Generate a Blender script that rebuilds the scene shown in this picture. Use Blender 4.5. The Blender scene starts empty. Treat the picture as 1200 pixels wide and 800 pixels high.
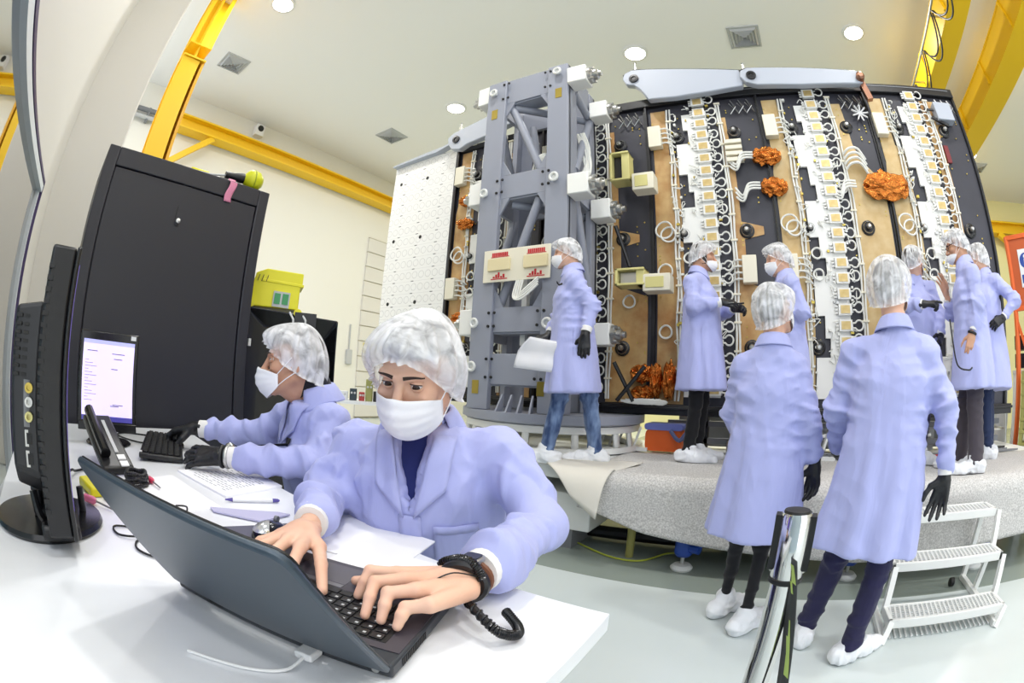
import bpy, bmesh, math, random
import numpy as np
from mathutils import Vector, Matrix

random.seed(7)
R = math.radians
scene = bpy.context.scene
COL = scene.collection

# ------------------------------------------------------------------ camera, world, exposure
cam_data = bpy.data.cameras.new('camera')
cam_data.type = 'PANO'
cam_data.sensor_width = 36.0
for holder in (cam_data, getattr(cam_data, 'cycles', None)):
    if holder is None:
        continue
    for key, val in (('panorama_type', 'FISHEYE_EQUISOLID'), ('fisheye_lens', 546 * 36 / 1200), ('fisheye_fov', R(220))):
        try:
            setattr(holder, key, val)
        except Exception:
            pass
cam = bpy.data.objects.new('camera', cam_data)
COL.objects.link(cam)
cam.location = (0, 0, 1.2)
cam.matrix_world = Matrix.Translation((0, 0, 1.2)) @ (Matrix.Rotation(R(31.9), 4, 'Z') @ Matrix.Rotation(R(90 + 5.37), 4, 'X') @ Matrix.Rotation(R(2.92), 4, 'Z'))
scene.camera = cam

world = bpy.data.worlds.new('world')
scene.world = world
world.use_nodes = True
world.node_tree.nodes['Background'].inputs[0].default_value = (0.93, 0.96, 1.0, 1)
world.node_tree.nodes['Background'].inputs[1].default_value = 2.1
scene.view_settings.view_transform = 'Standard'
scene.view_settings.look = 'None'
scene.view_settings.gamma = 1.0
scene.view_settings.use_curve_mapping = False
scene.view_settings.exposure = 0.05
LAMP_POWER = 98
LAMP_SIZE = 0.5
try:
    scene.cycles.use_denoising = True
    scene.cycles.max_bounces = 6
    scene.cycles.diffuse_bounces = 4
    scene.cycles.transparent_max_bounces = 8
    scene.cycles.caustics_reflective = False
    scene.cycles.caustics_refractive = False
    scene.cycles.sample_clamp_indirect = 6
except Exception:
    pass


# ------------------------------------------------------------------ materials
def lin(c):
    return tuple((x / 12.92 if x <= 0.04045 else ((x + 0.055) / 1.055) ** 2.4) for x in (v / 255 for v in c))


def mat(name, rgb, rough=0.5, metal=0.0, bump=None, mottle=None, emit=None, spec=0.5, coat=0.0, alpha=None, sheen=0.0):
    """bump=(scale, strength, distance); mottle=(scale, rgb2, contrast)."""
    m = bpy.data.materials.new(name)
    m.use_nodes = True
    nt = m.node_tree
    b = nt.nodes['Principled BSDF']
    b.inputs['Base Color'].default_value = (*lin(rgb), 1)
    b.inputs['Roughness'].default_value = rough
    b.inputs['Metallic'].default_value = metal
    b.inputs['Specular IOR Level'].default_value = spec
    b.inputs['Coat Weight'].default_value = coat
    b.inputs['Sheen Weight'].default_value = sheen
    tc = nt.nodes.new('ShaderNodeTexCoord')
    if mottle:
        n = nt.nodes.new('ShaderNodeTexNoise')
        n.inputs['Scale'].default_value = mottle[0]
        n.inputs['Detail'].default_value = 6
        nt.links.new(tc.outputs['Object'], n.inputs['Vector'])
        r = nt.nodes.new('ShaderNodeValToRGB')
        c = mottle[2]
        r.color_ramp.elements[0].position = 0.5 - c
        r.color_ramp.elements[1].position = 0.5 + c
        r.color_ramp.elements[0].color = (*lin(rgb), 1)
        r.color_ramp.elements[1].color = (*lin(mottle[1]), 1)
        nt.links.new(n.outputs['Fac'], r.inputs['Fac'])
        nt.links.new(r.outputs['Color'], b.inputs['Base Color'])
    if bump:
        n = nt.nodes.new('ShaderNodeTexNoise')
        n.inputs['Scale'].default_value = bump[0]
        n.inputs['Detail'].default_value = 4
        nt.links.new(tc.outputs['Object'], n.inputs['Vector'])
        bp = nt.nodes.new('ShaderNodeBump')
        bp.inputs['Strength'].default_value = bump[1]
        bp.inputs['Distance'].default_value = bump[2]
        nt.links.new(n.outputs['Fac'], bp.inputs['Height'])
        nt.links.new(bp.outputs['Normal'], b.inputs['Normal'])
    if emit:
        b.inputs['Emission Color'].default_value = (*lin(emit[0]), 1)
        b.inputs['Emission Strength'].default_value = emit[1]
    if alpha is not None:
        b.inputs['Alpha'].default_value = alpha
    return m


M = {}
M['floor'] = None
M['ceiling'] = mat('ceiling paint', (246, 246, 246), 0.85)
M['wall'] = mat('cream wall paint', (233, 231, 223), 0.8)
M['wallback'] = mat('pale yellow wall paint', (236, 228, 170), 0.8)
M['whitewall'] = mat('white partition paint', (222, 219, 213), 0.7)
M['yellow'] = mat('yellow crane paint', (242, 196, 20), 0.45)
M['black'] = mat('black rubber', (14, 14, 16), 0.5)
M['blackplastic'] = mat('black plastic', (20, 20, 24), 0.38, bump=(300, 0.1, 0.001))
M['blackgloss'] = mat('glossy black plastic', (16, 16, 19), 0.2)
M['cabinet'] = mat('charcoal powder coated steel', (40, 40, 48), 0.42, bump=(400, 0.08, 0.001))
M['white'] = mat('white plastic', (235, 235, 235), 0.4)
M['whitemetal'] = mat('white painted steel', (226, 227, 224), 0.4)
M['tabletop'] = mat('white laminate', (236, 238, 242), 0.28)
M['paper'] = mat('white paper', (244, 244, 248), 0.8)
M['steel'] = mat('polished steel', (215, 215, 215), 0.08, 1.0)
M['dullsteel'] = mat('brushed steel', (190, 190, 188), 0.35, 1.0)
M['grey'] = mat('grey plastic', (120, 122, 126), 0.5)
M['lightgrey'] = mat('light grey plastic', (190, 192, 194), 0.5)
M['towergrey'] = mat('blue grey structure paint', (146, 150, 163), 0.5)
M['armgrey'] = mat('light grey hinge paint', (176, 182, 194), 0.45)
M['panelblack'] = mat('black composite', (48, 48, 56), 0.45, mottle=(3, (58, 58, 68), 0.2))
M['panelwhite'] = None
M['kapton'] = mat('amber film', (170, 122, 68), 0.4, mottle=(6, (205, 172, 118), 0.2))
M['tan'] = mat('tan film', (214, 190, 142), 0.45, mottle=(9, (196, 162, 104), 0.25))
M['modwhite'] = mat('white module case', (236, 236, 232), 0.45)
M['modface'] = mat('gold module face', (196, 170, 108), 0.35, 0.35, mottle=(12, (222, 200, 150), 0.2))
M['cream'] = mat('cream connector box', (232, 226, 206), 0.5)
M['cable'] = mat('white cable jacket', (230, 230, 224), 0.45)
M['copper'] = mat('crumpled copper foil', (210, 128, 58), 0.22, 0.92, bump=(45, 1.0, 0.02))
M['brass'] = mat('gold alloy', (198, 176, 90), 0.3, 0.8)
M['yelgreen'] = mat('yellow chromate bracket', (216, 208, 140), 0.45, 0.15)
M['red'] = mat('red ink', (196, 40, 50), 0.6)
M['pink'] = mat('pink plastic', (222, 120, 150), 0.4)
M['blue'] = mat('blue paint', (30, 70, 160), 0.4)
M['orange'] = mat('orange paint', (224, 98, 30), 0.5)
M['brightyellow'] = mat('bright yellow plastic', (232, 224, 20), 0.4)
M['yelball'] = mat('yellow green plastic', (206, 208, 20), 0.4)
M['green'] = mat('green plastic', (60, 150, 90), 0.4)
M['olive'] = mat('olive plastic', (150, 146, 80), 0.5)
M['carpet'] = mat('speckled grey carpet', (168, 166, 164), 0.95, bump=(220, 0.6, 0.004), mottle=(105, (218, 216, 213), 0.17))
M['mat2'] = mat('beige felt', (216, 212, 202), 0.95, bump=(160, 0.3, 0.002))
M['lampglow'] = mat('lit lamp lens', (255, 255, 255), 0.5, emit=((255, 252, 244), 14))
M['screenblack'] = mat('dark glass', (8, 8, 12), 0.08)
M['sheet'] = mat('frosted film', (232, 232, 236), 0.35, alpha=0.72)


def node_floor():
    m = bpy.data.materials.new('epoxy floor')
    m.use_nodes = True
    nt = m.node_tree
    b = nt.nodes['Principled BSDF']
    b.inputs['Roughness'].default_value = 0.22
    tc = nt.nodes.new('ShaderNodeTexCoord')
    sp = nt.nodes.new('ShaderNodeSeparateXYZ')
    nt.links.new(tc.outputs['Object'], sp.inputs[0])
    # darker zone under the platform: Y > 2.62 and X > -3.4
    def cmp(sock, thr):
        n = nt.nodes.new('ShaderNodeMath')
        n.operation = 'GREATER_THAN'
        nt.links.new(sock, n.inputs[0])
        n.inputs[1].default_value = thr
        return n.outputs[0]
    mu = nt.nodes.new('ShaderNodeMath')
    mu.operation = 'MULTIPLY'
    nt.links.new(cmp(sp.outputs[1], 2.63), mu.inputs[0])
    nt.links.new(cmp(sp.outputs[0], -3.2), mu.inputs[1])
    nz = nt.nodes.new('ShaderNodeTexNoise')
    nz.inputs['Scale'].default_value = 1.3
    nt.links.new(tc.outputs['Object'], nz.inputs['Vector'])
    base = nt.nodes.new('ShaderNodeMix')
    base.data_type = 'RGBA'
    base.inputs[6].default_value = (*lin((206, 213, 212)), 1)
    base.inputs[7].default_value = (*lin((196, 206, 206)), 1)
    nt.links.new(nz.outputs['Fac'], base.inputs[0])
    mx = nt.nodes.new('ShaderNodeMix')
    mx.data_type = 'RGBA'
    mx.inputs[7].default_value = (*lin((138, 148, 142)), 1)
    nt.links.new(base.outputs[2], mx.inputs[6])
    nt.links.new(mu.outputs[0], mx.inputs[0])
    nt.links.new(mx.outputs[2], b.inputs['Base Color'])
    return m


M['floor'] = node_floor()


def node_antenna():
    """white face with a grid of thin ring outlines (patch elements) and short dark dashes."""
    m = bpy.data.materials.new('white radiating face')
    m.use_nodes = True
    nt = m.node_tree
    b = nt.nodes['Principled BSDF']
    b.inputs['Roughness'].default_value = 0.6
    tc = nt.nodes.new('ShaderNodeTexCoord')
    sp = nt.nodes.new('ShaderNodeSeparateXYZ')
    nt.links.new(tc.outputs['Object'], sp.inputs[0])

    def math_(op, a, c=None, d=None):
        n = nt.nodes.new('ShaderNodeMath')
        n.operation = op
        for i, v in enumerate((a, c, d)):
            if v is None:
                continue
            if isinstance(v, (int, float)):
                n.inputs[i].default_value = v
            else:
                nt.links.new(v, n.inputs[i])
        return n.outputs[0]
    px, pz = 0.118, 0.165
    fx = math_('SUBTRACT', math_('FRACT', math_('DIVIDE', sp.outputs[0], px)), 0.5)
    fz = math_('SUBTRACT', math_('FRACT', math_('DIVIDE', sp.outputs[2], pz)), 0.5)
    ax = math_('MULTIPLY', fx, px)
    az = math_('MULTIPLY', fz, pz)
    d = math_('SQRT', math_('ADD', math_('MULTIPLY', ax, ax), math_('MULTIPLY', az, az)))
    ring = math_('LESS_THAN', math_('ABSOLUTE', math_('SUBTRACT', d, 0.045)), 0.0035)
    line = math_('LESS_THAN', math_('ABSOLUTE', math_('SUBTRACT', math_('ABSOLUTE', fz), 0.5)), 0.012)
    f2 = math_('FRACT', math_('DIVIDE', sp.outputs[0], 0.354))
    dash = math_('MULTIPLY', math_('LESS_THAN', math_('ABSOLUTE', math_('SUBTRACT', math_('ABSOLUTE', fz), 0.5)), 0.035), math_('LESS_THAN', f2, 0.13))
    mx = nt.nodes.new('ShaderNodeMix')
    mx.data_type = 'RGBA'
    mx.inputs[6].default_value = (*lin((240, 240, 238)), 1)
    mx.inputs[7].default_value = (*lin((196, 196, 196)), 1)
    nt.links.new(math_('MAXIMUM', math_('MULTIPLY', ring, 0.8), math_('MULTIPLY', line, 0.6)), mx.inputs[0])
    m2 = nt.nodes.new('ShaderNodeMix')
    m2.data_type = 'RGBA'
    nt.links.new(mx.outputs[2], m2.inputs[6])
    m2.inputs[7].default_value = (*lin((90, 90, 95)), 1)
    nt.links.new(dash, m2.inputs[0])
    nt.links.new(m2.outputs[2], b.inputs['Base Color'])
    return m


M['panelwhite'] = node_antenna()


def node_glass():
    m = bpy.data.materials.new('window glass')
    m.use_nodes = True
    nt = m.node_tree
    for n in list(nt.nodes):
        nt.nodes.remove(n)
    out = nt.nodes.new('ShaderNodeOutputMaterial')
    tr = nt.nodes.new('ShaderNodeBsdfTransparent')
    tr.inputs[0].default_value = (0.80, 0.9, 0.95, 1)
    gl = nt.nodes.new('ShaderNodeBsdfGlossy')
    gl.inputs['Roughness'].default_value = 0.02
    fr = nt.nodes.new('ShaderNodeFresnel')
    fr.inputs[0].default_value = 1.5
    mx = nt.nodes.new('ShaderNodeMixShader')
    nt.links.new(fr.outputs[0], mx.inputs[0])
    nt.links.new(tr.outputs[0], mx.inputs[1])
    nt.links.new(gl.outputs[0], mx.inputs[2])
    nt.links.new(mx.outputs[0], out.inputs[0])
    return m


M['glass'] = node_glass()


# ------------------------------------------------------------------ mesh builder
class MB:
    def __init__(self):
        self.v = []
        self.f = []
        self.mi = []

    def add(self, vs, fs, mi=0):
        o = len(self.v)
        self.v += [tuple(p) for p in vs]
        self.f += [tuple(i + o for i in q) for q in fs]
        self.mi += [mi] * len(fs)
        return self

    def box(self, c, s, rz=0.0, mi=0, rx=0.0, ry=0.0):
        x, y, z = s[0] / 2, s[1] / 2, s[2] / 2
        rot = (Matrix.Rotation(rz, 3, 'Z') @ Matrix.Rotation(ry, 3, 'Y') @ Matrix.Rotation(rx, 3, 'X'))
        c = Vector(c)
        vs = [c + rot @ Vector(p) for p in ((-x, -y, -z), (x, -y, -z), (x, y, -z), (-x, y, -z), (-x, -y, z), (x, -y, z), (x, y, z), (-x, y, z))]
        return self.add(vs, [(0, 3, 2, 1), (4, 5, 6, 7), (0, 1, 5, 4), (1, 2, 6, 5), (2, 3, 7, 6), (3, 0, 4, 7)], mi)

    def bb(self, lo, hi, mi=0):
        return self.box([(a + b) / 2 for a, b in zip(lo, hi)], [abs(b - a) for a, b in zip(lo, hi)], mi=mi)

    def rbox(self, c, s, r, rz=0.0, mi=0, n=3, axis='Z', rot=None):
        """box with corners rounded in the plane across `axis`."""
        sx, sy, sz = s
        if axis == 'Z':
            a, b, h = sx / 2, sy / 2, sz / 2
        elif axis == 'Y':
            a, b, h = sx / 2, sz / 2, sy / 2
        else:
            a, b, h = sy / 2, sz / 2, sx / 2
        poly = []
        for cx, cy, t0 in ((a - r, b - r, 0), (-a + r, b - r, 90), (-a + r, -b + r, 180), (a - r, -b + r, 270)):
            for k in range(n + 1):
                t = R(t0 + 90 * k / n)
                poly.append((cx + r * math.cos(t), cy + r * math.sin(t)))
        N = len(poly)
        rotm = rot if rot is not None else Matrix.Rotation(rz, 3, 'Z')
        c = Vector(c)
        vs = []
        for sgn in (-h, h):
            for p in poly:
                q = (p[0], p[1], sgn) if axis == 'Z' else ((p[0], sgn, p[1]) if axis == 'Y' else (sgn, p[0], p[1]))
                vs.append(c + rotm @ Vector(q))
        fs = [tuple(range(N))[::-1], tuple(range(N, 2 * N))] + [(i, (i + 1) % N, N + (i + 1) % N, N + i) for i in range(N)]
        return self.add(vs, fs, mi)

    def bar(self, a, b, w, h, up=(0, 0, 1), mi=0):
        a, b = Vector(a), Vector(b)
        d = (b - a).normalized()
        u = Vector(up)
        s = d.cross(u)
        if s.length < 1e-4:
            s = d.cross(Vector((1, 0, 0)))
        s.normalize()
        u = s.cross(d)
        vs = [p + s * (i * w / 2) + u * (j * h / 2) for p in (a, b) for i, j in ((-1, -1), (1, -1), (1, 1), (-1, 1))]
        return self.add(vs, [(0, 3, 2, 1), (4, 5, 6, 7), (0, 1, 5, 4), (1, 2, 6, 5), (2, 3, 7, 6), (3, 0, 4, 7)], mi)

    def tube(self, pts, r, n=8, closed=False, caps=True, mi=0):
        P = [Vector(p) for p in pts]
        N = len(P)
        rr = r if isinstance(r, (list, tuple)) else [r] * N
        T = []
        for i in range(N):
            if closed:
                t = P[(i + 1) % N] - P[i - 1]
            else:
                t = P[min(i + 1, N - 1)] - P[max(i - 1, 0)]
            T.append(t.normalized() if t.length > 1e-9 else Vector((0, 0, 1)))
        u = T[0].orthogonal().normalized()
        vs = []
        for i in range(N):
            u = (u - T[i] * u.dot(T[i]))
            u = u.normalized() if u.length > 1e-6 else T[i].orthogonal().normalized()
            w = T[i].cross(u)
            for k in range(n):
                a = 2 * math.pi * k / n
                vs.append(P[i] + (u * math.cos(a) + w * math.sin(a)) * rr[i])
        fs = []
        for i in range(N if closed else N - 1):
            j = (i + 1) % N
            for k in range(n):
                k2 = (k + 1) % n
                fs.append((i * n + k, i * n + k2, j * n + k2, j * n + k))
        if caps and not closed:
            fs.append(tuple(range(n))[::-1])
            fs.append(tuple((N - 1) * n + k for k in range(n)))
        return self.add(vs, fs, mi)

    def lathe(self, prof, c, axis=(0, 0, 1), n=24, mi=0, a0=0.0, a1=2 * math.pi, cap=True):
        ax = Vector(axis).normalized()
        u = ax.orthogonal().normalized()
        if abs(ax.z) > 0.99:
            u = Vector((1, 0, 0))
        w = ax.cross(u)
        c = Vector(c)
        full = abs(a1 - a0 - 2 * math.pi) < 1e-6
        K = n if full else n + 1
        vs = []
        for r, z in prof:
            for k in range(K):
                a = a0 + (a1 - a0) * k / n
                vs.append(c + ax * z + (u * math.cos(a) + w * math.sin(a)) * max(r, 1e-5))
        fs = []
        for i in range(len(prof) - 1):
            for k in range(n):
                k2 = (k + 1) % K
                fs.append((i * K + k, i * K + k2, (i + 1) * K + k2, (i + 1) * K + k))
        if full and cap:
            if prof[0][0] > 1e-4:
                fs.append(tuple(range(K))[::-1])
            if prof[-1][0] > 1e-4:
                fs.append(tuple((len(prof) - 1) * K + k for k in range(K)))
        return self.add(vs, fs, mi)

    def prism(self, poly, o, eu, ev, th, mi=0):
        """polygon (u,v) at origin o with axes eu, ev, extruded by th along eu x ev, centred."""
        o, eu, ev = Vector(o), Vector(eu).normalized(), Vector(ev).normalized()
        n = eu.cross(ev)
        N = len(poly)
        vs = [o + eu * p[0] + ev * p[1] + n * s for s in (-th / 2, th / 2) for p in poly]
        fs = [tuple(range(N))[::-1], tuple(range(N, 2 * N))] + [(i, (i + 1) % N, N + (i + 1) % N, N + i) for i in range(N)]
        return self.add(vs, fs, mi)

    def sphere(self, c, r, n=16, m=10, mi=0):
        r = (r, r, r) if isinstance(r, (int, float)) else r
        c = Vector(c)
        vs = []
        for i in range(m + 1):
            t = math.pi * i / m
            for k in range(n):
                a = 2 * math.pi * k / n
                rad = max(math.sin(t), 1e-4)
                vs.append(c + Vector((r[0] * rad * math.cos(a), r[1] * rad * math.sin(a), r[2] * math.cos(t))))
        fs = [(i * n + k, (i + 1) * n + k, (i + 1) * n + (k + 1) % n, i * n + (k + 1) % n) for i in range(m) for k in range(n)]
        return self.add(vs, fs, mi)

    def grid(self, fn, nu, nv, mi=0, cu=False):
        vs = [fn(i / (nu if cu else nu - 1), j / (nv - 1)) for j in range(nv) for i in range(nu)]
        fs = []
        for j in range(nv - 1):
            for i in range(nu if cu else nu - 1):
                i2 = (i + 1) % nu
                fs.append((j * nu + i, j * nu + i2, (j + 1) * nu + i2, (j + 1) * nu + i))
        return self.add(vs, fs, mi)


ORG = {}      # world origin of every object that others hang from


def setprops(o, label=None, cat=None, group=None, kind=None):
    if label:
        o['label'] = label
    if cat:
        o['category'] = cat
    if group:
        o['group'] = group
    if kind:
        o['kind'] = kind
    return o


def thing(name, label, cat, loc=(0, 0, 0), group=None):
    o = bpy.data.objects.new(name, None)
    o.empty_display_size = 0.05
    COL.objects.link(o)
    o.location = loc
    ORG[o] = Vector(loc)
    return setprops(o, label, cat, group)


SPLIT = {'belt_slot', 'stiffener', 'cable_tie', 'hub', 'wire_bracket', 'bolt_hole', 'lifting_stud', 'stiffener_plate', 'rib', 'gusset', 'white_strap', 'lifting_eye', 'screw', 'rear_port',
         'hinge', 'display', 'lug', 'knob', 'vent_slot', 'door_window', 'door_seam', 'stool_foot', 'blade_pair', 'slot', 'hand', 'film_patch'}


def pieces(mb):
    par = list(range(len(mb.v)))

    def find(a):
        while par[a] != a:
            par[a] = par[par[a]]
            a = par[a]
        return a
    for q in mb.f:
        r0 = find(q[0])
        for i in q[1:]:
            par[find(i)] = r0
    groups = {}
    for k, q in enumerate(mb.f):
        groups.setdefault(find(q[0]), []).append(k)
    out = []
    for ks in groups.values():
        ids = sorted({i for k in ks for i in mb.f[k]})
        mp = {a: b for b, a in enumerate(ids)}
        n = MB()
        n.v = [mb.v[i] for i in ids]
        n.f = [tuple(mp[i] for i in mb.f[k]) for k in ks]
        n.mi = [mb.mi[k] for k in ks]
        out.append(n)
    return out


def obj(name, mb, m, parent=None, **k):
    if name in SPLIT and isinstance(mb, MB) and parent is not None:
        o = None
        for q in pieces(mb):
            o = obj1(name, q, m, parent, **k)
        return o
    return obj1(name, mb, m, parent, **k)


def obj1(name, mb, m, parent=None, sharp=35, bevel=0.0, solid=0.0, label=None, smooth=True, subd=0, origin=None):
    me = bpy.data.meshes.new(name)
    off = ORG[parent] if parent is not None else Vector(origin or (0, 0, 0))
    if isinstance(mb, MB):
        me.from_pydata([(p[0] - off.x, p[1] - off.y, p[2] - off.z) for p in mb.v], [], mb.f)
        if any(mb.mi):
            me.polygons.foreach_set('material_index', mb.mi)
    else:
        V, F = mb
        V = np.asarray(V, dtype=np.float32) - np.array(off, dtype=np.float32)
        fast_mesh(me, V, F)
    for x in (m if isinstance(m, (list, tuple)) else [m]):
        me.materials.append(x)
    me.update()
    if smooth:
        me.polygons.foreach_set('use_smooth', [True] * len(me.polygons))
        if sharp and sharp < 180:
            me.set_sharp_from_angle(angle=R(sharp))
    o = bpy.data.objects.new(name, me)
    COL.objects.link(o)
    if parent is not None:
        o.parent = parent
        ORG[o] = off
    else:
        o.location = off
        ORG[o] = off
    if bevel:
        md = o.modifiers.new('bevel', 'BEVEL')
        md.width = bevel
        md.segments = 2
        md.limit_method = 'ANGLE'
    if solid:
        md = o.modifiers.new('solid', 'SOLIDIFY')
        md.thickness = solid
        md.offset = 0
    if subd:
        md = o.modifiers.new('sub', 'SUBSURF')
        md.levels = md.render_levels = subd
    if label:
        o['label'] = label
    return o


def fast_mesh(me, V, F):
    V = np.ascontiguousarray(V, dtype=np.float32)
    F = np.ascontiguousarray(F, dtype=np.int32)
    me.vertices.add(len(V))
    me.vertices.foreach_set('co', V.ravel())
    me.loops.add(F.size)
    me.loops.foreach_set('vertex_index', F.ravel())
    me.polygons.add(len(F))
    me.polygons.foreach_set('loop_start', np.arange(0, F.size, F.shape[1], dtype=np.int32))
    me.update(calc_edges=True)
    me.validate()


def struct(name, mb, m, **k):
    o = obj(name, mb, m, **k)
    o['kind'] = 'structure'
    return o


def copy_part(o, parent, loc=None, rot=None):
    c = o.copy()
    COL.objects.link(c)
    c.parent = parent
    if loc is not None:
        c.location = loc
    ORG[c] = ORG[parent]
    return c


def smooth_path(pts, k=6):
    """Catmull-Rom through pts."""
    P = [Vector(p) for p in pts]
    out = []
    for i in range(len(P) - 1):
        p0, p1, p2, p3 = P[max(i - 1, 0)], P[i], P[i + 1], P[min(i + 2, len(P) - 1)]
        for j in range(k):
            t = j / k
            out.append(0.5 * ((2 * p1) + (p2 - p0) * t + (2 * p0 - 5 * p1 + 4 * p2 - p3) * t * t + (3 * p1 - p0 - 3 * p2 + p3) * t ** 3))
    out.append(P[-1])
    return out


# ------------------------------------------------------------------ room shell
CEIL = 7.2
struct('floor', MB().bb((-10.6, -3.2, -0.1), (14.8, 14.3, 0.0)), M['floor'])
struct('ceiling', MB().bb((-10.6, -3.2, CEIL), (14.8, 14.3, CEIL + 0.2)), M['ceiling'])
struct('wall_left', MB().bb((-10.6, -3.2, 0), (-10.3, 14.3, CEIL)), M['wall'])
struct('wall_back', MB().bb((-10.3, 14.0, 0), (14.5, 14.3, CEIL)), M['wallback'])
struct('wall_right', MB().bb((14.5, -3.2, 0), (14.8, 14.3, CEIL)), M['wall'])
# partition with the window, close behind the camera on the left
PA, PB = Vector((-5.2, -0.42, 0)), Vector((-1.0, -0.79, 0))
pd = (PB - PA).normalized()
pn = Vector((-pd.y, pd.x, 0))          # points to the hall (+Y)


def ppt(s, n, z):
    p = PA + pd * s + pn * n
    return (p.x, p.y, z)


HEAD = 2.5
LEN = (PB - PA).length
JAMB = 0.83
w = MB()
w.bar(ppt(0, -0.06, HEAD / 2 + CEIL / 2), ppt(LEN, -0.06, HEAD / 2 + CEIL / 2), 0.12, CEIL - HEAD)
w.bar(ppt(0, -0.06, HEAD / 2), ppt(JAMB, -0.06, HEAD / 2), 0.12, HEAD)
struct('wall_front', w, M['whitewall'])
struct('wall_return', MB().bb((-5.45, -0.5, 0), (-5.0, 0.275, CEIL)), M['whitewall'], bevel=0.02)
wf = MB()
for z in (HEAD - 0.05, 0.06):
    wf.bar(ppt(JAMB, -0.04, z), ppt(LEN, -0.04, z), 0.1, 0.06)
wf.bar(ppt(JAMB + 0.05, -0.04, 0.0), ppt(JAMB + 0.05, -0.04, HEAD - 0.1), 0.06, 0.1, up=(1, 0, 0))
wf.bar(ppt(LEN - 0.05, -0.04, 0.0), ppt(LEN - 0.05, -0.04, HEAD - 0.1), 0.1, 0.1, up=(1, 0, 0))
win = struct('window_1', MB().bar(ppt(JAMB + 0.05, -0.05, HEAD / 2), ppt(LEN, -0.05, HEAD / 2), 0.012, HEAD - 0.1), M['glass'])
M['frame'] = mat('pale grey window frame', (224, 230, 236), 0.35)
obj('window_frame', wf, M['frame'], win)
gk = MB()
gk.bar(ppt(JAMB - 0.005, 0.0, 0.02), ppt(JAMB - 0.005, 0.0, HEAD + 0.01), 0.03, 0.03, up=(1, 0, 0))
gk.bar(ppt(JAMB - 0.01, 0.0, HEAD + 0.005), ppt(LEN, 0.0, HEAD + 0.005), 0.03, 0.03)
obj('window_gasket', gk, mat('dark violet gasket', (66, 52, 96), 0.4), win, label='dark violet rubber gasket')
M['corridor'] = mat('blue grey corridor paint', (196, 214, 226), 0.7)
struct('wall_corridor', MB().bb((-10.3, -2.6, 0), (2.0, -2.45, 3.4)), M['corridor'])
dd = MB()
dd.bb((-6.6, -2.44, 0), (-5.2, -2.38, 2.3))
struct('door_2', dd, mat('grey corridor door', (140, 150, 152), 0.5))
# door in the left wall behind the satellite: pale sectional door with a yellow window band
d1 = MB()
for k in range(12):
    z0 = 0.05 + k * 0.43
    d1.bb((-10.3, 8.35, z0), (-10.24, 11.2, z0 + 0.40))
door = struct('door_1', d1, M['whitewall'])
d2 = MB()
for k in range(13):
    z0 = 0.02 + k * 0.43
    d2.bb((-10.3, 8.35, z0), (-10.262, 11.2, z0 + 0.03 + 0.0))
obj('door_seam', d2, mat('grey door seam', (176, 170, 150), 0.6), door)
d3 = MB()
for k in range(4):
    d3.bb((-10.236, 8.5 + k * 0.66, 1.84), (-10.232, 9.05 + k * 0.66, 2.14))
obj('door_window', d3, mat('yellow tinted door glazing', (222, 208, 110), 0.2), door)

# ------------------------------------------------------------------ overhead steel and ceiling things
t = thing('crane_column', 'tall yellow steel I-section column rising behind the black cabinet', 'column', (-6.6, 0.94, 0))
KX = -6.45
o1 = MB()
o1.bb((KX - 0.03, 0.72, 0), (KX, 1.05, 5.6))
o1.bb((KX - 0.34, 0.72, 0), (KX - 0.31, 1.15, CEIL))
o1.bb((KX - 0.32, 0.92, 0), (KX - 0.02, 0.95, CEIL))
o1.bb((KX - 0.03, 0.72, 5.9), (KX, 0.80, CEIL)).bb((KX - 0.03, 1.07, 5.9), (KX, 1.15, CEIL))
obj('column_section', o1, M['yellow'], t)
o2 = MB()
for z in (5.62, 5.88):
    o2.bb((KX - 0.31, 0.72, z), (KX + 0.02, 1.15, z + 0.03))
obj('stiffener_plate', o2, M['yellow'], t)
for y in (0.84, 1.03):
    obj('bolt', MB().lathe([(0.025, 0), (0.025, 0.05)], (KX - .1, y, 5.65), n=6), M['dullsteel'], t)
obj('side_flange', MB().bb((KX - 0.30, 1.10, 0), (KX - 0.02, 1.15, 5.6)), mat('shaded yellow crane paint', (226, 168, 20), 0.45), t)  # darker orange puts the shade of the recessed side into the colour

t = thing('runway_beam', 'yellow crane runway beam along the left cream wall', 'beam', (-10.1, 7, 6.15))
o1 = MB()
o1.bb((-10.25, 1.72, 6.16), (-9.85, 14.0, 6.20))
o1.bb((-10.25, 1.72, 6.46), (-9.85, 14.0, 6.50))
o1.bb((-10.08, 1.72, 6.18), (-10.02, 14.0, 6.48))
obj('beam_section', o1, M['yellow'], t)
obj('brace', MB().bar((-9.95, 1.72, 5.25), (-9.95, 2.75, 6.16), 0.12, 0.14), M['yellow'], t)
t = thing('runway_beam', 'yellow beam across the pale yellow back wall at right', 'beam', (10, 13.7, 5.9))
o1 = MB()
o1.bb((4.0, 13.5, 5.92), (14.4, 13.98, 5.97))
o1.bb((4.0, 13.5, 6.27), (14.4, 13.98, 6.32))
o1.bb((4.0, 13.7, 5.95), (14.4, 13.76, 6.3))
obj('beam_section', o1, M['yellow'], t)
obj('brace', MB().bar((8.9, 13.6, 5.92), (10.6, 13.6, 4.9), 0.18, 0.18), M['yellow'], t)
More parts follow.
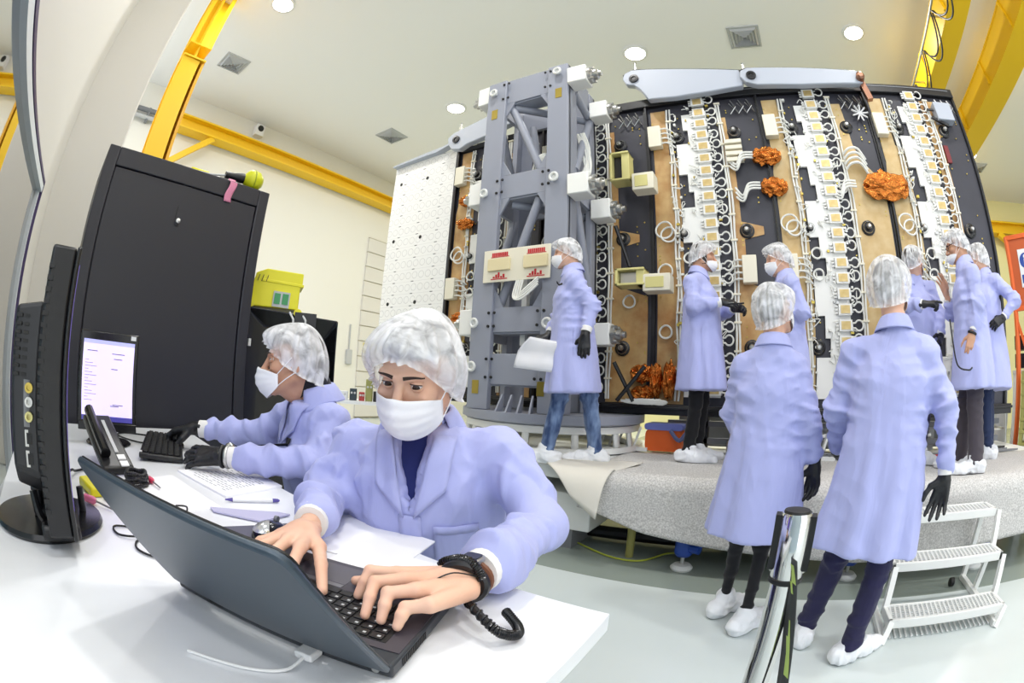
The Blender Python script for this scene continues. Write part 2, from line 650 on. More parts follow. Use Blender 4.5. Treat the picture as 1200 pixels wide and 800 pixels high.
for lab, x0, x1, zt, ys in (('inner yellow overhead crane girder with cable loops beside it', 3.78, 4.2, 6.75, 2.0),
                            ('outer wide yellow overhead crane girder at top right corner', 5.27, 5.9, 6.78, 2.0)):
    t = thing('crane_girder', lab, 'girder', ((x0 + x1) / 2, 8, 6.2), 'yellow overhead crane girders')
    o1 = MB()
    o1.bb((x0, 1.2, 6.2), (x1, 13.5, 6.24))
    o1.bb((x0 + 0.02, 1.2, 6.24), (x0 + 0.05, 13.5, zt - 0.03))
    o1.bb((x1 - 0.05, 1.2, 6.24), (x1 - 0.02, 13.5, zt - 0.03))
    o1.bb((x0, 1.2, zt - 0.03), (x1, 13.5, zt))
    obj('box_section', o1, M['yellow'], t)
    st = MB()
    for y in np.arange(3.0, 13.5, 1.7):
        st.bb((x0 - 0.035, y, 6.24), (x0 + 0.02, y + 0.05, zt - 0.03))
    obj('stiffener', st, M['yellow'], t)
t = thing('festoon_cable', 'black festoon cables looping from a rail beside the inner girder', 'cable', (3.6, 6, 6.3))
obj('rail', MB().tube([(3.55, 3.0, 6.35), (3.55, 12.5, 6.35)], 0.025), M['dullsteel'], t)
for k in range(4):
    y0 = 3.9 + k * 1.0
    for q in range(2):
        pts = [(3.55 + 0.04 * q, y0 + 0.95 * s, 6.32 - (0.42 + 0.1 * q) * math.sin(math.pi * s) ** 0.8) for s in np.linspace(0, 1, 15)]
        obj('cable_loop', MB().tube(pts, 0.016, 6), M['black'], t)
for k in range(6):
    obj('rail_hanger', MB().bar((3.55, 3.2 + k * 1.8, 6.35), (3.80, 3.2 + k * 1.8, 6.35), 0.03, 0.03), M['dullsteel'], bpy.data.objects['festoon_cable'])
t = thing('pipe', 'grey pipe crossing the upper left wall beside the yellow column', 'pipe', (-10.2, 0.6, 6.4))
obj('pipe_run', MB().tube([(-10.15, -0.4, 6.4), (-10.15, 1.15, 6.42)], 0.06, 12), M['grey'], t)
obj('pipe_run', MB().tube([(-10.15, -0.4, 6.22), (-10.15, 1.15, 6.24)], 0.05, 12), M['lightgrey'], t)

lamps = [((-5.95, 6.69), 'lit ceiling downlight left of the grey tower top'), ((-1.73, 6.52), 'lit ceiling downlight just above the satellite hinge arm'),
         ((2.53, 6.47), 'lit ceiling downlight at upper right near the yellow girder'), ((-6.12, 1.95), 'lit ceiling downlight at the top edge near the yellow column')]
extra = [(-1.8, 1.9), (2.5, 1.9), (-6.1, -2.0), (-1.8, -2.2), (2.5, -2.2), (6.9, 1.9), (6.9, 6.5), (6.9, 11.0), (2.5, 11.0), (-1.8, 11.0), (-6.0, 11.0)]
for i, ((x, y), lab) in enumerate(lamps + [(e, 'lit ceiling downlight above and behind the desk, outside the photo') for e in extra]):
    t = thing('ceiling_lamp', lab, 'ceiling lamp', (x, y, CEIL), 'round downlights set in the white ceiling')
    obj('trim_ring', MB().lathe([(0.19, 0.0), (0.24, 0.0), (0.24, -0.02), (0.19, -0.03)], (x, y, CEIL), n=28, cap=False), M['white'], t)
    obj('lens', MB().lathe([(0.0001, -0.045), (0.11, -0.04), (0.19, -0.022), (0.19, -0.004)], (x, y, CEIL), n=28, cap=False), M['lampglow'], t)
    ld = bpy.data.lights.new('downlight', 'AREA')
    ld.shape = 'DISK'
    ld.size = LAMP_SIZE
    ld.energy = LAMP_POWER
    ld.color = (1.0, 0.985, 0.96)
    lo = bpy.data.objects.new('downlight', ld)
    COL.objects.link(lo)
    lo.parent = t
    lo.location = (0, 0, -0.06)
for x, y, lab in ((-8.36, 2.13, 'square ceiling air vent near the yellow column'), (-8.12, 6.8, 'small square ceiling vent above the left runway beam'),
                  (0.37, 6.5, 'square ceiling vent above the middle of the satellite'), (7.44, 11.68, 'square ceiling vent at far right beside the girder')):
    t = thing('ceiling_vent', lab, 'vent', (x, y, CEIL), 'square four-way vents in the ceiling')
    fr = MB()
    fr.bb((x - .3, y - .3, CEIL - .02), (x + .3, y - .27, CEIL)).bb((x - .3, y + .27, CEIL - .02), (x + .3, y + .3, CEIL))
    fr.bb((x - .3, y - .27, CEIL - .02), (x - .27, y + .27, CEIL)).bb((x + .27, y - .27, CEIL - .02), (x + .3, y + .27, CEIL))
    obj('frame', fr, M['lightgrey'], t)
    lv = MB()
    for k in range(4):
        a, b = 0.26 - k * 0.06, 0.21 - k * 0.06
        lv.add([(x - a, y - a, CEIL - .005), (x + a, y - a, CEIL - .005), (x + a, y + a, CEIL - .005), (x - a, y + a, CEIL - .005),
                (x - b, y - b, CEIL - .05), (x + b, y - b, CEIL - .05), (x + b, y + b, CEIL - .05), (x - b, y + b, CEIL - .05)],
               [(0, 1, 5, 4), (1, 2, 6, 5), (2, 3, 7, 6), (3, 0, 4, 7)])
    obj('louvre', lv, M['lightgrey'], t, smooth=False)
for y in (-0.1, 0.9):
    obj('pipe_bracket', MB().bb((-10.3, y - .03, 6.15), (-10.12, y + .03, 6.48)), M['grey'], bpy.data.objects['pipe'])
t = thing('wall_speaker', 'small white speaker with black front high on the left wall', 'speaker', (-10.2, 4.0, 7.0))
obj('case', MB().bb((-10.3, 3.87, 6.78), (-10.1, 4.13, 7.1)), M['white'], t, bevel=0.02)
obj('grille', MB().lathe([(0.0001, 0.0), (0.08, 0.0), (0.09, -0.02)], (-10.085, 4.0, 6.98), axis=(1, 0, 0), n=16), M['black'], t)
t = thing('wall_outlet', 'small white switch box on the cream left wall', 'outlet', (-10.25, 8.0, 1.6))
obj('case', MB().bb((-10.3, 7.93, 1.5), (-10.22, 8.12, 1.9)), M['lightgrey'], t, bevel=0.015)
obj('conduit', MB().tube([(-10.27, 8.02, 1.9), (-10.27, 8.02, 2.6)], 0.02), M['lightgrey'], t)

# ------------------------------------------------------------------ satellite
FY = 4.30       # front plane of the panels
ZB, ZT = 1.05, 4.30
rnd = random.Random(11)
sat = thing('satellite', 'large folded satellite of tall black panels covered with white modules and cables', 'satellite', (-0.4, 4.4, 1.0))


def module_mb(cx, cz, mirror=1):
    m = MB()
    m.bb((cx - 0.066, FY - 0.075, cz - 0.05), (cx + 0.066, FY - 0.03, cz + 0.05))
    m.bb((cx - 0.078, FY - 0.045, cz - 0.03), (cx + 0.078, FY - 0.03, cz + 0.03))
    m.bb((cx - 0.046, FY - 0.079, cz - 0.036), (cx + 0.048, FY - 0.074, cz + 0.036), mi=1)
    for q in (-0.03, 0.0, 0.03):
        m.box((cx - 0.085, FY - 0.05, cz + q), (0.03, 0.014, 0.014))
    return m


def loop_mb(cx, cz):
    m = MB()
    pts = []
    for k in range(13):
        a = R(150) - R(300) * k / 12
        pts.append((cx + 0.012 + 0.042 * math.cos(a), FY - 0.05 - 0.012 * math.sin(k / 12 * math.pi), cz + 0.046 * math.sin(a)))
    pts = [(cx - 0.05, FY - 0.05, cz + 0.022)] + pts + [(cx - 0.05, FY - 0.05, cz - 0.022)]
    m.tube(pts, 0.0085, 6)
    return m


def crumple(cx, cz, w, h, d, seed, y=None):
    r = random.Random(seed)
    ph = [r.uniform(0, 6) for _ in range(8)]
    y = FY if y is None else y

    def fn(u, v):
        a = u * 2 * math.pi
        t = v * math.pi
        k = 1 + 0.10 * math.sin(5 * a + ph[0] + 4 * v) + 0.09 * math.sin(9 * a + ph[1] - 7 * v) + 0.10 * math.sin(23 * v + ph[2] + 3 * a)
        k += 0.16 * (0.5 - abs(math.sin(4 * a + 11 * v + ph[4]))) + 0.14 * (0.5 - abs(math.sin(7 * a - 9 * v + ph[5]))) + 0.10 * (0.5 - abs(math.sin(17 * v + 5 * a + ph[6])))
        sx = abs(math.sin(t)) ** 0.45
        return (cx - math.cos(t) * w / 2 * (0.95 + 0.1 * math.sin(a * 3 + ph[3])), y - 0.06 + sx * math.sin(a) * d / 2 * k, cz + sx * math.cos(a) * h / 2 * k)
    return MB().grid(fn, 44, 30, cu=True)


PITCH = 0.142
shared = {}
for pi_, px0 in enumerate((-3.64, -2.37, -1.10, 0.165, 1.435)):
    W = 1.25
    p = px0 + 0.01
    name = 'antenna_panel'
    hide_left = pi_ == 0
    pan = obj(name, MB().bb((p, FY, ZB), (p + W, FY + 0.07, ZT)), M['panelblack'], sat, bevel=0.006)

    def X(u):
        return p + u
    # film areas
    fl = MB()
    polyL = [(0.03, ZB + .03), (0.30, ZB + .03), (0.30, 3.55), (0.22, 3.6), (0.22, ZT - .12), (0.05, ZT - .12), (0.05, 3.4), (0.03, 3.3)]
    fl.prism([(X(a), b) for a, b in polyL], (0, FY - 0.004, 0), (1, 0, 0), (0, 0, 1), 0.008)
    obj('film_sheet', fl, M['tan'] if pi_ in (3, 4) else M['kapton'], pan)
    fr = MB()
    if pi_ in (3,):
        polyR = [(0.80, ZB + .03), (1.00, ZB + .03), (1.22, 1.5), (1.22, 3.0), (1.16, 3.25), (1.02, 3.42), (0.97, 3.6), (0.95, ZT - .2), (0.80, ZT - .2)]
    elif pi_ == 4:
        polyR = [(0.74, ZB + .03), (0.86, ZB + .03), (0.86, 3.7), (1.08, 3.95), (1.08, ZT - .12), (0.74, ZT - .12)]
    else:
        polyR = [(0.79, ZB + .03), (1.2, ZB + .03), (1.2, 2.1), (0.92, 2.2), (0.92, 2.62), (1.12, 2.66), (1.12, 2.74), (0.90, 2.8), (0.90, 3.42), (1.02, 3.46), (1.02, 3.54), (0.88, 3.58), (0.88, 4.0), (0.79, 4.0)]
    fr.prism([(X(a), b) for a, b in polyR], (0, FY - 0.004, 0), (1, 0, 0), (0, 0, 1), 0.008)
    obj('film_sheet', fr, M['tan'] if pi_ in (3,) else M['kapton'], pan)
    # panel edge rails and groove
    rl = MB()
    rl.bb((p - 0.01, FY - 0.05, ZB), (p + 0.012, FY, ZT)).bb((p + W - 0.012, FY - 0.02, ZB), (p + W + 0.004, FY, ZT))
    obj('edge_rail', rl, M['blackplastic'], pan)
    # stepped white plate with cut-outs for the hold-downs
    wp = MB()
    z = ZB + 0.1
    k = 0
    while z < ZT - 0.3:
        hgt = (0.36, 0.17, 0.20)[k % 3]
        z1 = min(z + hgt, ZT - 0.12)
        u0 = (0.31, 0.45, 0.40)[k % 3]
        wp.bb((X(u0), FY - 0.035, z), (X(0.53), FY - 0.005, z1))
        wp.bb((X(0.53), FY - 0.03, z), (X(0.66), FY - 0.005, z1))
        z = z1
        k += 1
    obj('module_plate', wp, M['modwhite'], pan)
    # amplifier modules and cable loops
    n = 22
    for i in range(n):
        cz = ZB + 0.17 + i * PITCH
        if 'mod' not in shared:
            shared['mod'] = obj('amplifier_module', module_mb(X(0.60), cz), [M['modwhite'], M['modface']], pan)
            shared['loop'] = obj('cable_loop', loop_mb(X(0.72), cz), M['cable'], pan)
            shared['o'] = (X(0.60), cz)
        else:
            dx, dz = X(0.60) - shared['o'][0], cz - shared['o'][1]
            copy_part(shared['mod'], pan, (dx, 0, dz))
            copy_part(shared['loop'], pan, (dx + 0.006 * (i % 3), 0, dz + (0.02 if i % 2 else 0)))
    # vertical cable bundles
    for ux, wob in ((0.80, 0.004), (0.83, 0.006), (0.235, 0.01), (0.265, 0.008)):
        pts = [(X(ux) + wob * math.sin(zz * 9 + ux * 30), FY - 0.03, zz) for zz in np.arange(ZB + 0.06, ZT - 0.1, 0.09)]
        obj('cable_run', MB().tube(pts, 0.011, 6), M['cable'], pan)
    tie = MB()
    for zz in np.arange(ZB + 0.25, ZT - 0.1, 0.26):
        tie.bb((X(0.78), FY - 0.047, zz), (X(0.85), FY - 0.012, zz + 0.018)).bb((X(0.22), FY - 0.047, zz + .1), (X(0.28), FY - 0.012, zz + .118))
    obj('cable_tie', tie, M['cream'], pan)
    # small wiring and connectors nobody could count
    hb = MB()
    for i in range(130):
        cz = rnd.uniform(ZB + 0.1, ZT - 0.15)
        cx = X(rnd.choice([rnd.uniform(0.44, 0.53), rnd.uniform(0.24, 0.33), rnd.uniform(0.66, 0.70)]))
        if rnd.random() < 0.5:
            hb.box((cx, FY - 0.045, cz), (rnd.uniform(.012, .035), .03, rnd.uniform(.012, .03)), mi=rnd.choice([0, 0, 1, 2]))
        else:
            q = [(cx + rnd.uniform(-.05, .05), FY - 0.045 - rnd.uniform(0, .02), cz + rnd.uniform(-.06, .06)) for _ in range(4)]
            hb.tube(smooth_path(q, 3), 0.005, 5)
    for i in range(60):
        hb.lathe([(0.008, 0), (0.008, 0.008)], (X(rnd.choice([0.06, 0.9, 1.1, 0.78, 0.35, 1.18])), FY - 0.006, rnd.uniform(ZB + .1, ZT - .2)), axis=(0, -1, 0), n=6, mi=1)
    h = obj('wire_harness', hb, [M['cable'], M['brass'], M['dullsteel']], pan)
    h['kind'] = 'stuff'
    # hold-down fittings with silver hub
    for ux, zz in ((0.325, 3.80), (0.325, 2.70), (0.325, 1.60), (0.95, 3.80), (0.95, 2.70), (0.95, 1.60)):
        f = obj('hold_down', MB().lathe([(0.075, 0), (0.075, 0.012), (0.055, 0.022), (0.034, 0.026), (0.034, 0.05), (0.0001, 0.05)], (X(ux), FY - 0.006, zz), axis=(0, -1, 0), n=20), M['blackplastic'], pan)
    hub = MB()
    for ux, zz in ((0.325, 3.80), (0.325, 2.70), (0.325, 1.60), (0.95, 3.80), (0.95, 2.70), (0.95, 1.60)):
        hub.lathe([(0.026, 0), (0.026, 0.075), (0.015, 0.09), (0.0001, 0.09)], (X(ux), FY - 0.006, zz), axis=(0, -1, 0), n=14)
        hub.lathe([(0.046, 0.022), (0.052, 0.032), (0.058, 0.020)], (X(ux), FY - 0.006, zz), axis=(0, -1, 0), n=18)
    obj('hub', hub, M['dullsteel'], pan)
    # four-way connector box with lead wires
    for bz, ux in ((3.80, 0.09), (2.30, 0.95 if pi_ == 2 else 0.09)):
        b = obj('connector_box', MB().bb((X(ux) - .07, FY - .1, bz - .12), (X(ux) + .07, FY - .01, bz + .14)), M['cream'], pan, bevel=0.006)
        for q in range(4):
            zz = bz + 0.1 - q * 0.06
            s = 1 if ux < 0.5 else -1
            obj('lead', MB().tube(smooth_path([(X(ux) + s * .06, FY - .07, zz), (X(ux) + s * .12, FY - .08, zz), (X(ux) + s * .17, FY - .05, zz - .015), (X(ux) + s * .21, FY - .03, zz - .05)], 4), 0.009, 6), M['cable'], pan)
    # ring coils
    for ux, zz, rr in ((0.12, 2.75, 0.085), (0.16, 2.70, 0.075), (0.12, 2.33, 0.07), (0.12, 1.75, 0.06), (0.36, 2.45, 0.05), (0.36, 2.25, 0.05), (1.02, 2.05, 0.06)):
        pts = [(X(ux) + rr * math.cos(a), FY - 0.05 - 0.01 * math.sin(2 * a), zz + rr * math.sin(a)) for a in np.linspace(0, 2 * math.pi, 20, endpoint=False)]
        obj('cable_coil', MB().tube(pts, 0.010, 6, closed=True), M['cable'], pan)
    # top wire frame brackets
    fm = MB()
    for q in range(3):
        x0 = X(0.95 + 0.09 * q)
        fm.tube([(x0, FY - .03, 4.02), (x0 + .07, FY - .05, 4.1), (x0 + .02, FY - .03, 4.2), (x0 + .09, FY - .04, 4.02), (x0, FY - .03, 4.16)], 0.006, 5)
    obj('wire_bracket', fm, M['dullsteel'], pan)

# copper foil wraps between panels
for (cx, cz, w, h) in ((0.16, 3.46, 0.30, 0.17), (0.19, 3.12, 0.27, 0.17), (1.41, 3.11, 0.50, 0.27), (-3.40, 3.43, 0.20, 0.13), (-3.40, 3.12, 0.22, 0.13), (-3.36, 1.95, 0.26, 0.12),
                       (-1.20, 1.36, 0.20, 0.16), (-1.05, 1.30, 0.12, 0.30), (-0.92, 1.30, 0.12, 0.32), (-1.18, 1.17, 0.22, 0.14), (-0.80, 1.33, 0.10, 0.2)):
    foil = obj('foil_wrap', crumple(cx, cz, w, h, 0.16, int(cx * 100 + cz * 10)), M['copper'], sat, sharp=25)
for x0, z0 in ((0.16, 3.46), (0.19, 3.12), (1.2, 3.11)):
    for q in range(3):
        pts = smooth_path([(x0 - 0.14, FY - .09, z0 + .04 - q * .03), (x0 - .26, FY - .1, z0 + .03 - q * .03), (x0 - .33, FY - .08, z0 - .08 - q * .03), (x0 - .40, FY - .05, z0 + .02 - q * .05)], 5)
        obj('foil_lead', MB().tube(pts, 0.011, 6), M['cable'], sat)
# three-pin block beside the middle foil
for q in range(4):
    obj('pin_block', MB().bb((-0.26, FY - .09, 3.42 + q * .07), (-0.08, FY - .02, 3.465 + q * .07)), M['cream'], sat, bevel=0.004)
for q in range(4):
    pts = smooth_path([(1.00, FY - .05, 3.46 - q * .055), (1.06, FY - .1, 3.50 - q * .055), (1.16, FY - .1, 3.50 - q * .055), (1.24, FY - .05, 3.40 - q * .055)], 5)
    obj('jumper', MB().tube(pts, 0.014, 6), M['cable'], sat)
# grey actuator box at upper right corner
obj('actuator_box', MB().bb((2.32, FY - .14, 3.88), (2.56, FY - .01, 4.10)), M['armgrey'], sat, bevel=0.008)
a = MB()
a.bar((2.25, FY - .08, 3.93), (2.45, FY - .10, 3.82), 0.03, 0.03).bar((2.2, FY - .05, 4.05), (2.34, FY - .08, 4.02), 0.02, 0.02)
obj('actuator_rod', a, M['blackplastic'], sat)
obj('foil_tag', MB().bb((2.31, FY - .03, 3.42), (2.37, FY - .008, 3.62)), mat('dark red tag', (120, 40, 44), 0.5), sat)
# silver starburst bracket near the third groove
sb = MB()
for q in range(9):
    a0 = q * 0.7
    sb.bar((1.33, FY - .05, 3.95), (1.33 + .1 * math.cos(a0), FY - .07, 3.95 + .1 * math.sin(a0)), 0.02, 0.012)
obj('star_bracket', sb, M['white'], sat)

# black top rail and bottom beam
tr = MB()
tr.bb((-1.62, FY - .06, ZT - .06), (2.72, FY + .09, ZT + .05))
tr.bb((-3.64, FY - .03, ZT - .10), (-2.3, FY + .09, ZT - .02))
obj('top_rail', tr, M['blackplastic'], sat, bevel=0.008)
obj('side_rail', MB().bb((2.69, FY - .03, ZB - .02), (2.72, FY + .12, ZT + .02)), M['blackplastic'], sat)
obj('rail_slot', MB().bb((-1.0, FY - .064, ZT + .012), (2.66, FY - .058, ZT + .022)), M['grey'], sat)
bm_ = MB()
bm_.bb((-3.7, FY - .10, 0.98), (2.75, FY + .12, 1.07)).bb((-3.7, FY - .13, 1.03), (2.75, FY - .09, 1.055))
obj('bottom_beam', bm_, M['blackplastic'], sat, bevel=0.006)


# grey hinge arms on the top edge
def arm_poly(x0, z0, r0, x1, z1, r1, n=10):
    """plate from a large round eye at (x0,z0) narrowing to a rounded end at (x1,z1)."""
    d = math.atan2(z1 - z0, x1 - x0)
    poly = []
    for k in range(n + 1):
        a = d + math.pi / 2 + math.pi * k / n
        poly.append((x0 + r0 * math.cos(a), z0 + r0 * math.sin(a)))
    for k in range(n + 1):
        a = d - math.pi / 2 + math.pi * k / n
        poly.append((x1 + r1 * math.cos(a), z1 + r1 * math.sin(a)))
    return poly


def hinge_arm(poly, eye, y):
    arm = obj('hinge_arm', MB().prism(poly, (0, y, 0), (1, 0, 0), (0, 0, 1), 0.09), M['armgrey'], sat, bevel=0.012)
    e = MB()
    e.lathe([(0.055, 0.0), (0.055, 0.02), (0.03, 0.022), (0.025, 0.012), (0.0001, 0.012)], (eye[0], y - .045, eye[1]), axis=(0, -1, 0), n=20)
    obj('pivot_pin', e, M['blackplastic'], arm)
    return arm


hinge_arm([(-1.28, 4.60), (-1.25, 4.68), (-1.16, 4.715), (-1.0, 4.69), (-0.58, 4.61), (0.08, 4.49), (0.11, 4.44), (0.06, 4.27), (-0.3, 4.235), (-0.7, 4.22), (-1.0, 4.24), (-1.08, 4.40), (-1.15, 4.48), (-1.24, 4.51)], (-1.14, 4.57), 4.15)
hinge_arm([(0.05, 4.36), (0.07, 4.44), (0.15, 4.475), (0.3, 4.465), (1.40, 4.385), (1.47, 4.35), (1.45, 4.24), (1.40, 4.21), (0.72, 4.20), (0.22, 4.23), (0.10, 4.28)], (0.18, 4.355), 4.10)
hinge_arm([(-3.72, 4.30), (-3.74, 4.40), (-3.64, 4.455), (-3.1, 4.56), (-2.62, 4.66), (-2.5, 4.40), (-3.1, 4.25), (-3.40, 4.21), (-3.52, 4.16), (-3.66, 4.2)], (-3.58, 4.33), 4.16)
for pts_, yy in (([(-1.27, 4.66), (-1.16, 4.718), (-1.0, 4.695), (-.58, 4.615), (.08, 4.497)], 4.13), ([(.06, 4.45), (.15, 4.478), (.3, 4.468), (1.40, 4.388)], 4.08)):
    obj('edge_strip', MB().tube(smooth_path([(x, yy, z) for x, z in pts_], 5), .012, 6), M['blackplastic'], sat)
lc = MB()
for xx, zz in ((-1.12, 4.72), (0.12, 4.48), (-3.55, 4.47)):
    lc.lathe([(0.025, 0), (0.025, 0.05), (0.012, 0.06), (0.012, 0.12), (0.02, 0.13), (0.0001, 0.15)], (xx, 4.15, zz), n=12)
obj('lifting_stud', lc, M['dullsteel'], sat)
jt = MB()
jt.bar((1.42, 4.12, 4.34), (1.48, 4.14, 4.05), 0.07, 0.07, up=(1, 0, 0)).lathe([(0.05, 0), (0.05, 0.08), (0.03, 0.1), (0.0001, 0.1)], (1.42, 4.08, 4.28), axis=(0, -1, 0), n=14)
obj('hinge_knuckle', jt, mat('bronze fitting', (150, 110, 90), 0.3, 0.8), sat)

# white radiating panel folded at the far left
wpn = obj('radiating_panel', MB().bb((-4.86, FY - .005, ZB + .02), (-3.70, FY + .02, ZT)), M['panelwhite'], sat)
obj('panel_edge', MB().bb((-3.70, FY - .005, ZB + .02), (-3.645, FY + .07, ZT)).bb((-4.86, FY + .02, ZB + .02), (-3.7, FY + .07, ZT)), M['panelblack'], wpn)
ho = MB()
for xx, zz in ((-4.71, 3.99), (-4.19, 3.97), (-4.72, 3.10), (-4.20, 3.09), (-4.71, 2.2), (-4.19, 2.2)):
    ho.lathe([(0.0001, 0.002), (0.026, 0.002), (0.026, 0.0)], (xx, FY - .006, zz), axis=(0, -1, 0), n=14)
obj('bolt_hole', ho, M['black'], wpn)
rl = MB()
rl.prism([(-4.86, ZT), (-3.9, ZT + .06), (-3.6, ZT + .13), (-3.6, ZT + .10), (-4.0, ZT), (-4.86, ZT - .02)], (0, FY - .04, 0), (1, 0, 0), (0, 0, 1), 0.1)
obj('panel_arm', rl, M['armgrey'], sat)
rl = MB()
rl.bar((-4.88, FY + .05, ZT + .01), (-3.55, FY + .0, ZT + .16), 0.03, 0.03)
obj('panel_arm_edge', rl, M['blackplastic'], sat)

# ------------------------------------------------------------------ grey lattice tower
tw = thing('lattice_tower', 'blue grey steel lattice tower standing in front of the satellite', 'tower', (-2.08, 3.75, 0.95))
TX0, TX1, TY0, TY1, TZ0, TZ1 = -2.55, -1.61, 3.40, 4.05, 0.975, 4.38
LW, RW = 0.225, 0.22
# front frame as one plate with openings: two columns and four cross plates with chamfered corners
ff = MB()


def plate_xz(poly, y, th=0.02, mb=None):
    return (mb or ff).prism(poly, (0, y, 0), (1, 0, 0), (0, 0, 1), th)


for x0, x1 in ((TX0, TX0 + LW), (TX1 - RW, TX1)):
    obj('front_column', plate_xz([(x0, TZ0), (x1, TZ0), (x1, TZ1), (x0, TZ1)], TY0, 0.06, MB()), M['towergrey'], tw, bevel=0.006)
cross = ((4.06, 4.38), (2.93, 3.18), (1.66, 1.88), (1.2, 1.47))
for z0, z1 in cross:
    obj('cross_plate', MB().bb((TX0 + LW, TY0 - .0, z0), (TX1 - RW, TY0 + .05, z1)), M['towergrey'], tw, bevel=0.004)
    obj('cross_flange', MB().bb((TX0 + LW, TY0 + .02, z0 - .015), (TX1 - RW, TY0 + .2, z0)), M['towergrey'], tw)
gus = MB()
for (xa, s) in ((TX0 + LW, 1), (TX1 - RW, -1)):
    for zc, d in ((4.06, -1), (3.18, 1), (2.93, -1), (1.88, 1)):
        gus.prism([(xa, zc), (xa + s * 0.10, zc), (xa, zc + d * 0.17)], (0, TY0 + .01, 0), (1, 0, 0), (0, 0, 1), 0.02)
obj('gusset', gus, M['towergrey'], tw, smooth=False)
# side faces
for x in (TX1 - 0.03, TX0 + 0.03):
    obj('side_column', MB().bb((x - .03, TY0, TZ0), (x + .03, TY0 + .17, TZ1)), M['towergrey'], tw, bevel=0.004)
    obj('side_column', MB().bb((x - .03, TY1 - .14, TZ0), (x + .03, TY1, TZ1 - .05)), M['towergrey'], tw, bevel=0.004)
    for z0, z1 in ((4.1, 4.36), (2.9, 3.16), (1.6, 1.85)):
        obj('cross_plate', MB().bb((x - .02, TY0 + .17, z0), (x + .02, TY1 - .14, z1)), M['towergrey'], tw)
for x0, x1 in ((TX0, TX0 + 0.2), (TX1 - 0.2, TX1)):
    obj('rear_column', MB().bb((x0, TY1 - .04, TZ0), (x1, TY1, TZ1 - .05)), M['towergrey'], tw)
for z0, z1 in ((4.06, 4.33), (2.93, 3.18), (1.66, 1.88)):
    obj('cross_plate', MB().bb((TX0 + .2, TY1 - .04, z0), (TX1 - .2, TY1, z1)), M['towergrey'], tw)
# tubular diagonals
diag = [((-2.30, 3.46, 4.05), (-1.93, 3.46, 3.20)), ((-2.32, 3.95, 4.05), (-2.18, 3.95, 3.15)), ((-2.26, 3.47, 4.02), (-1.64, 3.98, 3.98)),
        ((-1.94, 3.47, 2.90), (-2.30, 3.47, 1.92)), ((-2.26, 3.5, 2.90), (-1.7, 3.98, 2.86)), ((-1.9, 3.95, 2.9), (-2.3, 3.95, 1.9)),
        ((-1.63, 4.0, 4.06), (-1.63, 3.56, 3.18)), ((-1.63, 3.56, 4.1), (-1.63, 3.9, 4.0)), ((-1.63, 3.56, 2.9), (-1.63, 3.98, 1.9)),
        ((-2.52, 3.56, 4.0), (-2.52, 3.98, 3.2)), ((-2.52, 3.98, 2.9), (-2.52, 3.56, 1.9)), ((-1.86, 3.98, 3.9), (-2.1, 3.98, 3.2))]
for a, b in diag:
    obj('diagonal_brace', MB().tube([a, b], 0.042, 12), M['towergrey'], tw)
# bolts
for x in (TX0 + LW - .03, TX0 + LW + .03, TX1 - RW + .03, TX1 - RW - .03):
    for z in (4.32, 4.12, 3.12, 2.99, 1.83, 1.71, 1.42, 1.26):
        obj('bolt', MB().lathe([(0.014, 0), (0.014, .010), (0.0001, .012)], (x, TY0 - .03, z), axis=(0, -1, 0), n=6), M['black'], tw)
for x, z in ((-2.46, 4.22), (-2.48, 3.0), (-2.49, 1.74), (-2.49, 1.35), (-1.71, 4.27), (-1.73, 3.03), (-1.75, 1.72)):
    e = MB()
    e.tube([(x + .036 * math.cos(a), TY0 - .07, z + .036 * math.sin(a)) for a in np.linspace(0, 6.283, 16, endpoint=False)], 0.013, 8, closed=True)
    e.lathe([(0.025, 0), (0.025, 0.03)], (x, TY0 - .03, z), axis=(0, -1, 0), n=10)
    obj('eye_bolt', e, M['whitemetal'], tw)
for x, z in ((-2.45, 3.94), (-1.71, 4.0), (-2.46, 1.17), (-1.8, 1.18)):
    obj('label_plate', MB().bb((x - .035, TY0 - .034, z - .06), (x + .035, TY0 - .03, z + .06)), M['brass'], tw)


def mount_box(lo, hi, cx):
    b = obj('mount_box', MB().bb(lo, hi), M['modwhite'], tw, bevel=0.01)
    y = (lo[1] + hi[1]) / 2
    z = (lo[2] + hi[2]) / 2
    s = 1 if cx > 0 else -1
    x = hi[0] if s > 0 else lo[0]
    c = MB()
    c.lathe([(0.085, 0), (0.085, 0.03), (0.055, 0.045), (0.055, 0.09), (0.03, 0.1), (0.03, 0.13), (0.0001, 0.13)], (x, y, z), axis=(s, 0, 0), n=14)
    for q in range(6):
        a = q * math.pi / 3
        c.lathe([(0.015, 0), (0.015, 0.06), (0.0001, 0.065)], (x, y + .075 * math.cos(a), z + .075 * math.sin(a)), axis=(s, 0, 0), n=6)
    obj('clamp', c, M['dullsteel'], b)
    return b


for z, y in ((4.17, 3.42), (2.93, 3.42), (4.06, 3.95), (2.89, 3.95), (1.69, 3.95)):
    mount_box((-1.60, y - .09, z - .1), (-1.40, y + .09, z + .1), 1)
for z, y in ((4.28, 3.52), (3.05, 3.52), (1.76, 3.52)):
    mount_box((-2.72, y - .11, z - .12), (-2.555, y + .11, z + .12), -1)
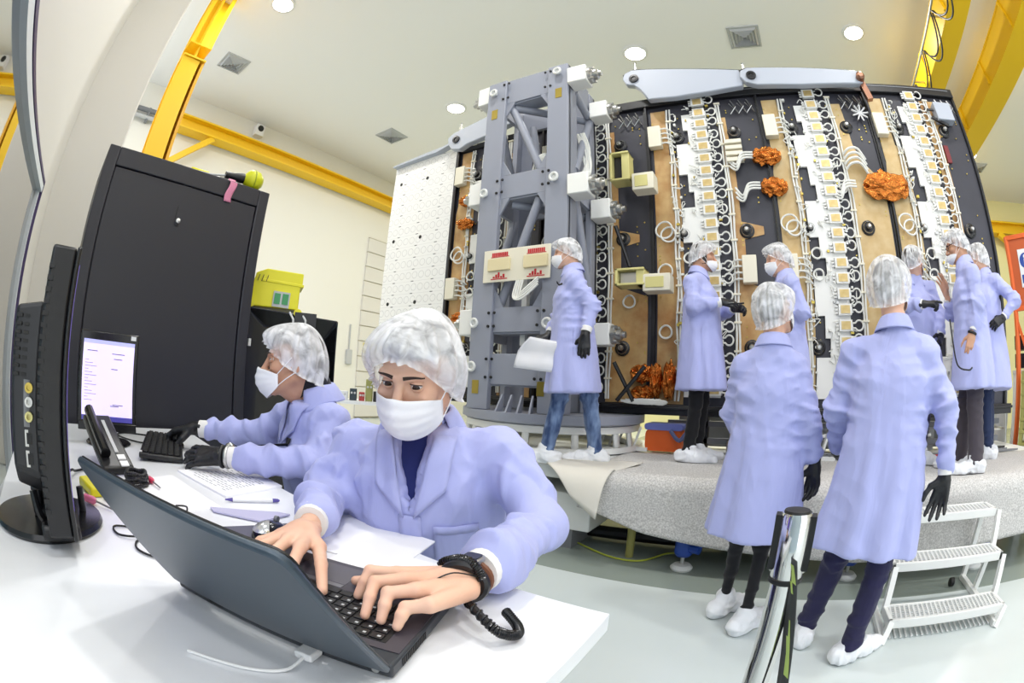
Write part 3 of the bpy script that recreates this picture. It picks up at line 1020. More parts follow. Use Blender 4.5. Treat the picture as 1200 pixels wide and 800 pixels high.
# yellow chromate brackets between tower and satellite
for bi, (x0, z0, x1, z1) in enumerate(((-1.42, 3.20, -1.22, 3.52), (-1.20, 3.08, -0.98, 3.26), (-1.38, 2.14, -1.10, 2.30), (-1.12, 2.08, -0.86, 2.24))):
    br = MB()
    if bi % 2 == 0:
        br.bb((x0, 3.93, z0), (x1, 4.12, z0 + .02)).bb((x0, 3.93, z1 - .02), (x1, 4.12, z1)).bb((x0, 3.93, z0), (x0 + .025, 4.12, z1)).bb((x1 - .08, 3.95, z0), (x1, 4.1, z1))
        so = obj('side_bracket', br, M['yelgreen'], tw, bevel=0.004)
        obj('clamp_block', MB().bb((x0 + .03, 4.0, z0 + .025), (x1 - .085, 4.11, z1 - .025)), M['blackplastic'] if bi == 0 else M['dullsteel'], so, bevel=0.004)
    else:
        so = obj('side_bracket', br.bb((x0, 3.95, z0), (x1, 4.12, z1)), M['cream'], tw, bevel=0.008)
        obj('cover_plate', MB().bb((x0 + .03, 3.942, z0 + .03), (x1 - .06, 3.95, z1 - .03)), M['yelgreen'], so, bevel=0.003)
for (xa, za, xb, zb) in ((-1.40, 1.45, -1.22, 1.10), (-1.40, 2.75, -1.28, 2.35), (-1.36, 1.10, -1.12, 1.42)):
    obj('strut', MB().tube([(xa, 4.02, za), (xb, 4.08, zb)], .02, 8), M['blackplastic'], tw)
# white cable loom inside the tower side
for q in range(9):
    r_ = random.Random(q)
    pts = smooth_path([(-1.66 + r_.uniform(-.05, .05), 3.75, 3.7), (-1.6 + r_.uniform(-.04, .06), 3.72, 3.45), (-1.56 + r_.uniform(-.05, .06), 3.68, 3.2), (-1.62, 3.62 + r_.uniform(-.04, .04), 3.02)], 6)
    obj('cable', MB().tube(pts, 0.012, 6), M['cable'], tw)
for q in range(5):
    pts = smooth_path([(-2.05 + q * .03, 3.5, 3.18), (-1.98 + q * .02, 3.46, 3.32 - q * .01), (-1.88, 3.46, 3.36 - q * .02), (-1.8, 3.55, 3.30 - q * .03)], 6)
    obj('cable', MB().tube(pts, 0.011, 6), M['cable'], tw)
for q in range(4):
    pts = smooth_path([(-2.06 + .02 * q, 3.34, 2.1), (-2.08 + .02 * q, 3.32, 1.95), (-1.98, 3.30, 1.93 + .02 * q), (-1.84, 3.32, 2.05 + .02 * q)], 6)
    obj('cable', MB().tube(pts, 0.009, 6), M['cable'], tw)
obj('white_duct', MB().bb((-2.10, 3.5, 1.55), (-2.05, 3.56, 2.2)), M['whitemetal'], tw)
# wiring board with red lettering strips
wb = thing('wiring_board', 'cream wiring board with red printed strips fixed across the tower', 'panel', (-2.1, 3.33, 2.12))
obj('backing_plate', MB().bb((-2.42, 3.335, 2.10), (-1.74, 3.35, 2.40)), M['cream'], wb, bevel=0.004)
for x0 in (-2.36, -1.99):
    obj('terminal_cover', MB().bb((x0, 3.31, 2.20), (x0 + .23, 3.335, 2.31)), mat('pale gold cover', (226, 212, 170), 0.4), wb, bevel=0.004)
    rs = MB()
    for q in range(9):
        rs.bb((x0 + .03 + q * .019, 3.331, 2.335), (x0 + .044 + q * .019, 3.335, 2.37))
    rs.bb((x0 + .02, 3.331, 2.327), (x0 + .21, 3.335, 2.332))
    for q in range(5):
        rs.bb((x0 + .05 + q * .026, 3.331, 2.135), (x0 + .068 + q * .026, 3.335, 2.15 + (q % 3) * .018))
    rs.bb((x0 + .03, 3.331, 2.122), (x0 + .2, 3.335, 2.13))
    obj('red_marking', rs, M['red'], wb)

# ring base of the tower and its white stand
rb = thing('tower_ring', 'heavy grey ring flange carrying the lattice tower', 'ring', (-2.05, 3.95, 0.86))
obj('ring', MB().lathe([(0.45, 0.88), (0.85, 0.88), (0.90, 0.90), (0.90, 0.972), (0.45, 0.972), (0.45, 0.88)], (-2.05, 4.15, 0), n=64, cap=False), M['towergrey'], rb)
rib = MB()
for ang in (222, 228, 234, 262, 269, 276, 283):
    a = R(ang)
    c, s = math.cos(a), math.sin(a)
    rib.prism([(0.80, 0.972), (0.885, 0.972), (0.80, 1.12), (0.785, 1.12)], (-2.05, 4.15, 0), (c, s, 0), (0, 0, 1), 0.016)
obj('rib', rib, M['towergrey'], rb, smooth=False)
st = thing('ring_stand', 'white conical stand with oval cut-outs under the grey ring', 'stand', (-2.05, 3.95, 0.65))
NS = 26
for k in range(NS):
    a0 = 2 * math.pi * k / NS
    sg = MB()
    sg.lathe([(0.87, 0.655), (0.83, 0.875)], (-2.05, 4.15, 0), n=1, a0=a0 + .035, a1=a0 + 2 * math.pi / NS * 0.42)
    if k % 1 == 0 and 100 < math.degrees(a0) % 360 + 0 < 361:
        obj('stand_leg', sg, M['whitemetal'], st, solid=0.03)
obj('stand_rim', MB().lathe([(0.74, 0.82), (0.86, 0.82), (0.86, 0.878), (0.74, 0.878), (0.74, 0.82)], (-2.05, 4.15, 0), n=52, cap=False).lathe([(0.74, 0.652), (0.90, 0.652), (0.89, 0.70), (0.74, 0.70), (0.74, 0.652)], (-2.05, 4.15, 0), n=52, cap=False), M['whitemetal'], st)

# ------------------------------------------------------------------ platform with carpet, step, levelling feet
PZ = 0.65
pf = thing('platform', 'low white steel platform under the satellite', 'platform', (0, 4, 0))
obj('deck', MB().bb((-3.0, 2.98, PZ - .10), (3.10, 5.12, PZ - .012)), M['whitemetal'], pf)
lg = MB()
for x in (-2.7, -0.2, 1.3, 2.8):
    for y in (3.8, 5.0):
        obj('leg', MB().bb((x - .05, y - .05, 0.0), (x + .05, y + .05, PZ - .1)), M['whitemetal'], pf)
for y in (3.8, 5.0):
    obj('cross_beam', MB().bb((-2.9, y - .05, 0.44), (3.0, y + .05, 0.54)), M['whitemetal'], pf)

# carpet: flat on the deck, rolling over the front edge, lower edge uneven


def carpet_edge(x):
    xs = [-1.42, -1.08, -0.74, -0.33, 0.2, 0.73, 1.3, 2.0, 2.8, 3.6]
    zs = [0.42, 0.375, 0.27, 0.225, 0.18, 0.155, 0.18, 0.235, 0.27, 0.3]
    return float(np.interp(x, xs, zs))


def carpet_fn(u, v):
    x = -1.20 + u * 4.28
    if v < 0.5:
        y = 4.0 - (v / 0.5) * (4.0 - 2.98)
        z = PZ + 0.006 * math.sin(3 * x + 2 * y)
    else:
        t = (v - 0.5) / 0.5
        zl = carpet_edge(x)
        ang = min(t / 0.35, 1) * math.pi / 2
        rr = 0.10
        if t < 0.35:
            y = 2.98 - rr * math.sin(ang)
            z = PZ - rr * (1 - math.cos(ang))
        else:
            y = 2.88 - 0.02 * (t - .35) + 0.012 * math.sin(5 * x) * (t - .35)
            z = PZ - rr - (t - 0.35) / 0.65 * (PZ - rr - zl)
    y += 0.008 * math.sin(2.3 * x + 1)
    return (x, y, z)


cp = obj('carpet', MB().grid(carpet_fn, 70, 44), M['carpet'], None, sharp=180, solid=0.01)
setprops(cp, 'speckled grey carpet draped over the front of the platform', 'carpet')


def mat_fn(u, v):
    # beige felt corner folded over the platform edge
    x = -1.52 + u * 0.62
    y = 3.62 - v * 0.75
    z = PZ + 0.016 + 0.012 * math.sin(9 * u + 3)
    if y < 2.96:
        drop = (2.96 - y) / 0.09
        z -= 0.30 * min(drop, 1) * (1 - abs(u - 0.72) / 0.9)
        y = 2.96 - min(drop, 1) * 0.11
    return (x + 0.10 * v, y, z)


fm = MB()


def felt(u, v):
    # quad from rear edge to a hanging pointed tip
    A = Vector((-1.52, 3.3, PZ + .012))
    B = Vector((-0.88, 3.3, PZ + .02))
    s = v
    if s < 0.55:
        k = s / 0.55
        l = A.lerp(Vector((-1.50, 2.95, PZ + .012)), k)
        r = B.lerp(Vector((-0.98, 2.95, PZ + .02)), k)
        p = l.lerp(r, u)
        p.z += 0.02 * math.sin(5 * u) * k
    else:
        k = (s - 0.55) / 0.45
        l = Vector((-1.50, 2.95, PZ + .012)).lerp(Vector((-1.22, 2.78, PZ - .17)), k)
        r = Vector((-0.98, 2.95, PZ + .02)).lerp(Vector((-1.02, 2.76, PZ - .30)), k)
        p = l.lerp(r, u)
        p.y -= 0.07 * math.sin(math.pi * k * 0.5) * (1 - k) * 2
        p.z += 0.06 * math.sin(math.pi * k)
    return tuple(p)


ft = obj('felt_mat', fm.grid(felt, 16, 24), M['mat2'], None, sharp=180, solid=0.008)
setprops(ft, 'beige felt mat with a corner hanging over the platform edge', 'mat')

# white equipment base boxes visible at the platform corner
bx = thing('base_unit', 'white steel base unit under the folded felt corner', 'base unit', (-1.35, 3.2, 0))
obj('housing', MB().bb((-2.0, 3.02, 0.16), (-1.16, 3.6, 0.44)), M['whitemetal'], bx, bevel=0.01)
obj('foot_plate', MB().bb((-1.9, 3.05, 0.0), (-1.3, 3.5, 0.16)), M['grey'], bx)
obj('latch', MB().bb((-1.16, 3.25, 0.27), (-1.145, 3.29, 0.33)), M['black'], bx)
for i, (x, y, lab) in enumerate(((-0.45, 3.0, 'blue levelling foot left of the woman in black leggings'), (0.73, 3.0, 'blue levelling foot seen between the legs in navy trousers'),
                                 (1.83, 3.02, 'blue levelling foot glimpsed through the white step'))):
    t = thing('levelling_foot', lab, 'levelling foot', (x, y, 0), 'blue levelling feet under the platform')
    obj('pad', MB().lathe([(0.075, 0.0), (0.08, 0.015), (0.06, 0.035), (0.02, 0.04), (0.0001, 0.04)], (x, y, 0), n=22), M['whitemetal'], t)
    obj('stem', MB().lathe([(0.014, 0.03), (0.014, 0.14)], (x, y, 0), n=10), M['dullsteel'], t)
    obj('jack_body', MB().lathe([(0.05, 0.10), (0.065, 0.12), (0.065, 0.21), (0.03, 0.23), (0.03, 0.5), (0.0001, 0.5)], (x, y, 0), n=16).lathe([(0.035, 0), (0.035, 0.08), (0.0001, 0.085)], (x + .04, y - .02, .17), axis=(1, -.4, 0), n=10), M['blue'], t)
pts = smooth_path([(-1.5, 3.3, 0.012), (-1.2, 3.12, 0.012), (-0.95, 3.0, 0.012), (-0.75, 3.02, 0.012), (-0.62, 3.2, 0.02), (-0.5, 3.05, 0.1), (-0.46, 2.98, 0.16)], 6)
setprops(obj('ground_cable', MB().tube(pts, 0.007, 6), mat('yellow green cable', (170, 180, 60), 0.5), None), 'thin yellow green cable on the dark floor below the carpet', 'cable')
pv = thing('floor_pipe', 'dark pipe and hose lying under the platform', 'pipe', (-0.9, 3.4, 0))
obj('pipe_run', MB().tube([(-1.3, 3.4, 0.06), (0.2, 3.5, 0.06)], 0.05, 10), M['black'], pv)
obj('pipe_post', MB().tube([(-0.86, 3.1, 0.0), (-0.86, 3.1, 0.4)], 0.03, 10), M['olive'], pv)

# white three-tread step
stp = thing('step_stool', 'white steel step with three perforated treads beside the platform', 'step', (1.22, 2.4, 0))
M['perf'] = mat('white perforated tread', (214, 215, 214), 0.5)
SX0, SX1 = 0.80, 1.585
treads = ((2.10, 2.30, 0.115, 0.035), (2.355, 2.55, 0.325, 0.05), (2.60, 2.80, 0.52, 0.06))
for y0, y1, z, dx in treads:
    x0, x1 = SX0 + dx, SX1 + dx * 1.6
    fr = MB()
    fr.bb((x0, y0, z - .05), (x1, y0 + .02, z)).bb((x0, y1 - .02, z - .05), (x1, y1, z)).bb((x0, y0, z - .05), (x0 + .025, y1, z)).bb((x1 - .025, y0, z - .05), (x1, y1, z))
    tf = obj('tread', fr, M['whitemetal'], stp, bevel=0.004)
    g = MB()
    n = 26
    for q in range(n):
        xx = x0 + .03 + q * (x1 - x0 - .06) / (n - 1)
        g.bar((xx - .012, y0 + .02, z - .006), (xx + .012, y1 - .02, z - .006), 0.011, 0.006)
    for q in range(7):
        yy = y0 + .03 + q * (y1 - y0 - .06) / 6
        g.bb((x0 + .02, yy - .003, z - .009), (x1 - .02, yy + .003, z - .004))
    obj('mesh', g, M['perf'], tf, smooth=False)
for x, dxx in ((SX0 + .015, 1), (SX1 - .0, 1)):
    for (ya, za, yb, zb, k0, k1) in ((2.06, 0.0, 2.11, 0.10, 0.0, .035), (2.28, 0.10, 2.37, 0.30, .035, .06), (2.52, 0.30, 2.61, 0.50, .05, .075)):
        kk = 1 if x < 1 else 1.6
        obj('front_leg', MB().bar((x + k0 * kk, ya, za), (x + k1 * kk, yb, zb), 0.035, 0.035, up=(0, 1, 0)), M['whitemetal'], stp)
    for (yy, zt) in ((2.54, 0.30), (2.78, 0.50)):
        obj('rear_leg', MB().bar((x + .06, yy + .04, 0.0), (x + .075, yy, zt), 0.035, 0.035, up=(0, 1, 0)), M['whitemetal'], stp)
    obj('side_rail', MB().bar((x, 2.06, 0.02), (x + .05, 2.82, 0.02), 0.035, 0.035), M['whitemetal'], stp)
g = MB()
for q in range(22):
    xx = SX0 + .05 + q * .034
    g.bar((xx - .01, 2.1, 0.012), (xx + .01, 2.28, 0.012), 0.010, 0.006)
obj('floor_mesh', g, M['perf'], stp, smooth=False)
obj('caster', MB().lathe([(0.03, -.015), (0.03, .015)], (1.5, 2.72, 0.03), axis=(1, 0, 0), n=12), M['black'], stp)

# stanchion post with black retractable belt
sp = thing('stanchion', 'chrome barrier post with a black belt head in the foreground', 'barrier post', (0.085, 0.885, 0))
SPX, SPY = 0.085, 0.885
obj('base', MB().lathe([(0.17, 0.0), (0.17, 0.02), (0.10, 0.035), (0.035, 0.045)], (SPX, SPY, 0), n=32), M['steel'], sp)
obj('post', MB().lathe([(0.030, 0.03), (0.030, 0.86)], (SPX, SPY, 0), n=28), M['steel'], sp)
obj('cassette', MB().lathe([(0.032, 0.84), (0.034, 0.85), (0.034, 0.972), (0.031, 0.98), (0.0001, 0.98)], (SPX, SPY, 0), n=28), M['steel'], sp)
obj('collar', MB().lathe([(0.0345, 0.838), (0.036, 0.84), (0.036, 0.848), (0.0345, 0.85)], (SPX, SPY, 0), n=28), M['black'], sp)
cl = MB()
vd = Vector((SPX, SPY, 0)).normalized()
rt = Vector((vd.y, -vd.x, 0))
for s in (-1, 1):
    c = Vector((SPX, SPY, 0.92)) + rt * s * 0.036
    cl.bar(c - Vector((0, 0, .055)), c + Vector((0, 0, .055)), 0.03, 0.012, up=tuple(rt))
obj('belt_slot', cl, M['black'], sp)
obj('cap', MB().lathe([(0.028, 0.979), (0.026, 0.984), (0.0001, 0.985)], (SPX, SPY, 0), n=28), M['black'], sp)
sc = MB()
for s in (-1, 1):
    c = Vector((SPX, SPY, 0.862)) + rt * s * 0.033
    sc.sphere(c, 0.006, 8, 6)
obj('screw', sc, M['dullsteel'], sp)
bl = MB()
b0 = Vector((SPX, SPY, 0)) - vd * 0.037 + rt * 0.006
pts = [b0 + Vector((0, 0, 0.90)), b0 + rt * .025 + Vector((0, 0, .77)), b0 + rt * .075 - vd * .012 + Vector((0, 0, .5)), b0 + rt * .115 - vd * .02 + Vector((0, 0, .25)), b0 + rt * .14 - vd * .03 + Vector((0, 0, .03))]
pts = smooth_path(pts, 6)
vs, fs = [], []
for i, q in enumerate(pts):
    tw_ = R(62) - R(25) * i / len(pts)
    d = rt * math.cos(tw_) - vd * math.sin(tw_)
    vs += [q - d * 0.022, q + d * 0.022]
fs = [(2 * i, 2 * i + 1, 2 * i + 3, 2 * i + 2) for i in range(len(pts) - 1)]
bo = obj('belt', MB().add(vs, fs), mat('dark belt webbing', (58, 60, 60), 0.6), sp, sharp=180, solid=0.002)
dg = MB()
for i in (1, 2, 3, 6, 7, 8, 11, 12, 13):
    q = pts[i]
    q2 = pts[i + 1]
    tw_ = R(62) - R(25) * i / len(pts)
    d = rt * math.cos(tw_) - vd * math.sin(tw_)
    nn = d.cross(Vector((0, 0, 1)))
    nn = nn if nn.dot(Vector((SPX, SPY, 0))) < 0 else -nn
    e = nn * 0.0018
    k = 0.004 + 0.006 * (i % 3)
    dg.add([q + e - d * .006 * (i % 2), q + e + d * k, q2 + e + d * (k + .006), q2 + e + d * .001], [(0, 1, 2, 3)])
obj('belt_print', dg, mat('pale green print', (196, 220, 120), 0.6), sp, smooth=False)

# ------------------------------------------------------------------ clutter behind the platform edge
tb = thing('tool_bag', 'orange and blue tool bag on the deck under the satellite beam', 'bag', (-0.92, 4.18, PZ))
obj('body', MB().rbox((-0.92, 4.2, PZ + .11), (0.34, 0.2, 0.20), 0.05, axis='Y'), M['orange'], tb)
obj('flap', MB().rbox((-0.92, 4.2, PZ + .23), (0.36, 0.22, 0.06), 0.025, axis='Y'), mat('violet blue nylon', (110, 120, 190), 0.6), tb)
obj('strap', MB().tube(smooth_path([(-0.85, 4.08, PZ + .2), (-0.76, 4.05, PZ + .12), (-0.68, 4.06, PZ + .2), (-0.62, 4.1, PZ + .1)], 5), 0.02, 6), mat('slate nylon', (90, 100, 140), 0.6), tb)
dl = thing('transport_dolly', 'black and steel transport dolly carrying the satellite beam', 'dolly', (0, 4.45, PZ))
for x in (-0.6, 0.9, 2.4):
    obj('upright', MB().bb((x - .05, 4.4, PZ - .012), (x + .05, 4.5, 0.98)), M['blackplastic'], dl)
for z in (0.72, 0.88):
    obj('frame_rail', MB().bb((-0.95, 4.4, z), (2.7, 4.46, z + .05)), M['grey'], dl)
obj('rear_skirt', MB().bb((-0.9, 4.72, 0.66), (2.65, 4.76, 0.97)), mat('mid grey skirt', (150, 152, 150), 0.6), dl)
for q, (x, w_, h_) in enumerate(((-0.1, .3, .2), (0.55, .2, .26), (1.0, .34, .16), (1.75, .26, .24), (2.25, .2, .18))):
    eb_ = obj('drive_unit', MB().rbox((x, 4.6, PZ + h_ / 2), (w_, .16, h_), .02), M['lightgrey'] if q % 2 else M['grey'], dl, bevel=.01)
    obj('drive_cap', MB().lathe([(.04, 0), (.04, .05), (.02, .06), (.0001, .06)], (x + .03, 4.52, PZ + h_ * .6), axis=(0, -1, 0), n=12), M['dullsteel'], eb_)
for x in (-0.3, 0.45, 1.35, 2.1):
    j = MB()
    j.lathe([(0.05, 0), (0.05, .1), (0.03, .12), (0.03, .2), (0.0001, .2)], (x, 4.3, PZ), n=14).bar((x, 4.3, PZ + .15), (x + .3, 4.35, PZ + .2), .03, .03)
    obj('jack', j, M['dullsteel'], dl)
for x0, y0, lab in ((-1.32, 4.1, 'white slatted rack lying on the deck left of the orange tool bag'), (0.4, 3.95, 'white low slatted rack on the deck behind the woman in black leggings')):
    t = thing('slatted_rack', lab, 'rack', (x0, y0, PZ))
    for q in range(5):
        obj('slat', MB().bar((x0 - .2 + q * .08, y0, PZ + .02), (x0 - .14 + q * .08, y0 + .02, PZ + .22), 0.03, 0.02), M['whitemetal'], t)
    obj('rail', MB().bb((x0 - .24, y0 - .02, PZ), (x0 + .26, y0 + .04, PZ + .035)), M['whitemetal'], t)
hs = MB()
for q in range(10):
    r_ = random.Random(50 + q)
    hs.tube(smooth_path([(-1.22 + r_.uniform(-.1, .3), 4.08, 1.08 + r_.uniform(0, .04)) for _ in range(6)], 5), 0.012, 6)
setprops(obj('cable_bundle', hs, M['cable'], None), 'tangle of white cables lying on the beam below the copper foil', 'cable')
hz = MB()
for q in range(14):
    r_ = random.Random(90 + q)
    x0 = r_.uniform(0.3, 2.6)
    y0 = r_.uniform(3.95, 4.25)
    hz.tube(smooth_path([(x0 + r_.uniform(-.3, .3), y0 + r_.uniform(-.1, .1), PZ + .012 + r_.uniform(0, .03)) for _ in range(6)], 5), 0.009, 6, mi=q % 3)
setprops(obj('hose_tangle', hz, [M['black'], M['grey'], M['red']], None), 'tangle of dark hoses on the deck behind the visitors', 'hose')
gm = thing('gearbox', 'black and red motor gearbox on the deck left of the grey trousers', 'motor', (1.45, 4.0, PZ))
obj('body', MB().lathe([(0.07, 0), (0.09, .04), (0.09, .16), (0.05, .2), (0.05, .3), (0.0001, .3)], (1.42, 4.0, PZ), n=16), M['blackplastic'], gm)
obj('housing', MB().rbox((1.42, 4.0, PZ + .36), (0.16, 0.16, 0.14), 0.03), mat('dark red casing', (110, 40, 44), 0.4), gm, bevel=0.01)

# right background: orange frame with sign, black boxes, olive rack, stool, white bin
orx = thing('orange_frame', 'orange steel frame with a blue sign at the right edge', 'frame', (3.5, 4.95, 0))
OU = Vector((0.80, -0.60, 0))
o0 = Vector((3.31, 4.88, 0))
f = MB()
for s in (0.0, 0.75):
    p = o0 + OU * s
    f.bar((p.x, p.y, 0), (p.x, p.y, 2.86), 0.05, 0.05, up=(1, 0, 0))
for z in (2.84, 2.05):
    f.bar(o0 + Vector((0, 0, z)), o0 + OU * .75 + Vector((0, 0, z)), 0.05, 0.05)
f.bar(o0 + Vector((0, 0, 1.95)), o0 + OU * .2 + Vector((0, 0, 1.4)), 0.04, 0.04)
obj('frame_tube', f, M['orange'], orx)
pl = MB()
pl.bar(o0 + OU * .02 + Vector((0, 0, 2.45)), o0 + OU * .73 + Vector((0, 0, 2.45)), 0.02, 0.78)
obj('board', pl, mat('dark orange board', (196, 88, 34), 0.5), orx)
sg = MB()
c0 = o0 + OU * .24 + Vector((-0.012, -0.016, 2.48))
sg.bar(c0 - OU * .1, c0 + OU * .1, 0.006, 0.42)
s_ = obj('sign', sg, M['white'], orx)
nrm = Vector((-0.6, -0.8, 0))
obj('sign_disc', MB().lathe([(0.0001, 0.006), (0.085, 0.006), (0.085, 0.0)], c0 + Vector((0, 0, .08)), axis=tuple(nrm), n=22), M['blue'], s_)
sb2 = MB()
sb2.bar(c0 - OU * .08 + nrm * .005 + Vector((0, 0, -.12)), c0 + OU * .08 + nrm * .005 + Vector((0, 0, -.12)), 0.004, 0.09)
obj('sign_text_block', sb2, M['blue'], s_)
pg = MB()
pg.bar(c0 + nrm * .009 + Vector((-.0, 0, .03)), c0 + nrm * .009 + Vector((0, 0, .10)), 0.04, 0.004, up=tuple(nrm))
pg.lathe([(0.0001, 0.01), (0.022, 0.01), (0.022, 0.0)], c0 + Vector((0, 0, .125)), axis=tuple(nrm), n=14)
obj('sign_figure', pg, M['white'], s_)
for z, lab in ((1.42, 'upper black box of two under the orange frame'), (1.62, 'lower black box of two under the orange frame')):
    zz = 3.04 - z
    bxo = thing('black_box', lab if False else ('lower black box of the pair under the orange frame' if zz < 1.5 else 'upper black box of the pair under the orange frame'), 'box', (3.66, 5.03, zz), 'black boxes under the orange frame')
    obj('case', MB().rbox((3.66, 5.03, zz + .085), (0.5, 0.3, 0.155), 0.02, R(-37), axis='Z'), M['blackplastic'], bxo, bevel=0.008)
    obj('latch', MB().box((3.50, 4.96, zz + .08), (0.02, 0.05, 0.05), R(-37)), M['grey'], bxo)
tbx = thing('side_table', 'white side table holding the black boxes at right', 'table', (3.5, 5.0, 0))
obj('top', MB().box((3.70, 5.06, 1.385), (0.6, 0.44, 0.03), R(-37)), M['whitemetal'], tbx)
for a, b in ((-.27, -.19), (.27, -.19), (-.27, .19), (.27, .19)):
    v = Matrix.Rotation(R(-37), 3, 'Z') @ Vector((a, b, 0))
    obj('leg', MB().bb((3.70 + v.x - .02, 5.06 + v.y - .02, 0), (3.70 + v.x + .02, 5.06 + v.y + .02, 1.37)), M['whitemetal'], tbx)
wbn = thing('white_bin', 'white plastic bin behind the man in dark trousers', 'bin', (3.18, 5.4, 0.9))
obj('body', MB().rbox((3.22, 5.35, 1.22), (0.28, 0.24, 0.46), 0.04), mat('off white plastic', (214, 214, 218), 0.5), wbn, bevel=0.01)
obj('vent_slot', MB().box((3.15, 5.225, 1.3), (0.03, 0.01, 0.08), 0).box((3.24, 5.225, 1.3), (0.03, 0.01, 0.08), 0), M['grey'], wbn)
obj('pedestal', MB().rbox((3.22, 5.35, 0.495), (0.30, 0.28, 0.99), 0.04), M['lightgrey'], wbn, bevel=0.01)
rk = thing('bottle_rack', 'olive plastic rack of stacked trays at the right edge', 'rack', (3.5, 4.6, 0))
for q in range(11):
    tr_ = MB()
    z0 = 0.0 + q * 0.125
    tr_.box((3.38, 4.55, z0 + .015), (0.4, 0.3, 0.03), R(-37))
    for a in (-.17, -.06, .06, .17):
        for b in (-.12, .12):
            v = Matrix.Rotation(R(-37), 3, 'Z') @ Vector((a, b, 0))
            tr_.box((3.38 + v.x, 4.55 + v.y, z0 + .075), (0.05, 0.05, 0.10), R(-37))
    obj('tray', tr_, M['olive'], rk, bevel=0.004)
stl = thing('stool', 'blue topped steel stool behind the man in dark trousers', 'stool', (2.86, 4.85, PZ))
obj('seat', MB().rbox((2.86, 4.85, 1.02), (0.34, 0.34, 0.06), 0.08), M['blue'], stl, bevel=0.01)
for a, b in ((-.13, -.13), (.13, -.13), (-.13, .13), (.13, .13)):
    obj('leg', MB().tube([(2.86 + a, 4.85 + b, 0.99), (2.86 + a * 1.2, 4.85 + b * 1.2, PZ)], 0.013), M['dullsteel'], stl)
obj('ring', MB().tube([(2.86 + .17 * math.cos(q), 4.85 + .17 * math.sin(q), .8) for q in np.linspace(0, 6.28, 20, endpoint=False)], 0.01, closed=True), M['dullsteel'], stl)

# ------------------------------------------------------------------ table
TZ = 0.83
tbl = thing('work_table', 'long white laminate work table in the foreground', 'table', (-1.4, 0.25, 0))
TROT = R(0)
tp = MB()
tp.prism([(-2.52, -0.20), (-0.20, -0.20), (-0.205, 0.672), (-2.52, 0.80)], (0, 0, TZ - 0.0175), (1, 0, 0), (0, 1, 0), 0.035)
obj('tabletop', tp, M['tabletop'], tbl, bevel=0.002)
ap = MB()
ap.bb((-2.45, -0.14, 0.72), (-0.27, -0.12, TZ - .035)).bb((-0.285, -0.13, 0.70), (-0.265, 0.60, TZ - .035)).bb((-2.45, 0.60, 0.72), (-0.27, 0.62, TZ - .035))
obj('apron', ap, M['whitemetal'], tbl)
for x, y in ((-0.28, -0.12), (-0.28, 0.59), (-1.4, -0.12), (-1.4, 0.60), (-2.42, -0.12), (-2.42, 0.60)):
    obj('leg', MB().bb((x - .025, y - .025, 0), (x + .025, y + .025, TZ - .035)), M['whitemetal'], tbl, bevel=0.003)

# ------------------------------------------------------------------ black cabinet
cb = thing('cabinet', 'tall charcoal black steel cabinet beyond the left end of the table', 'cabinet', (-2.9, 0.64, 0))
CX, C0, C1, CH = -2.6, 0.06, 1.22, 2.28
obj('body', MB().bb((CX - 0.62, C0, 0.03), (CX - 0.03, C1, CH)), M['cabinet'], cb, bevel=0.012)
fr = MB()
fr.bb((CX - .03, C0, 0.03), (CX, C0 + .075, CH)).bb((CX - .03, C1 - .075, 0.03), (CX, C1, CH)).bb((CX - .03, C0 + .075, CH - .11), (CX, C1 - .075, CH)).bb((CX - .03, C0 + .075, 0.03), (CX, C1 - .075, 0.1))
obj('door_frame', fr, M['cabinet'], cb, bevel=0.006)
dr = obj('door', MB().bb((CX - .028, C0 + .081, 0.106), (CX - .006, C1 - .081, CH - .116)), M['cabinet'], cb, bevel=0.004)
lk = MB()
lk.rbox((CX - .003, 0.63, 1.985), (0.006, 0.035, 0.12), 0.012, axis='X')
obj('lock_plate', lk, M['cabinet'], dr)
lk = MB()
lk.lathe([(0.014, 0), (0.014, .014), (0.0001, .018)], (CX, 0.63, 1.95), axis=(1, 0, 0), n=14)
obj('lock', lk, M['dullsteel'], dr)
eb = MB()
for y in (C0 + .06, C1 - .05):
    eb.tube([(CX - .1, y + .016 * math.cos(a), CH + .018 + .016 * math.sin(a)) for a in np.linspace(0, 6.28, 12, endpoint=False)], 0.005, 6, closed=True)
obj('lifting_eye', eb, M['dullsteel'], cb)

# sirens / lamp on the cabinet
hn = thing('handheld_lamp', 'yellow green globe lamp with a dark handle lying on the cabinet', 'lamp', (CX - .12, 1.05, CH))
HB = Vector((CX - .07, 1.10, CH + .072))
obj('globe', MB().lathe([(0.0001, .075), (0.035, .068), (0.062, .04), (0.07, 0.0), (0.062, -.035), (0.035, -.06), (0.03, -.07)], HB, axis=(0.1, 1, 0.05), n=28), M['yelball'], hn)
obj('globe_rib', MB().lathe([(0.071, -.004), (0.073, 0), (0.071, .004)], HB, axis=(0.1, 1, 0.05), n=28), mat('olive green rib', (150, 160, 20), 0.5), hn)
obj('handle', MB().lathe([(0.032, -.05), (0.034, -.09), (0.024, -.14), (0.022, -.2), (0.0001, -.2)], HB, axis=(0.1, 1, 0.05), n=18), M['blackplastic'], hn)
obj('cord', MB().tube(smooth_path([HB + Vector((-.02, -.2, -.015)), HB + Vector((-.0, -.3, -.045)), HB + Vector((.02, -.38, -.06)), HB + Vector((0, -.45, -.055))], 6), 0.008, 8), M['lightgrey'], hn)
yt = thing('yellow_tool', 'small yellow hand tool lying on the cabinet top', 'tool', (CX - .1, 0.76, CH))
obj('grip', MB().rbox((CX - .1, 0.72, CH + .022), (0.05, 0.14, 0.04), 0.018), M['brightyellow'], yt, bevel=0.006)
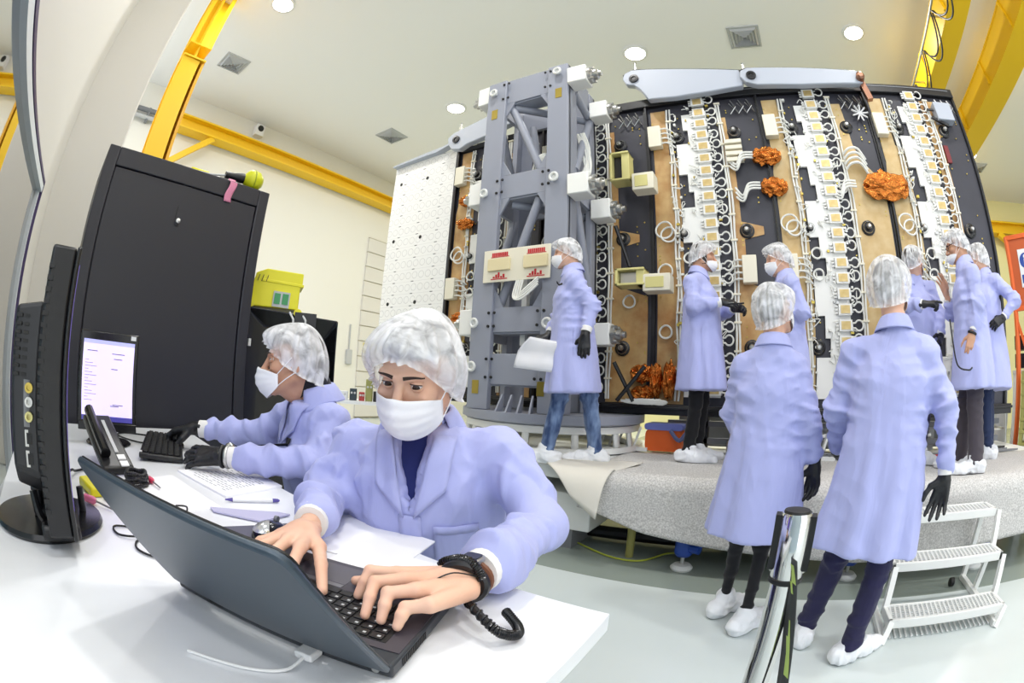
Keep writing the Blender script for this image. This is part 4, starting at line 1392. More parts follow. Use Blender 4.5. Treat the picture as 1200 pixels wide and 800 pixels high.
obj('tip', MB().tube([(CX - .1, 0.78, CH + .025), (CX - .1, 0.93, CH + .045)], 0.006, 8), M['dullsteel'], yt)
pt = thing('pink_tag', 'pink plastic tag hanging over the top edge of the cabinet', 'tag', (CX + .006, 0.935, CH - .03))
pg = MB()
pg.grid(lambda u, v: (CX + .010 + .012 * math.sin(3 * v + 1) - (0.03 if v < .1 else 0), 0.905 + u * .05 + .008 * math.sin(6 * v), CH + .012 - v * .15), 5, 12)
obj('strip', pg, mat('translucent pink film', (226, 140, 170), 0.3), pt, solid=0.002)

# ------------------------------------------------------------------ black moulded equipment case with yellow detector box
cs = thing('equipment_case', 'black moulded equipment case standing behind the black cabinet', 'case', (-3.1, 1.75, 0))
CA, CBp = Vector((-3.02, 1.36, 0)), Vector((-2.70, 1.99, 0))
cu = (CBp - CA).normalized()
cn = Vector((cu.y, -cu.x, 0))       # towards the camera


def cpt(s, n, z):
    p = CA + cu * s + cn * n
    return (p.x, p.y, z)


CW = (CBp - CA).length
q = MB()
ring1 = [cpt(0, -.45, 0.0), cpt(CW, -.45, 0.0), cpt(CW, -.45, 1.56), cpt(0, -.45, 1.62)]
ring2 = [cpt(0, 0, 0.0), cpt(CW, 0, 0.0), cpt(CW, 0, 1.575), cpt(0, 0, 1.615)]
ring3 = [cpt(0.10, -.05, 0.15), cpt(CW - .10, -.05, 0.15), cpt(CW - .08, -.09, 1.44), cpt(0.16, -.09, 1.50)]
q.add(ring1 + ring2 + ring3, [(0, 3, 2, 1), (0, 1, 5, 4), (1, 2, 6, 5), (2, 3, 7, 6), (3, 0, 4, 7), (4, 5, 9, 8), (5, 6, 10, 9), (6, 7, 11, 10), (7, 4, 8, 11), (8, 9, 10, 11)])
obj('shell', q, M['blackgloss'], cs, bevel=0.012, sharp=30)
obj('edge_trim', MB().bar(cpt(0.02, .012, 0.1), cpt(0.02, .012, 1.60), 0.012, 0.012, up=(1, 0, 0)), M['dullsteel'], cs)
obj('clip', MB().bb(cpt(0.05, .01, 1.34), (cpt(0.05, .01, 1.34)[0] + .02, cpt(0.05, .01, 1.34)[1] + .02, 1.39)), M['white'], cs)
st_ = MB()
for s in (.34, .43):
    st_.tube([cpt(s, .0, 1.60), cpt(s + .03, .02, 1.55), cpt(s + .035, .0, 1.47)], 0.008, 6)
obj('white_strap', st_, M['white'], cs)
st_ = MB()
st_.bar(cpt(.46, .006, 1.605), cpt(.46, .006, 1.46), 0.16, 0.014, up=tuple(cn))
obj('dark_pad', st_, M['blackplastic'], cs)
yb = thing('yellow_detector', 'bright yellow detector box with slots and green display on the black case', 'detector', cpt(.25, -.2, 1.62))
pr = [(0.03, 1.622), (0.40, 1.622), (0.40, 1.78), (0.415, 1.79), (0.415, 1.885), (0.14, 1.895), (0.06, 1.86), (0.02, 1.69)]
b = MB()
N_ = len(pr)
b.add([cpt(s, -.02, z) for s, z in pr] + [cpt(s, -.24, z) for s, z in pr], [tuple(range(N_)), tuple(range(N_, 2 * N_))[::-1]] + [(i, N_ + i, N_ + (i + 1) % N_, (i + 1) % N_) for i in range(N_)])
obj('body', b, M['brightyellow'], yb, bevel=0.008, smooth=False)
b = MB()
b.bar(cpt(.11, -.13, 1.81), cpt(.425, -.13, 1.795), 0.23, 0.02)
obj('lid_flange', b, M['brightyellow'], yb, bevel=0.003)
b = MB()
b.bar(cpt(.205, -.014, 1.685), cpt(.33, -.014, 1.68), 0.012, 0.11)
dp = obj('display_plate', b, M['lightgrey'], yb)
b = MB()
for s in (.215, .275):
    b.bar(cpt(s, -.006, 1.687), cpt(s + .045, -.006, 1.685), 0.004, 0.075)
obj('display', b, M['green'], dp)
for s in (.075, .105, .14):
    b = MB()
    b.bar(cpt(s, -.018, 1.80), cpt(s + .012, -.018, 1.845), 0.004, 0.014, up=tuple(cn))
    obj('slot', b, M['black'], yb)
b = MB()
for s, z in ((.045, 1.64), (.40, 1.60)):
    b.lathe([(0.03, -.01), (0.03, .02), (0.0001, .022)], cpt(s, -.02, z), axis=tuple(cn), n=14)
obj('lug', b, M['brightyellow'], yb)
cc = MB().tube(smooth_path([cpt(.03, -.0, 1.70), cpt(-.03, .02, 1.73), cpt(-.06, .03, 1.62), cpt(-.05, .03, 1.3)], 6), 0.006, 6)
obj('lead', cc, M['black'], yb)

# ------------------------------------------------------------------ distant bench with small equipment at the left wall
lb = thing('lab_bench', 'white bench with small instruments near the left wall', 'bench', (-5.1, 4.1, 0))
obj('worktop', MB().box((-5.05, 4.15, 0.84), (1.0, 0.7, 0.04), R(50)), M['tabletop'], lb)
for a, b_ in ((-.45, -.3), (.45, -.3), (-.45, .3), (.45, .3)):
    v = Matrix.Rotation(R(50), 3, 'Z') @ Vector((a, b_, 0))
    obj('leg', MB().bb((-5.05 + v.x - .02, 4.15 + v.y - .02, 0), (-5.05 + v.x + .02, 4.15 + v.y + .02, 0.82)), M['whitemetal'], lb)
items = [('instrument', 'blue instrument at the left of the distant bench', -0.36, (90, 120, 170), 0.12, 0.16, 0.13),
         ('instrument', 'white squat instrument second on the distant bench', -0.2, (222, 226, 230), 0.13, 0.12, 0.12),
         ('instrument', 'dark instrument in the middle of the distant bench', -0.06, (46, 60, 70), 0.10, 0.12, 0.16),
         ('instrument', 'red instrument beside the dark one on the distant bench', 0.06, (170, 60, 60), 0.08, 0.10, 0.12),
         ('instrument', 'tall olive topped instrument on the distant bench', 0.16, (150, 150, 90), 0.10, 0.1, 0.30),
         ('instrument', 'long black instrument at the right of the distant bench', 0.34, (30, 30, 34), 0.24, 0.16, 0.14)]
for nm, lab, s, colr, w_, d_, h_ in items:
    v = Matrix.Rotation(R(50), 3, 'Z') @ Vector((s, -0.1, 0))
    it = thing(nm, lab, 'instrument', (-5.05 + v.x, 4.15 + v.y, 0.86), 'small instruments on the distant bench')
    c = (-5.05 + v.x, 4.15 + v.y, 0.86 + h_ / 2)
    obj('case', MB().rbox(c, (w_, d_, h_), 0.02, R(50)), mat('instrument ' + lab[:12], colr, 0.5), it, bevel=0.006)
    k = MB()
    u2 = Matrix.Rotation(R(50), 3, 'Z') @ Vector((0, -1, 0))
    for kk in (-1, 1):
        vv = Matrix.Rotation(R(50), 3, 'Z') @ Vector((kk * w_ * .22, -d_ / 2, 0))
        k.lathe([(0.015, 0), (0.015, .012), (0.0001, .014)], (c[0] + vv.x, c[1] + vv.y, c[2] + h_ * .15), axis=tuple(u2), n=10)
    obj('knob', k, M['lightgrey'], it)

# ------------------------------------------------------------------ big monitor seen from the side
mo = thing('monitor', 'large black monitor seen edge-on at the left with ports on its back', 'monitor', (-1.06, -0.045, TZ))
MR = R(-1.2)                       # far edge turned slightly to the right
mx = Vector((math.cos(MR + math.pi), math.sin(MR + math.pi), 0))     # along the screen away from the camera
my = Vector((-mx.y, mx.x, 0))
my = my if my.y > 0 else -my         # out of the screen (towards the workers)
M0 = Vector((-0.845, 0.0, 0))


def mpt(s, n, z):
    p = M0 + mx * s + my * n
    return (p.x, p.y, z)


def mbox(s0, s1, n0, n1, z0, z1, mb=None):
    mb = mb or MB()
    vs = [mpt(s, n, z) for z in (z0, z1) for s, n in ((s0, n0), (s1, n0), (s1, n1), (s0, n1))]
    return mb.add(vs, [(0, 1, 2, 3), (4, 7, 6, 5), (0, 4, 5, 1), (1, 5, 6, 2), (2, 6, 7, 3), (3, 7, 4, 0)])


obj('casing', mbox(0, .56, -.040, .012, 0.875, 1.36), M['blackplastic'], mo, bevel=0.006)
obj('bezel', mbox(-.004, .564, .012, .022, 0.87, 1.362), M['blackgloss'], mo, bevel=0.004)
obj('screen', mbox(.02, .54, .022, .0235, 0.92, 1.335), mat('lit violet screen', (120, 105, 190), 0.2, emit=((120, 100, 200), 0.3)), mo)
vt = MB()
for q_ in range(22):
    z = 0.92 + q_ * .019
    mbox(-.003, .004, -.040, -.028, z, z + .008, vt)
obj('side_rib', vt, M['blackplastic'], mo, smooth=False)
bk = MB()
prof = [(.05, 1.27), (.05, 0.97), (.09, 0.93), (.42, 0.93), (.46, 0.97), (.46, 1.27)]
vs = [mpt(s, -.040, z) for s, z in prof] + [mpt(s * .9 + .02, -.105, z * .92 + .09) for s, z in prof]
n_ = len(prof)
bk.add(vs, [tuple(range(n_)), tuple(range(n_, 2 * n_))[::-1]] + [(i, n_ + i, n_ + (i + 1) % n_, (i + 1) % n_) for i in range(n_)])
hb_ = obj('rear_housing', bk, M['blackplastic'], mo, bevel=0.008, smooth=False)
vt = MB()
for c_ in range(3):
    for q_ in range(8):
        z = 1.14 + q_ * .014
        mbox(.062 - .006, .066, -.100 + c_ * .018, -.088 + c_ * .018, z, z + .006, vt)
obj('vent', vt, M['black'], hb_, smooth=False)
pp = MB()
mbox(.055, .064, -.075, -.052, 1.055, 1.135, pp)
obj('jack_panel', pp, M['grey'], hb_)
for kk, cz, cm in ((0, 1.122, 'brass'), (1, 1.098, 'whitemetal'), (2, 1.073, 'yelgreen')):
    j = MB()
    j.lathe([(0.009, 0), (0.009, .008), (0.005, .008), (0.005, .002), (0.0001, .002)], mpt(.056, -.063, cz), axis=tuple(-mx), n=14)
    obj('audio_jack', j, M[cm], hb_)
for kk in range(2):
    j = MB()
    mbox(.056, .062, -.074, -.054, 0.985 + kk * .036, 1.014 + kk * .036, j)
    jj = obj('video_port', j, M['dullsteel'], hb_)
    j = MB()
    mbox(.053, .0565, -.070, -.058, 0.99 + kk * .036, 1.009 + kk * .036, j)
    obj('port_hole', j, M['black'], jj)
sd = MB()
mbox(.18, .26, -.085, -.055, TZ + .02, 0.96, sd)
obj('stand_neck', sd, M['blackplastic'], mo, bevel=0.01)
sd = MB()
sd.tube(smooth_path([mpt(.09, -.07, 0.935), mpt(.085, -.06, 0.89), mpt(.10, -.03, 0.857)], 5), 0.009, 8)
obj('stand_lever', sd, M['blackgloss'], mo)
obj('stand_base', MB().lathe([(0.14, TZ), (0.146, TZ + .008), (0.142, TZ + .018), (0.09, TZ + .024), (0.0001, TZ + .026)], (-1.075, -.045, 0), n=48), M['blackgloss'], mo)
sb_ = MB()
mbox(.05, .18, -.06, .03, TZ + .02, 0.88, sb_)
obj('stand_foot', sb_, M['blackplastic'], mo, bevel=0.008)
sp_ = MB()
sp_.tube([(-1.08, .052, TZ + .02), (-1.085, .05, TZ + .075)], 0.009, 10)
obj('cable_peg', sp_, M['blackplastic'], mo)

# ------------------------------------------------------------------ second monitor with lit screen
m2 = thing('monitor', 'smaller black monitor with a lit lavender document screen on a round base', 'monitor', (-2.06, 0.27, TZ))
S0, S1 = Vector((-2.02, .125, 0)), Vector((-1.975, .365, 0))
su = (S1 - S0).normalized()
sn = Vector((su.y, -su.x, 0))


def spt(s, n, z):
    p = S0 + su * s + sn * n
    return (p.x, p.y, z + 0.02 * 0)


def sbox(s0, s1, n0, n1, z0, z1, mb=None, tilt=0.0):
    mb = mb or MB()
    vs = [spt(s, n, z) for z in (z0, z1) for s, n in ((s0, n0), (s1, n0), (s1, n1), (s0, n1))]
    return mb.add(vs, [(0, 1, 2, 3), (4, 7, 6, 5), (0, 4, 5, 1), (1, 5, 6, 2), (2, 6, 7, 3), (3, 7, 4, 0)])


SW = (S1 - S0).length
obj('casing', sbox(-.018, SW + .018, -.04, 0.0, 0.885, 1.275), M['blackgloss'], m2, bevel=0.006)
obj('bezel', sbox(-.018, SW + .018, 0, .006, 0.885, 0.92), M['blackgloss'], m2, bevel=0.003)
ms = mat('lit document screen', (214, 204, 240), 0.2, emit=((214, 202, 246), 0.72))
scr = obj('screen', sbox(0.0, SW, 0, .004, 0.925, 1.24), ms, m2)
b = MB()
sbox(0.0, SW, .004, .0046, 0.925, 0.945, b)
obj('task_bar', b, mat('lit task bar', (70, 66, 140), 0.2, emit=((70, 66, 150), 0.6)), scr)
b = MB()
sbox(0.0, SW, .004, .0046, 1.225, 1.24, b)
obj('title_bar', b, mat('lit title bar', (170, 170, 226), 0.2, emit=((170, 170, 230), 0.7)), scr)
b = MB()
for z, s0_, s1_ in ((1.195, .02, .07), (1.19, .14, .2), (1.17, .15, .19), (1.13, .14, .17), (0.99, .15, .2), (0.985, .14, .18)):
    sbox(s0_, s1_, .004, .0046, z, z + .003, b)
for q_ in range(14):
    sbox(.012, .03 + .02 * ((q_ * 7) % 3), .004, .0046, 1.16 - q_ * .012, 1.1615 - q_ * .012, b)
obj('text_line', b, mat('screen text', (110, 100, 150), 0.3), scr, smooth=False)
b = MB()
sbox(SW - .02, SW + .004, .001, .0075, 1.252, 1.268, b)
obj('sticker', b, M['white'], m2)
b = MB()
sbox(SW * .42, SW * .52, .0055, .007, 0.896, 0.906, b)
obj('badge', b, M['lightgrey'], m2)
b = MB()
sbox(SW * .36, SW * .64, -.05, -.025, TZ + .015, 0.90, b)
obj('stand_neck', b, M['blackgloss'], m2, bevel=0.006)
obj('stand_base', MB().lathe([(0.105, TZ), (0.11, TZ + .006), (0.1, TZ + .014), (0.0001, TZ + .018)], (-2.03, .255, 0), n=40), M['blackgloss'], m2)

# ------------------------------------------------------------------ desk telephone behind the laptop lid
ph = thing('desk_phone', 'dark desk phone with pale keys behind the big monitor', 'telephone', (-1.62, .2, TZ))
pu = Vector((0.985, 0.17, 0)).normalized()
pv_ = Vector((-pu.y, pu.x, 0))
P0 = Vector((-1.62, 0.21, TZ))


def phb(u0, u1, v0, v1, za0, za1, mb, th=.02):
    # a slab on the sloping face; za0/za1 height at u0/u1
    vs = []
    for dz in (0, th):
        for u, v in ((u0, v0), (u1, v0), (u1, v1), (u0, v1)):
            p = P0 + pu * u + pv_ * v
            z = za0 + (za1 - za0) * ((u - u0) / (u1 - u0))
            vs.append((p.x, p.y, TZ + z + dz))
    return mb.add(vs, [(0, 3, 2, 1), (4, 5, 6, 7), (0, 1, 5, 4), (1, 2, 6, 5), (2, 3, 7, 6), (3, 0, 4, 7)])


obj('body', phb(-.16, .13, -.07, .05, .12, .0, MB(), .028), M['blackplastic'], ph, bevel=0.008)
b = MB()
b.tube(smooth_path([P0 + pu * -.15 + pv_ * -.045 + Vector((0, 0, .165)), P0 + pu * -.08 + pv_ * -.045 + Vector((0, 0, .135)), P0 + pu * .02 + pv_ * -.045 + Vector((0, 0, .092)), P0 + pu * .09 + pv_ * -.045 + Vector((0, 0, .062))], 4), 0.02, 10)
obj('handset', b, M['blackgloss'], ph)
b = MB()
phb(-.12, .06, .0, .014, .1315, .057, b, .003)
obj('display_strip', b, M['lightgrey'], ph)
for q_ in range(2):
    b = MB()
    phb(.075 + q_ * .032, .098 + q_ * .032, -.0, .03, .051 - q_ * .013, .042 - q_ * .013, b, .004)
    obj('key', b, M['white'], ph)

# ------------------------------------------------------------------ laptop
LH0, LH1 = Vector((-.715, .189, 0)), Vector((-.344, .325, 0))
le = (LH1 - LH0).normalized()
lf = Vector((-le.y, le.x, 0))        # from hinge to the user
LWD = (LH1 - LH0).length
LDP = 0.262
lt = thing('laptop', 'open dark grey laptop in the foreground seen from behind its lid', 'laptop', (LH0.x, LH0.y, TZ))


def lpt(u, v, z):
    p = LH0 + le * u + lf * v
    return Vector((p.x, p.y, z))


def lbox(u0, u1, v0, v1, z0, z1, mb=None):
    mb = mb or MB()
    vs = [lpt(u, v, z) for z in (z0, z1) for u, v in ((u0, v0), (u1, v0), (u1, v1), (u0, v1))]
    return mb.add(vs, [(0, 3, 2, 1), (4, 5, 6, 7), (0, 1, 5, 4), (1, 2, 6, 5), (2, 3, 7, 6), (3, 0, 4, 7)])


M['laptop'] = mat('charcoal laptop shell', (54, 58, 64), 0.42, 0.3)
M['laptoplid'] = mat('slate laptop lid', (62, 74, 86), 0.38, 0.35)
M['palm'] = mat('dark palm rest', (66, 62, 70), 0.45, 0.1)
obj('base', lbox(0, LWD, 0, LDP, TZ + .004, TZ + .026), M['laptop'], lt, bevel=0.004)
dk = obj('deck', lbox(.004, LWD - .004, .03, LDP - .004, TZ + .026, TZ + .0275), M['palm'], lt)
obj('keyboard_well', lbox(.03, LWD - .03, .045, .158, TZ + .0275, TZ + .0282), M['black'], lt)
key = None
leg_mb = []
rows = 6
for r_ in range(rows):
    n_k = 15 if r_ < 5 else 9
    v0 = .048 + r_ * .0182
    for k in range(n_k):
        if r_ == 5:
            ws = [.022] * 3 + [.12] + [.022] * 5
            u0 = .034 + sum(ws[:k]) * ((LWD - .068) / sum(ws))
            wk = ws[k] * ((LWD - .068) / sum(ws)) - .003
        else:
            wk = (LWD - .068) / 15 - .003
            u0 = .034 + k * (LWD - .068) / 15
        kb_ = MB()
        lbox(u0, u0 + wk, v0, v0 + .0152, TZ + .0282, TZ + .0305, kb_)
        ko = obj('key', kb_, [M['blackplastic'], M['lightgrey']], dk, bevel=0.0008)
        if r_ < 5:
            lg_ = MB()
            lbox(u0 + wk * .55, u0 + wk * .8, v0 + .004, v0 + .008, TZ + .0305, TZ + .0307, lg_)
            leg_mb.append(lg_)
lall = MB()
for q_ in leg_mb:
    lall.add(q_.v, q_.f)
o = obj('key_legend', lall, M['lightgrey'], dk, smooth=False)
o['kind'] = 'stuff'
obj('touchpad', lbox(LWD * .30, LWD * .58, .175, .245, TZ + .0275, TZ + .0281), mat('touchpad', (84, 82, 90), 0.4), lt, bevel=0.0005)
obj('touchpad_button', lbox(LWD * .30, LWD * .58, .161, .173, TZ + .0275, TZ + .0288), mat('touchpad button', (110, 110, 116), 0.35), lt, bevel=0.0008)
vn = MB()
for q_ in range(14):
    lbox(LWD - .001, LWD + .001, .03 + q_ * .006, .033 + q_ * .006, TZ + .008, TZ + .02, vn)
obj('side_vent', vn, M['black'], lt, smooth=False)
LA = R(52)
LIDL = 0.272


def lid(u, w, n):
    """point on the lid: u along hinge, w up the lid, n out of its back."""
    d = -lf * math.cos(LA) + Vector((0, 0, 1)) * math.sin(LA)
    nn = -lf * math.sin(LA) - Vector((0, 0, 1)) * math.cos(LA)
    p = lpt(u, 0, TZ + .022) + d * w + nn * n
    return tuple(p)


def lidbox(u0, u1, w0, w1, n0, n1, rr=0.0):
    poly = []
    if rr:
        for cx, cy, t0 in ((u1 - rr, w1 - rr, 0), (u0 + rr, w1 - rr, 90)):
            for k in range(5):
                t = R(t0 + 90 * k / 4)
                poly.append((cx + rr * math.cos(t), cy + rr * math.sin(t)))
        poly += [(u0, w0), (u1, w0)]
    else:
        poly = [(u1, w1), (u0, w1), (u0, w0), (u1, w0)]
    N = len(poly)
    vs = [lid(a, b, n0) for a, b in poly] + [lid(a, b, n1) for a, b in poly]
    return MB().add(vs, [tuple(range(N)), tuple(range(N, 2 * N))[::-1]] + [(i, N + i, N + (i + 1) % N, (i + 1) % N) for i in range(N)])


ld_ = obj('lid', lidbox(0, LWD, 0.004, LIDL, 0, .009, .018), M['laptoplid'], lt, bevel=0.003)
obj('bezel', lidbox(.002, LWD - .002, .008, LIDL - .002, -.002, 0, .016), M['blackplastic'], ld_)
obj('display', lidbox(.015, LWD - .015, .03, LIDL - .015, -.0026, -.002), mat('laptop display', (150, 160, 190), 0.3, emit=((170, 180, 215), 0.5)), ld_)
hg = MB()
for u0, u1 in ((.03, .09), (LWD - .09, LWD - .03)):
    hg.tube([lpt(u0, -.002, TZ + .022), lpt(u1, -.002, TZ + .022)], 0.008, 10)
obj('hinge', hg, M['blackplastic'], lt)
pr_ = MB()
for u0, u1 in ((.02, .035), (.045, .06), (.075, .11), (LWD - .12, LWD - .10), (LWD - .06, LWD - .045)):
    lbox(u0, u1, -.001, .002, TZ + .009, TZ + .019, pr_)
obj('rear_port', pr_, M['black'], lt)
pw = MB()
pw.tube([lpt(LWD - .022, 0.001, TZ + .014), lpt(LWD - .022, -.003, TZ + .014)], 0.005, 10)
obj('power_jack', pw, M['dullsteel'], lt)
ad = thing('usb_adapter', 'white plug with a white lead in the back of the laptop', 'cable', lpt(LWD - .1, -.02, TZ))
obj('plug', lbox(LWD - .125, LWD - .098, -.03, -.001, TZ + .008, TZ + .02), M['white'], ad, bevel=0.003)
obj('lead', MB().tube(smooth_path([lpt(LWD - .11, -.03, TZ + .014), lpt(LWD - .12, -.06, TZ + .005), lpt(LWD - .16, -.09, TZ + .004), lpt(LWD - .24, -.12, TZ + .004)], 6), 0.0025, 8), M['white'], ad)

# ------------------------------------------------------------------ keyboard of the second worker
kc = Vector((-1.93, 0.50, 0))
ku = Vector((-2.20, 0.565, 0)) - Vector((-1.64, 0.40, 0))
ku.normalize()
kvv = Vector((-ku.y, ku.x, 0))
kvv = kvv if kvv.y > 0 else -kvv
kbd = thing('keyboard', 'black computer keyboard under the gloved hand of the seated man', 'keyboard', (kc.x, kc.y, TZ))


def kbox(u0, u1, v0, v1, z0, z1, mb=None):
    mb = mb or MB()
    vs = []
    for z in (z0, z1):
        for u, v in ((u0, v0), (u1, v0), (u1, v1), (u0, v1)):
            p = kc + ku * u + kvv * v
            vs.append((p.x, p.y, TZ + z + (0.012 * (-v + .1) / .2)))
    return mb.add(vs, [(0, 3, 2, 1), (4, 5, 6, 7), (0, 1, 5, 4), (1, 2, 6, 5), (2, 3, 7, 6), (3, 0, 4, 7)])


obj('case', kbox(-.26, .26, -.09, .09, .0, .022), M['blackplastic'], kbd, bevel=0.006)
kk_ = MB()
kcount = 0
for r_ in range(6):
    for k in range(16):
        u0 = -.245 + k * .0308
        v0 = -.075 + r_ * .026
        ko = obj('key', kbox(u0, u0 + .026, v0, v0 + .021, .022, .029), M['black'], kbd, bevel=0.002)
obj('sticker', kbox(-.25, -.225, -.088, -.078, .0222, .0235), M['white'], kbd)
cbk = MB().tube(smooth_path([(-2.2, .50, TZ + .012), (-2.28, .38, TZ + .008), (-2.2, .33, TZ + .008), (-2.05, .42, TZ + .006), (-2.1, .5, TZ + .006)], 6), 0.004, 6)
obj('cord', cbk, M['black'], kbd)

# ------------------------------------------------------------------ small things on the table
ms_ = thing('computer_mouse', 'black and silver computer mouse beside the right hand of the typing man', 'mouse', (-.90, .49, TZ))
mc = Vector((-.885, .475, TZ + .002))
mu = Vector((-.5, .86, 0)).normalized()
mw = Vector((-mu.y, mu.x, 0))


def mouse_fn(u, v):
    a = u * 2 * math.pi
    t = v * math.pi / 2
    l = .058 * math.sin(t) * math.cos(a)
    w_ = .035 * math.sin(t) * math.sin(a) * (1 - .12 * math.cos(a))
    z = .038 * math.cos(t) ** 0.8 * (1 - .25 * math.cos(a) * math.sin(t))
    p = mc + mu * l + mw * w_
    return (p.x, p.y, p.z + z)


obj('shell', MB().grid(mouse_fn, 28, 12, cu=True), M['blackgloss'], ms_, sharp=180)


def mouse_top(u, v):
    a = (u - .5) * 1.5
    t = .15 + v * 1.0
    l = -.0595 * math.sin(t) * math.cos(a)
    w_ = .036 * math.sin(t) * math.sin(a)
    z = .0395 * math.cos(t) ** 0.8 * (1 + .25 * math.cos(a) * math.sin(t))
    p = mc + mu * l + mw * w_
    return (p.x, p.y, p.z + z)


obj('silver_shell', MB().grid(mouse_top, 12, 10), mat('silver plastic', (190, 192, 196), 0.2, 0.6), ms_, sharp=180)
wl = MB()
wl.lathe([(.008, -.004), (.008, .004)], mc + mu * .032 + Vector((0, 0, .033)), axis=tuple(mw), n=12)
obj('wheel', wl, M['grey'], ms_)


def flat(name, lab, cat, pts, z, th, m, group=None, parts=None):
    mb = MB().prism([(p[0], p[1]) for p in pts], (0, 0, z + th / 2), (1, 0, 0), (0, 1, 0), th)
    o = obj(name, mb, m, None, smooth=False, origin=(sum(p[0] for p in pts) / len(pts), sum(p[1] for p in pts) / len(pts), z))
    return setprops(o, lab, cat, group)


flat('mouse_pad', 'dark grey mouse pad under the black and silver mouse', 'mouse pad', [(-.985, .385), (-.83, .40), (-.80, .52), (-.95, .56)], TZ + .0003, .002, mat('slate mouse pad', (88, 88, 106), 0.7))
M['print'] = mat('grey printed text', (150, 152, 160), 0.8)
pa = flat('document', 'stapled printed document lying in front of the black gloved hand', 'paper', [(-1.545, .455), (-1.21, .505), (-1.27, .735), (-1.56, .745)], TZ + .0004, .006, M['paper'])
tx = MB()
for q_ in range(13):
    k = q_ / 13
    a_ = Vector((-1.50 + .0, .49, 0)).lerp(Vector((-1.525, .71, 0)), k)
    b_ = Vector((-1.26, .53, 0)).lerp(Vector((-1.31, .70, 0)), k)
    n_seg = 9
    for s in range(n_seg):
        if (s * 5 + q_ * 3) % 7 == 0:
            continue
        c0_, c1_ = a_.lerp(b_, s / n_seg), a_.lerp(b_, (s + .75) / n_seg)
        tx.bar((c0_.x, c0_.y, TZ + .0067), (c1_.x, c1_.y, TZ + .0067), .0035, .0004)
obj('printed_text', tx, M['print'], pa, smooth=False, )
flat('paper_sheet', 'blank paper sheet between the big monitor and the document', 'paper', [(-1.42, .22), (-1.10, .26), (-1.13, .455), (-1.50, .42)], TZ + .0002, .0012, M['paper'])
flat('paper_sheet', 'white paper sheet lying under the chest of the typing man', 'paper', [(-.80, .52), (-.60, .60), (-.66, .775), (-.93, .77), (-.95, .66)], TZ + .0004, .003, M['paper'])
flat('paper_sheet', 'plain white paper sheet beside the laptop touchpad', 'paper', [(-.71, .50), (-.44, .59), (-.50, .69), (-.75, .62)], TZ + .0035, .001, M['paper'])
flat('folder', 'lilac grey folder lying beside the mouse pad', 'folder', [(-1.125, .42), (-1.09, .415), (-.98, .50), (-1.00, .60), (-1.03, .58)], TZ + .0025, .004, mat('lilac grey card', (186, 184, 214), 0.6))
pn_ = thing('pen', 'white pen with violet ends beside the document', 'pen', (-1.145, .56, TZ))
A_, B_ = Vector((-1.175, .487, TZ + .0075)), Vector((-1.118, .637, TZ + .0075))
obj('barrel', MB().tube([A_.lerp(B_, .13), A_.lerp(B_, .88)], 0.0055, 12), M['white'], pn_)
M['violet'] = mat('violet plastic', (84, 74, 150), 0.4)
obj('tip', MB().tube([A_, A_.lerp(B_, .14)], [0.002, 0.006], 12), M['violet'], pn_)
obj('cap', MB().tube([A_.lerp(B_, .87), B_.lerp(A_, .03), B_], [0.006, 0.005, 0.002], 12), M['violet'], pn_)
yl = thing('tape_dispenser', 'small yellow tape dispenser behind the laptop lid', 'tape dispenser', (-1.32, .12, TZ))
yo = Vector((-1.33, .115, TZ + .0135))
obj('body', MB().prism([(-.06, -.035), (.07, -.045), (.075, .0), (.03, .045), (-.03, .05), (-.065, .02)], yo, (1, .3, 0), (-.3, 1, 0), .026), M['brightyellow'], yl, bevel=0.006)
obj('spool', MB().lathe([(0.008, .0), (0.014, .0), (0.014, .018), (0.008, .018)], yo + Vector((-.005, .005, .012)), n=14), mat('brown spool', (120, 70, 30), 0.5), yl)
obj('blade', MB().box(yo + Vector((.025, .01, .017)), (.02, .012, .008), .3), M['black'], yl)
rg = thing('cable_coil', 'coiled black ribbed cord on the table beside the phone', 'cord', (-1.38, .26, TZ))
for k in range(4):
    rr_ = .034 - .004 * (k % 2)
    pts = [(-1.38 + rr_ * 1.3 * math.cos(a), .262 + rr_ * math.sin(a), TZ + .008 + k * .010 + .003 * math.sin(3 * a + k)) for a in np.linspace(0, 6.283, 60, endpoint=False)]
    obj('turn', MB().tube(pts, [0.0055 + .0018 * (i % 2) for i in range(60)], 8, closed=True), M['blackplastic'], rg)
sd_ = thing('screwdriver', 'small screwdriver with a red and pink handle on the paper', 'screwdriver', (-1.38, .32, TZ))
obj('handle', MB().lathe([(0.004, 0), (0.009, .008), (0.009, .035), (0.005, .042), (0.0001, .043)], (-1.375, .317, TZ + .012), axis=(-1, -.12, 0.0), n=12), mat('crimson handle', (214, 60, 96), 0.3), sd_)
obj('blade', MB().tube([(-1.375, .317, TZ + .012), (-1.315, .326, TZ + .009)], 0.0025, 8), M['dullsteel'], sd_)
pk = thing('screwdriver', 'pink handled driver beside the monitor base', 'screwdriver', (-1.2, .09, TZ))
obj('handle', MB().lathe([(0.004, 0), (0.01, .01), (0.010, .045), (0.0001, .05)], (-1.185, .10, TZ + .012), axis=(-.7, -.6, 0), n=12), M['pink'], pk)
obj('blade', MB().tube([(-1.185, .10, TZ + .012), (-1.14, .14, TZ + .006)], 0.003, 8), M['dullsteel'], pk)
tw2 = thing('tweezers', 'thin steel tweezers lying beside the yellow tape dispenser', 'tweezers', (-1.17, .16, TZ))
for s in (0, 1):
    obj('arm', MB().tube(smooth_path([(-1.24, .13, TZ + .006), (-1.19, .15 + .006 * s, TZ + .006), (-1.12, .185, TZ + .004)], 5), 0.0025, 6), M['dullsteel'], tw2)
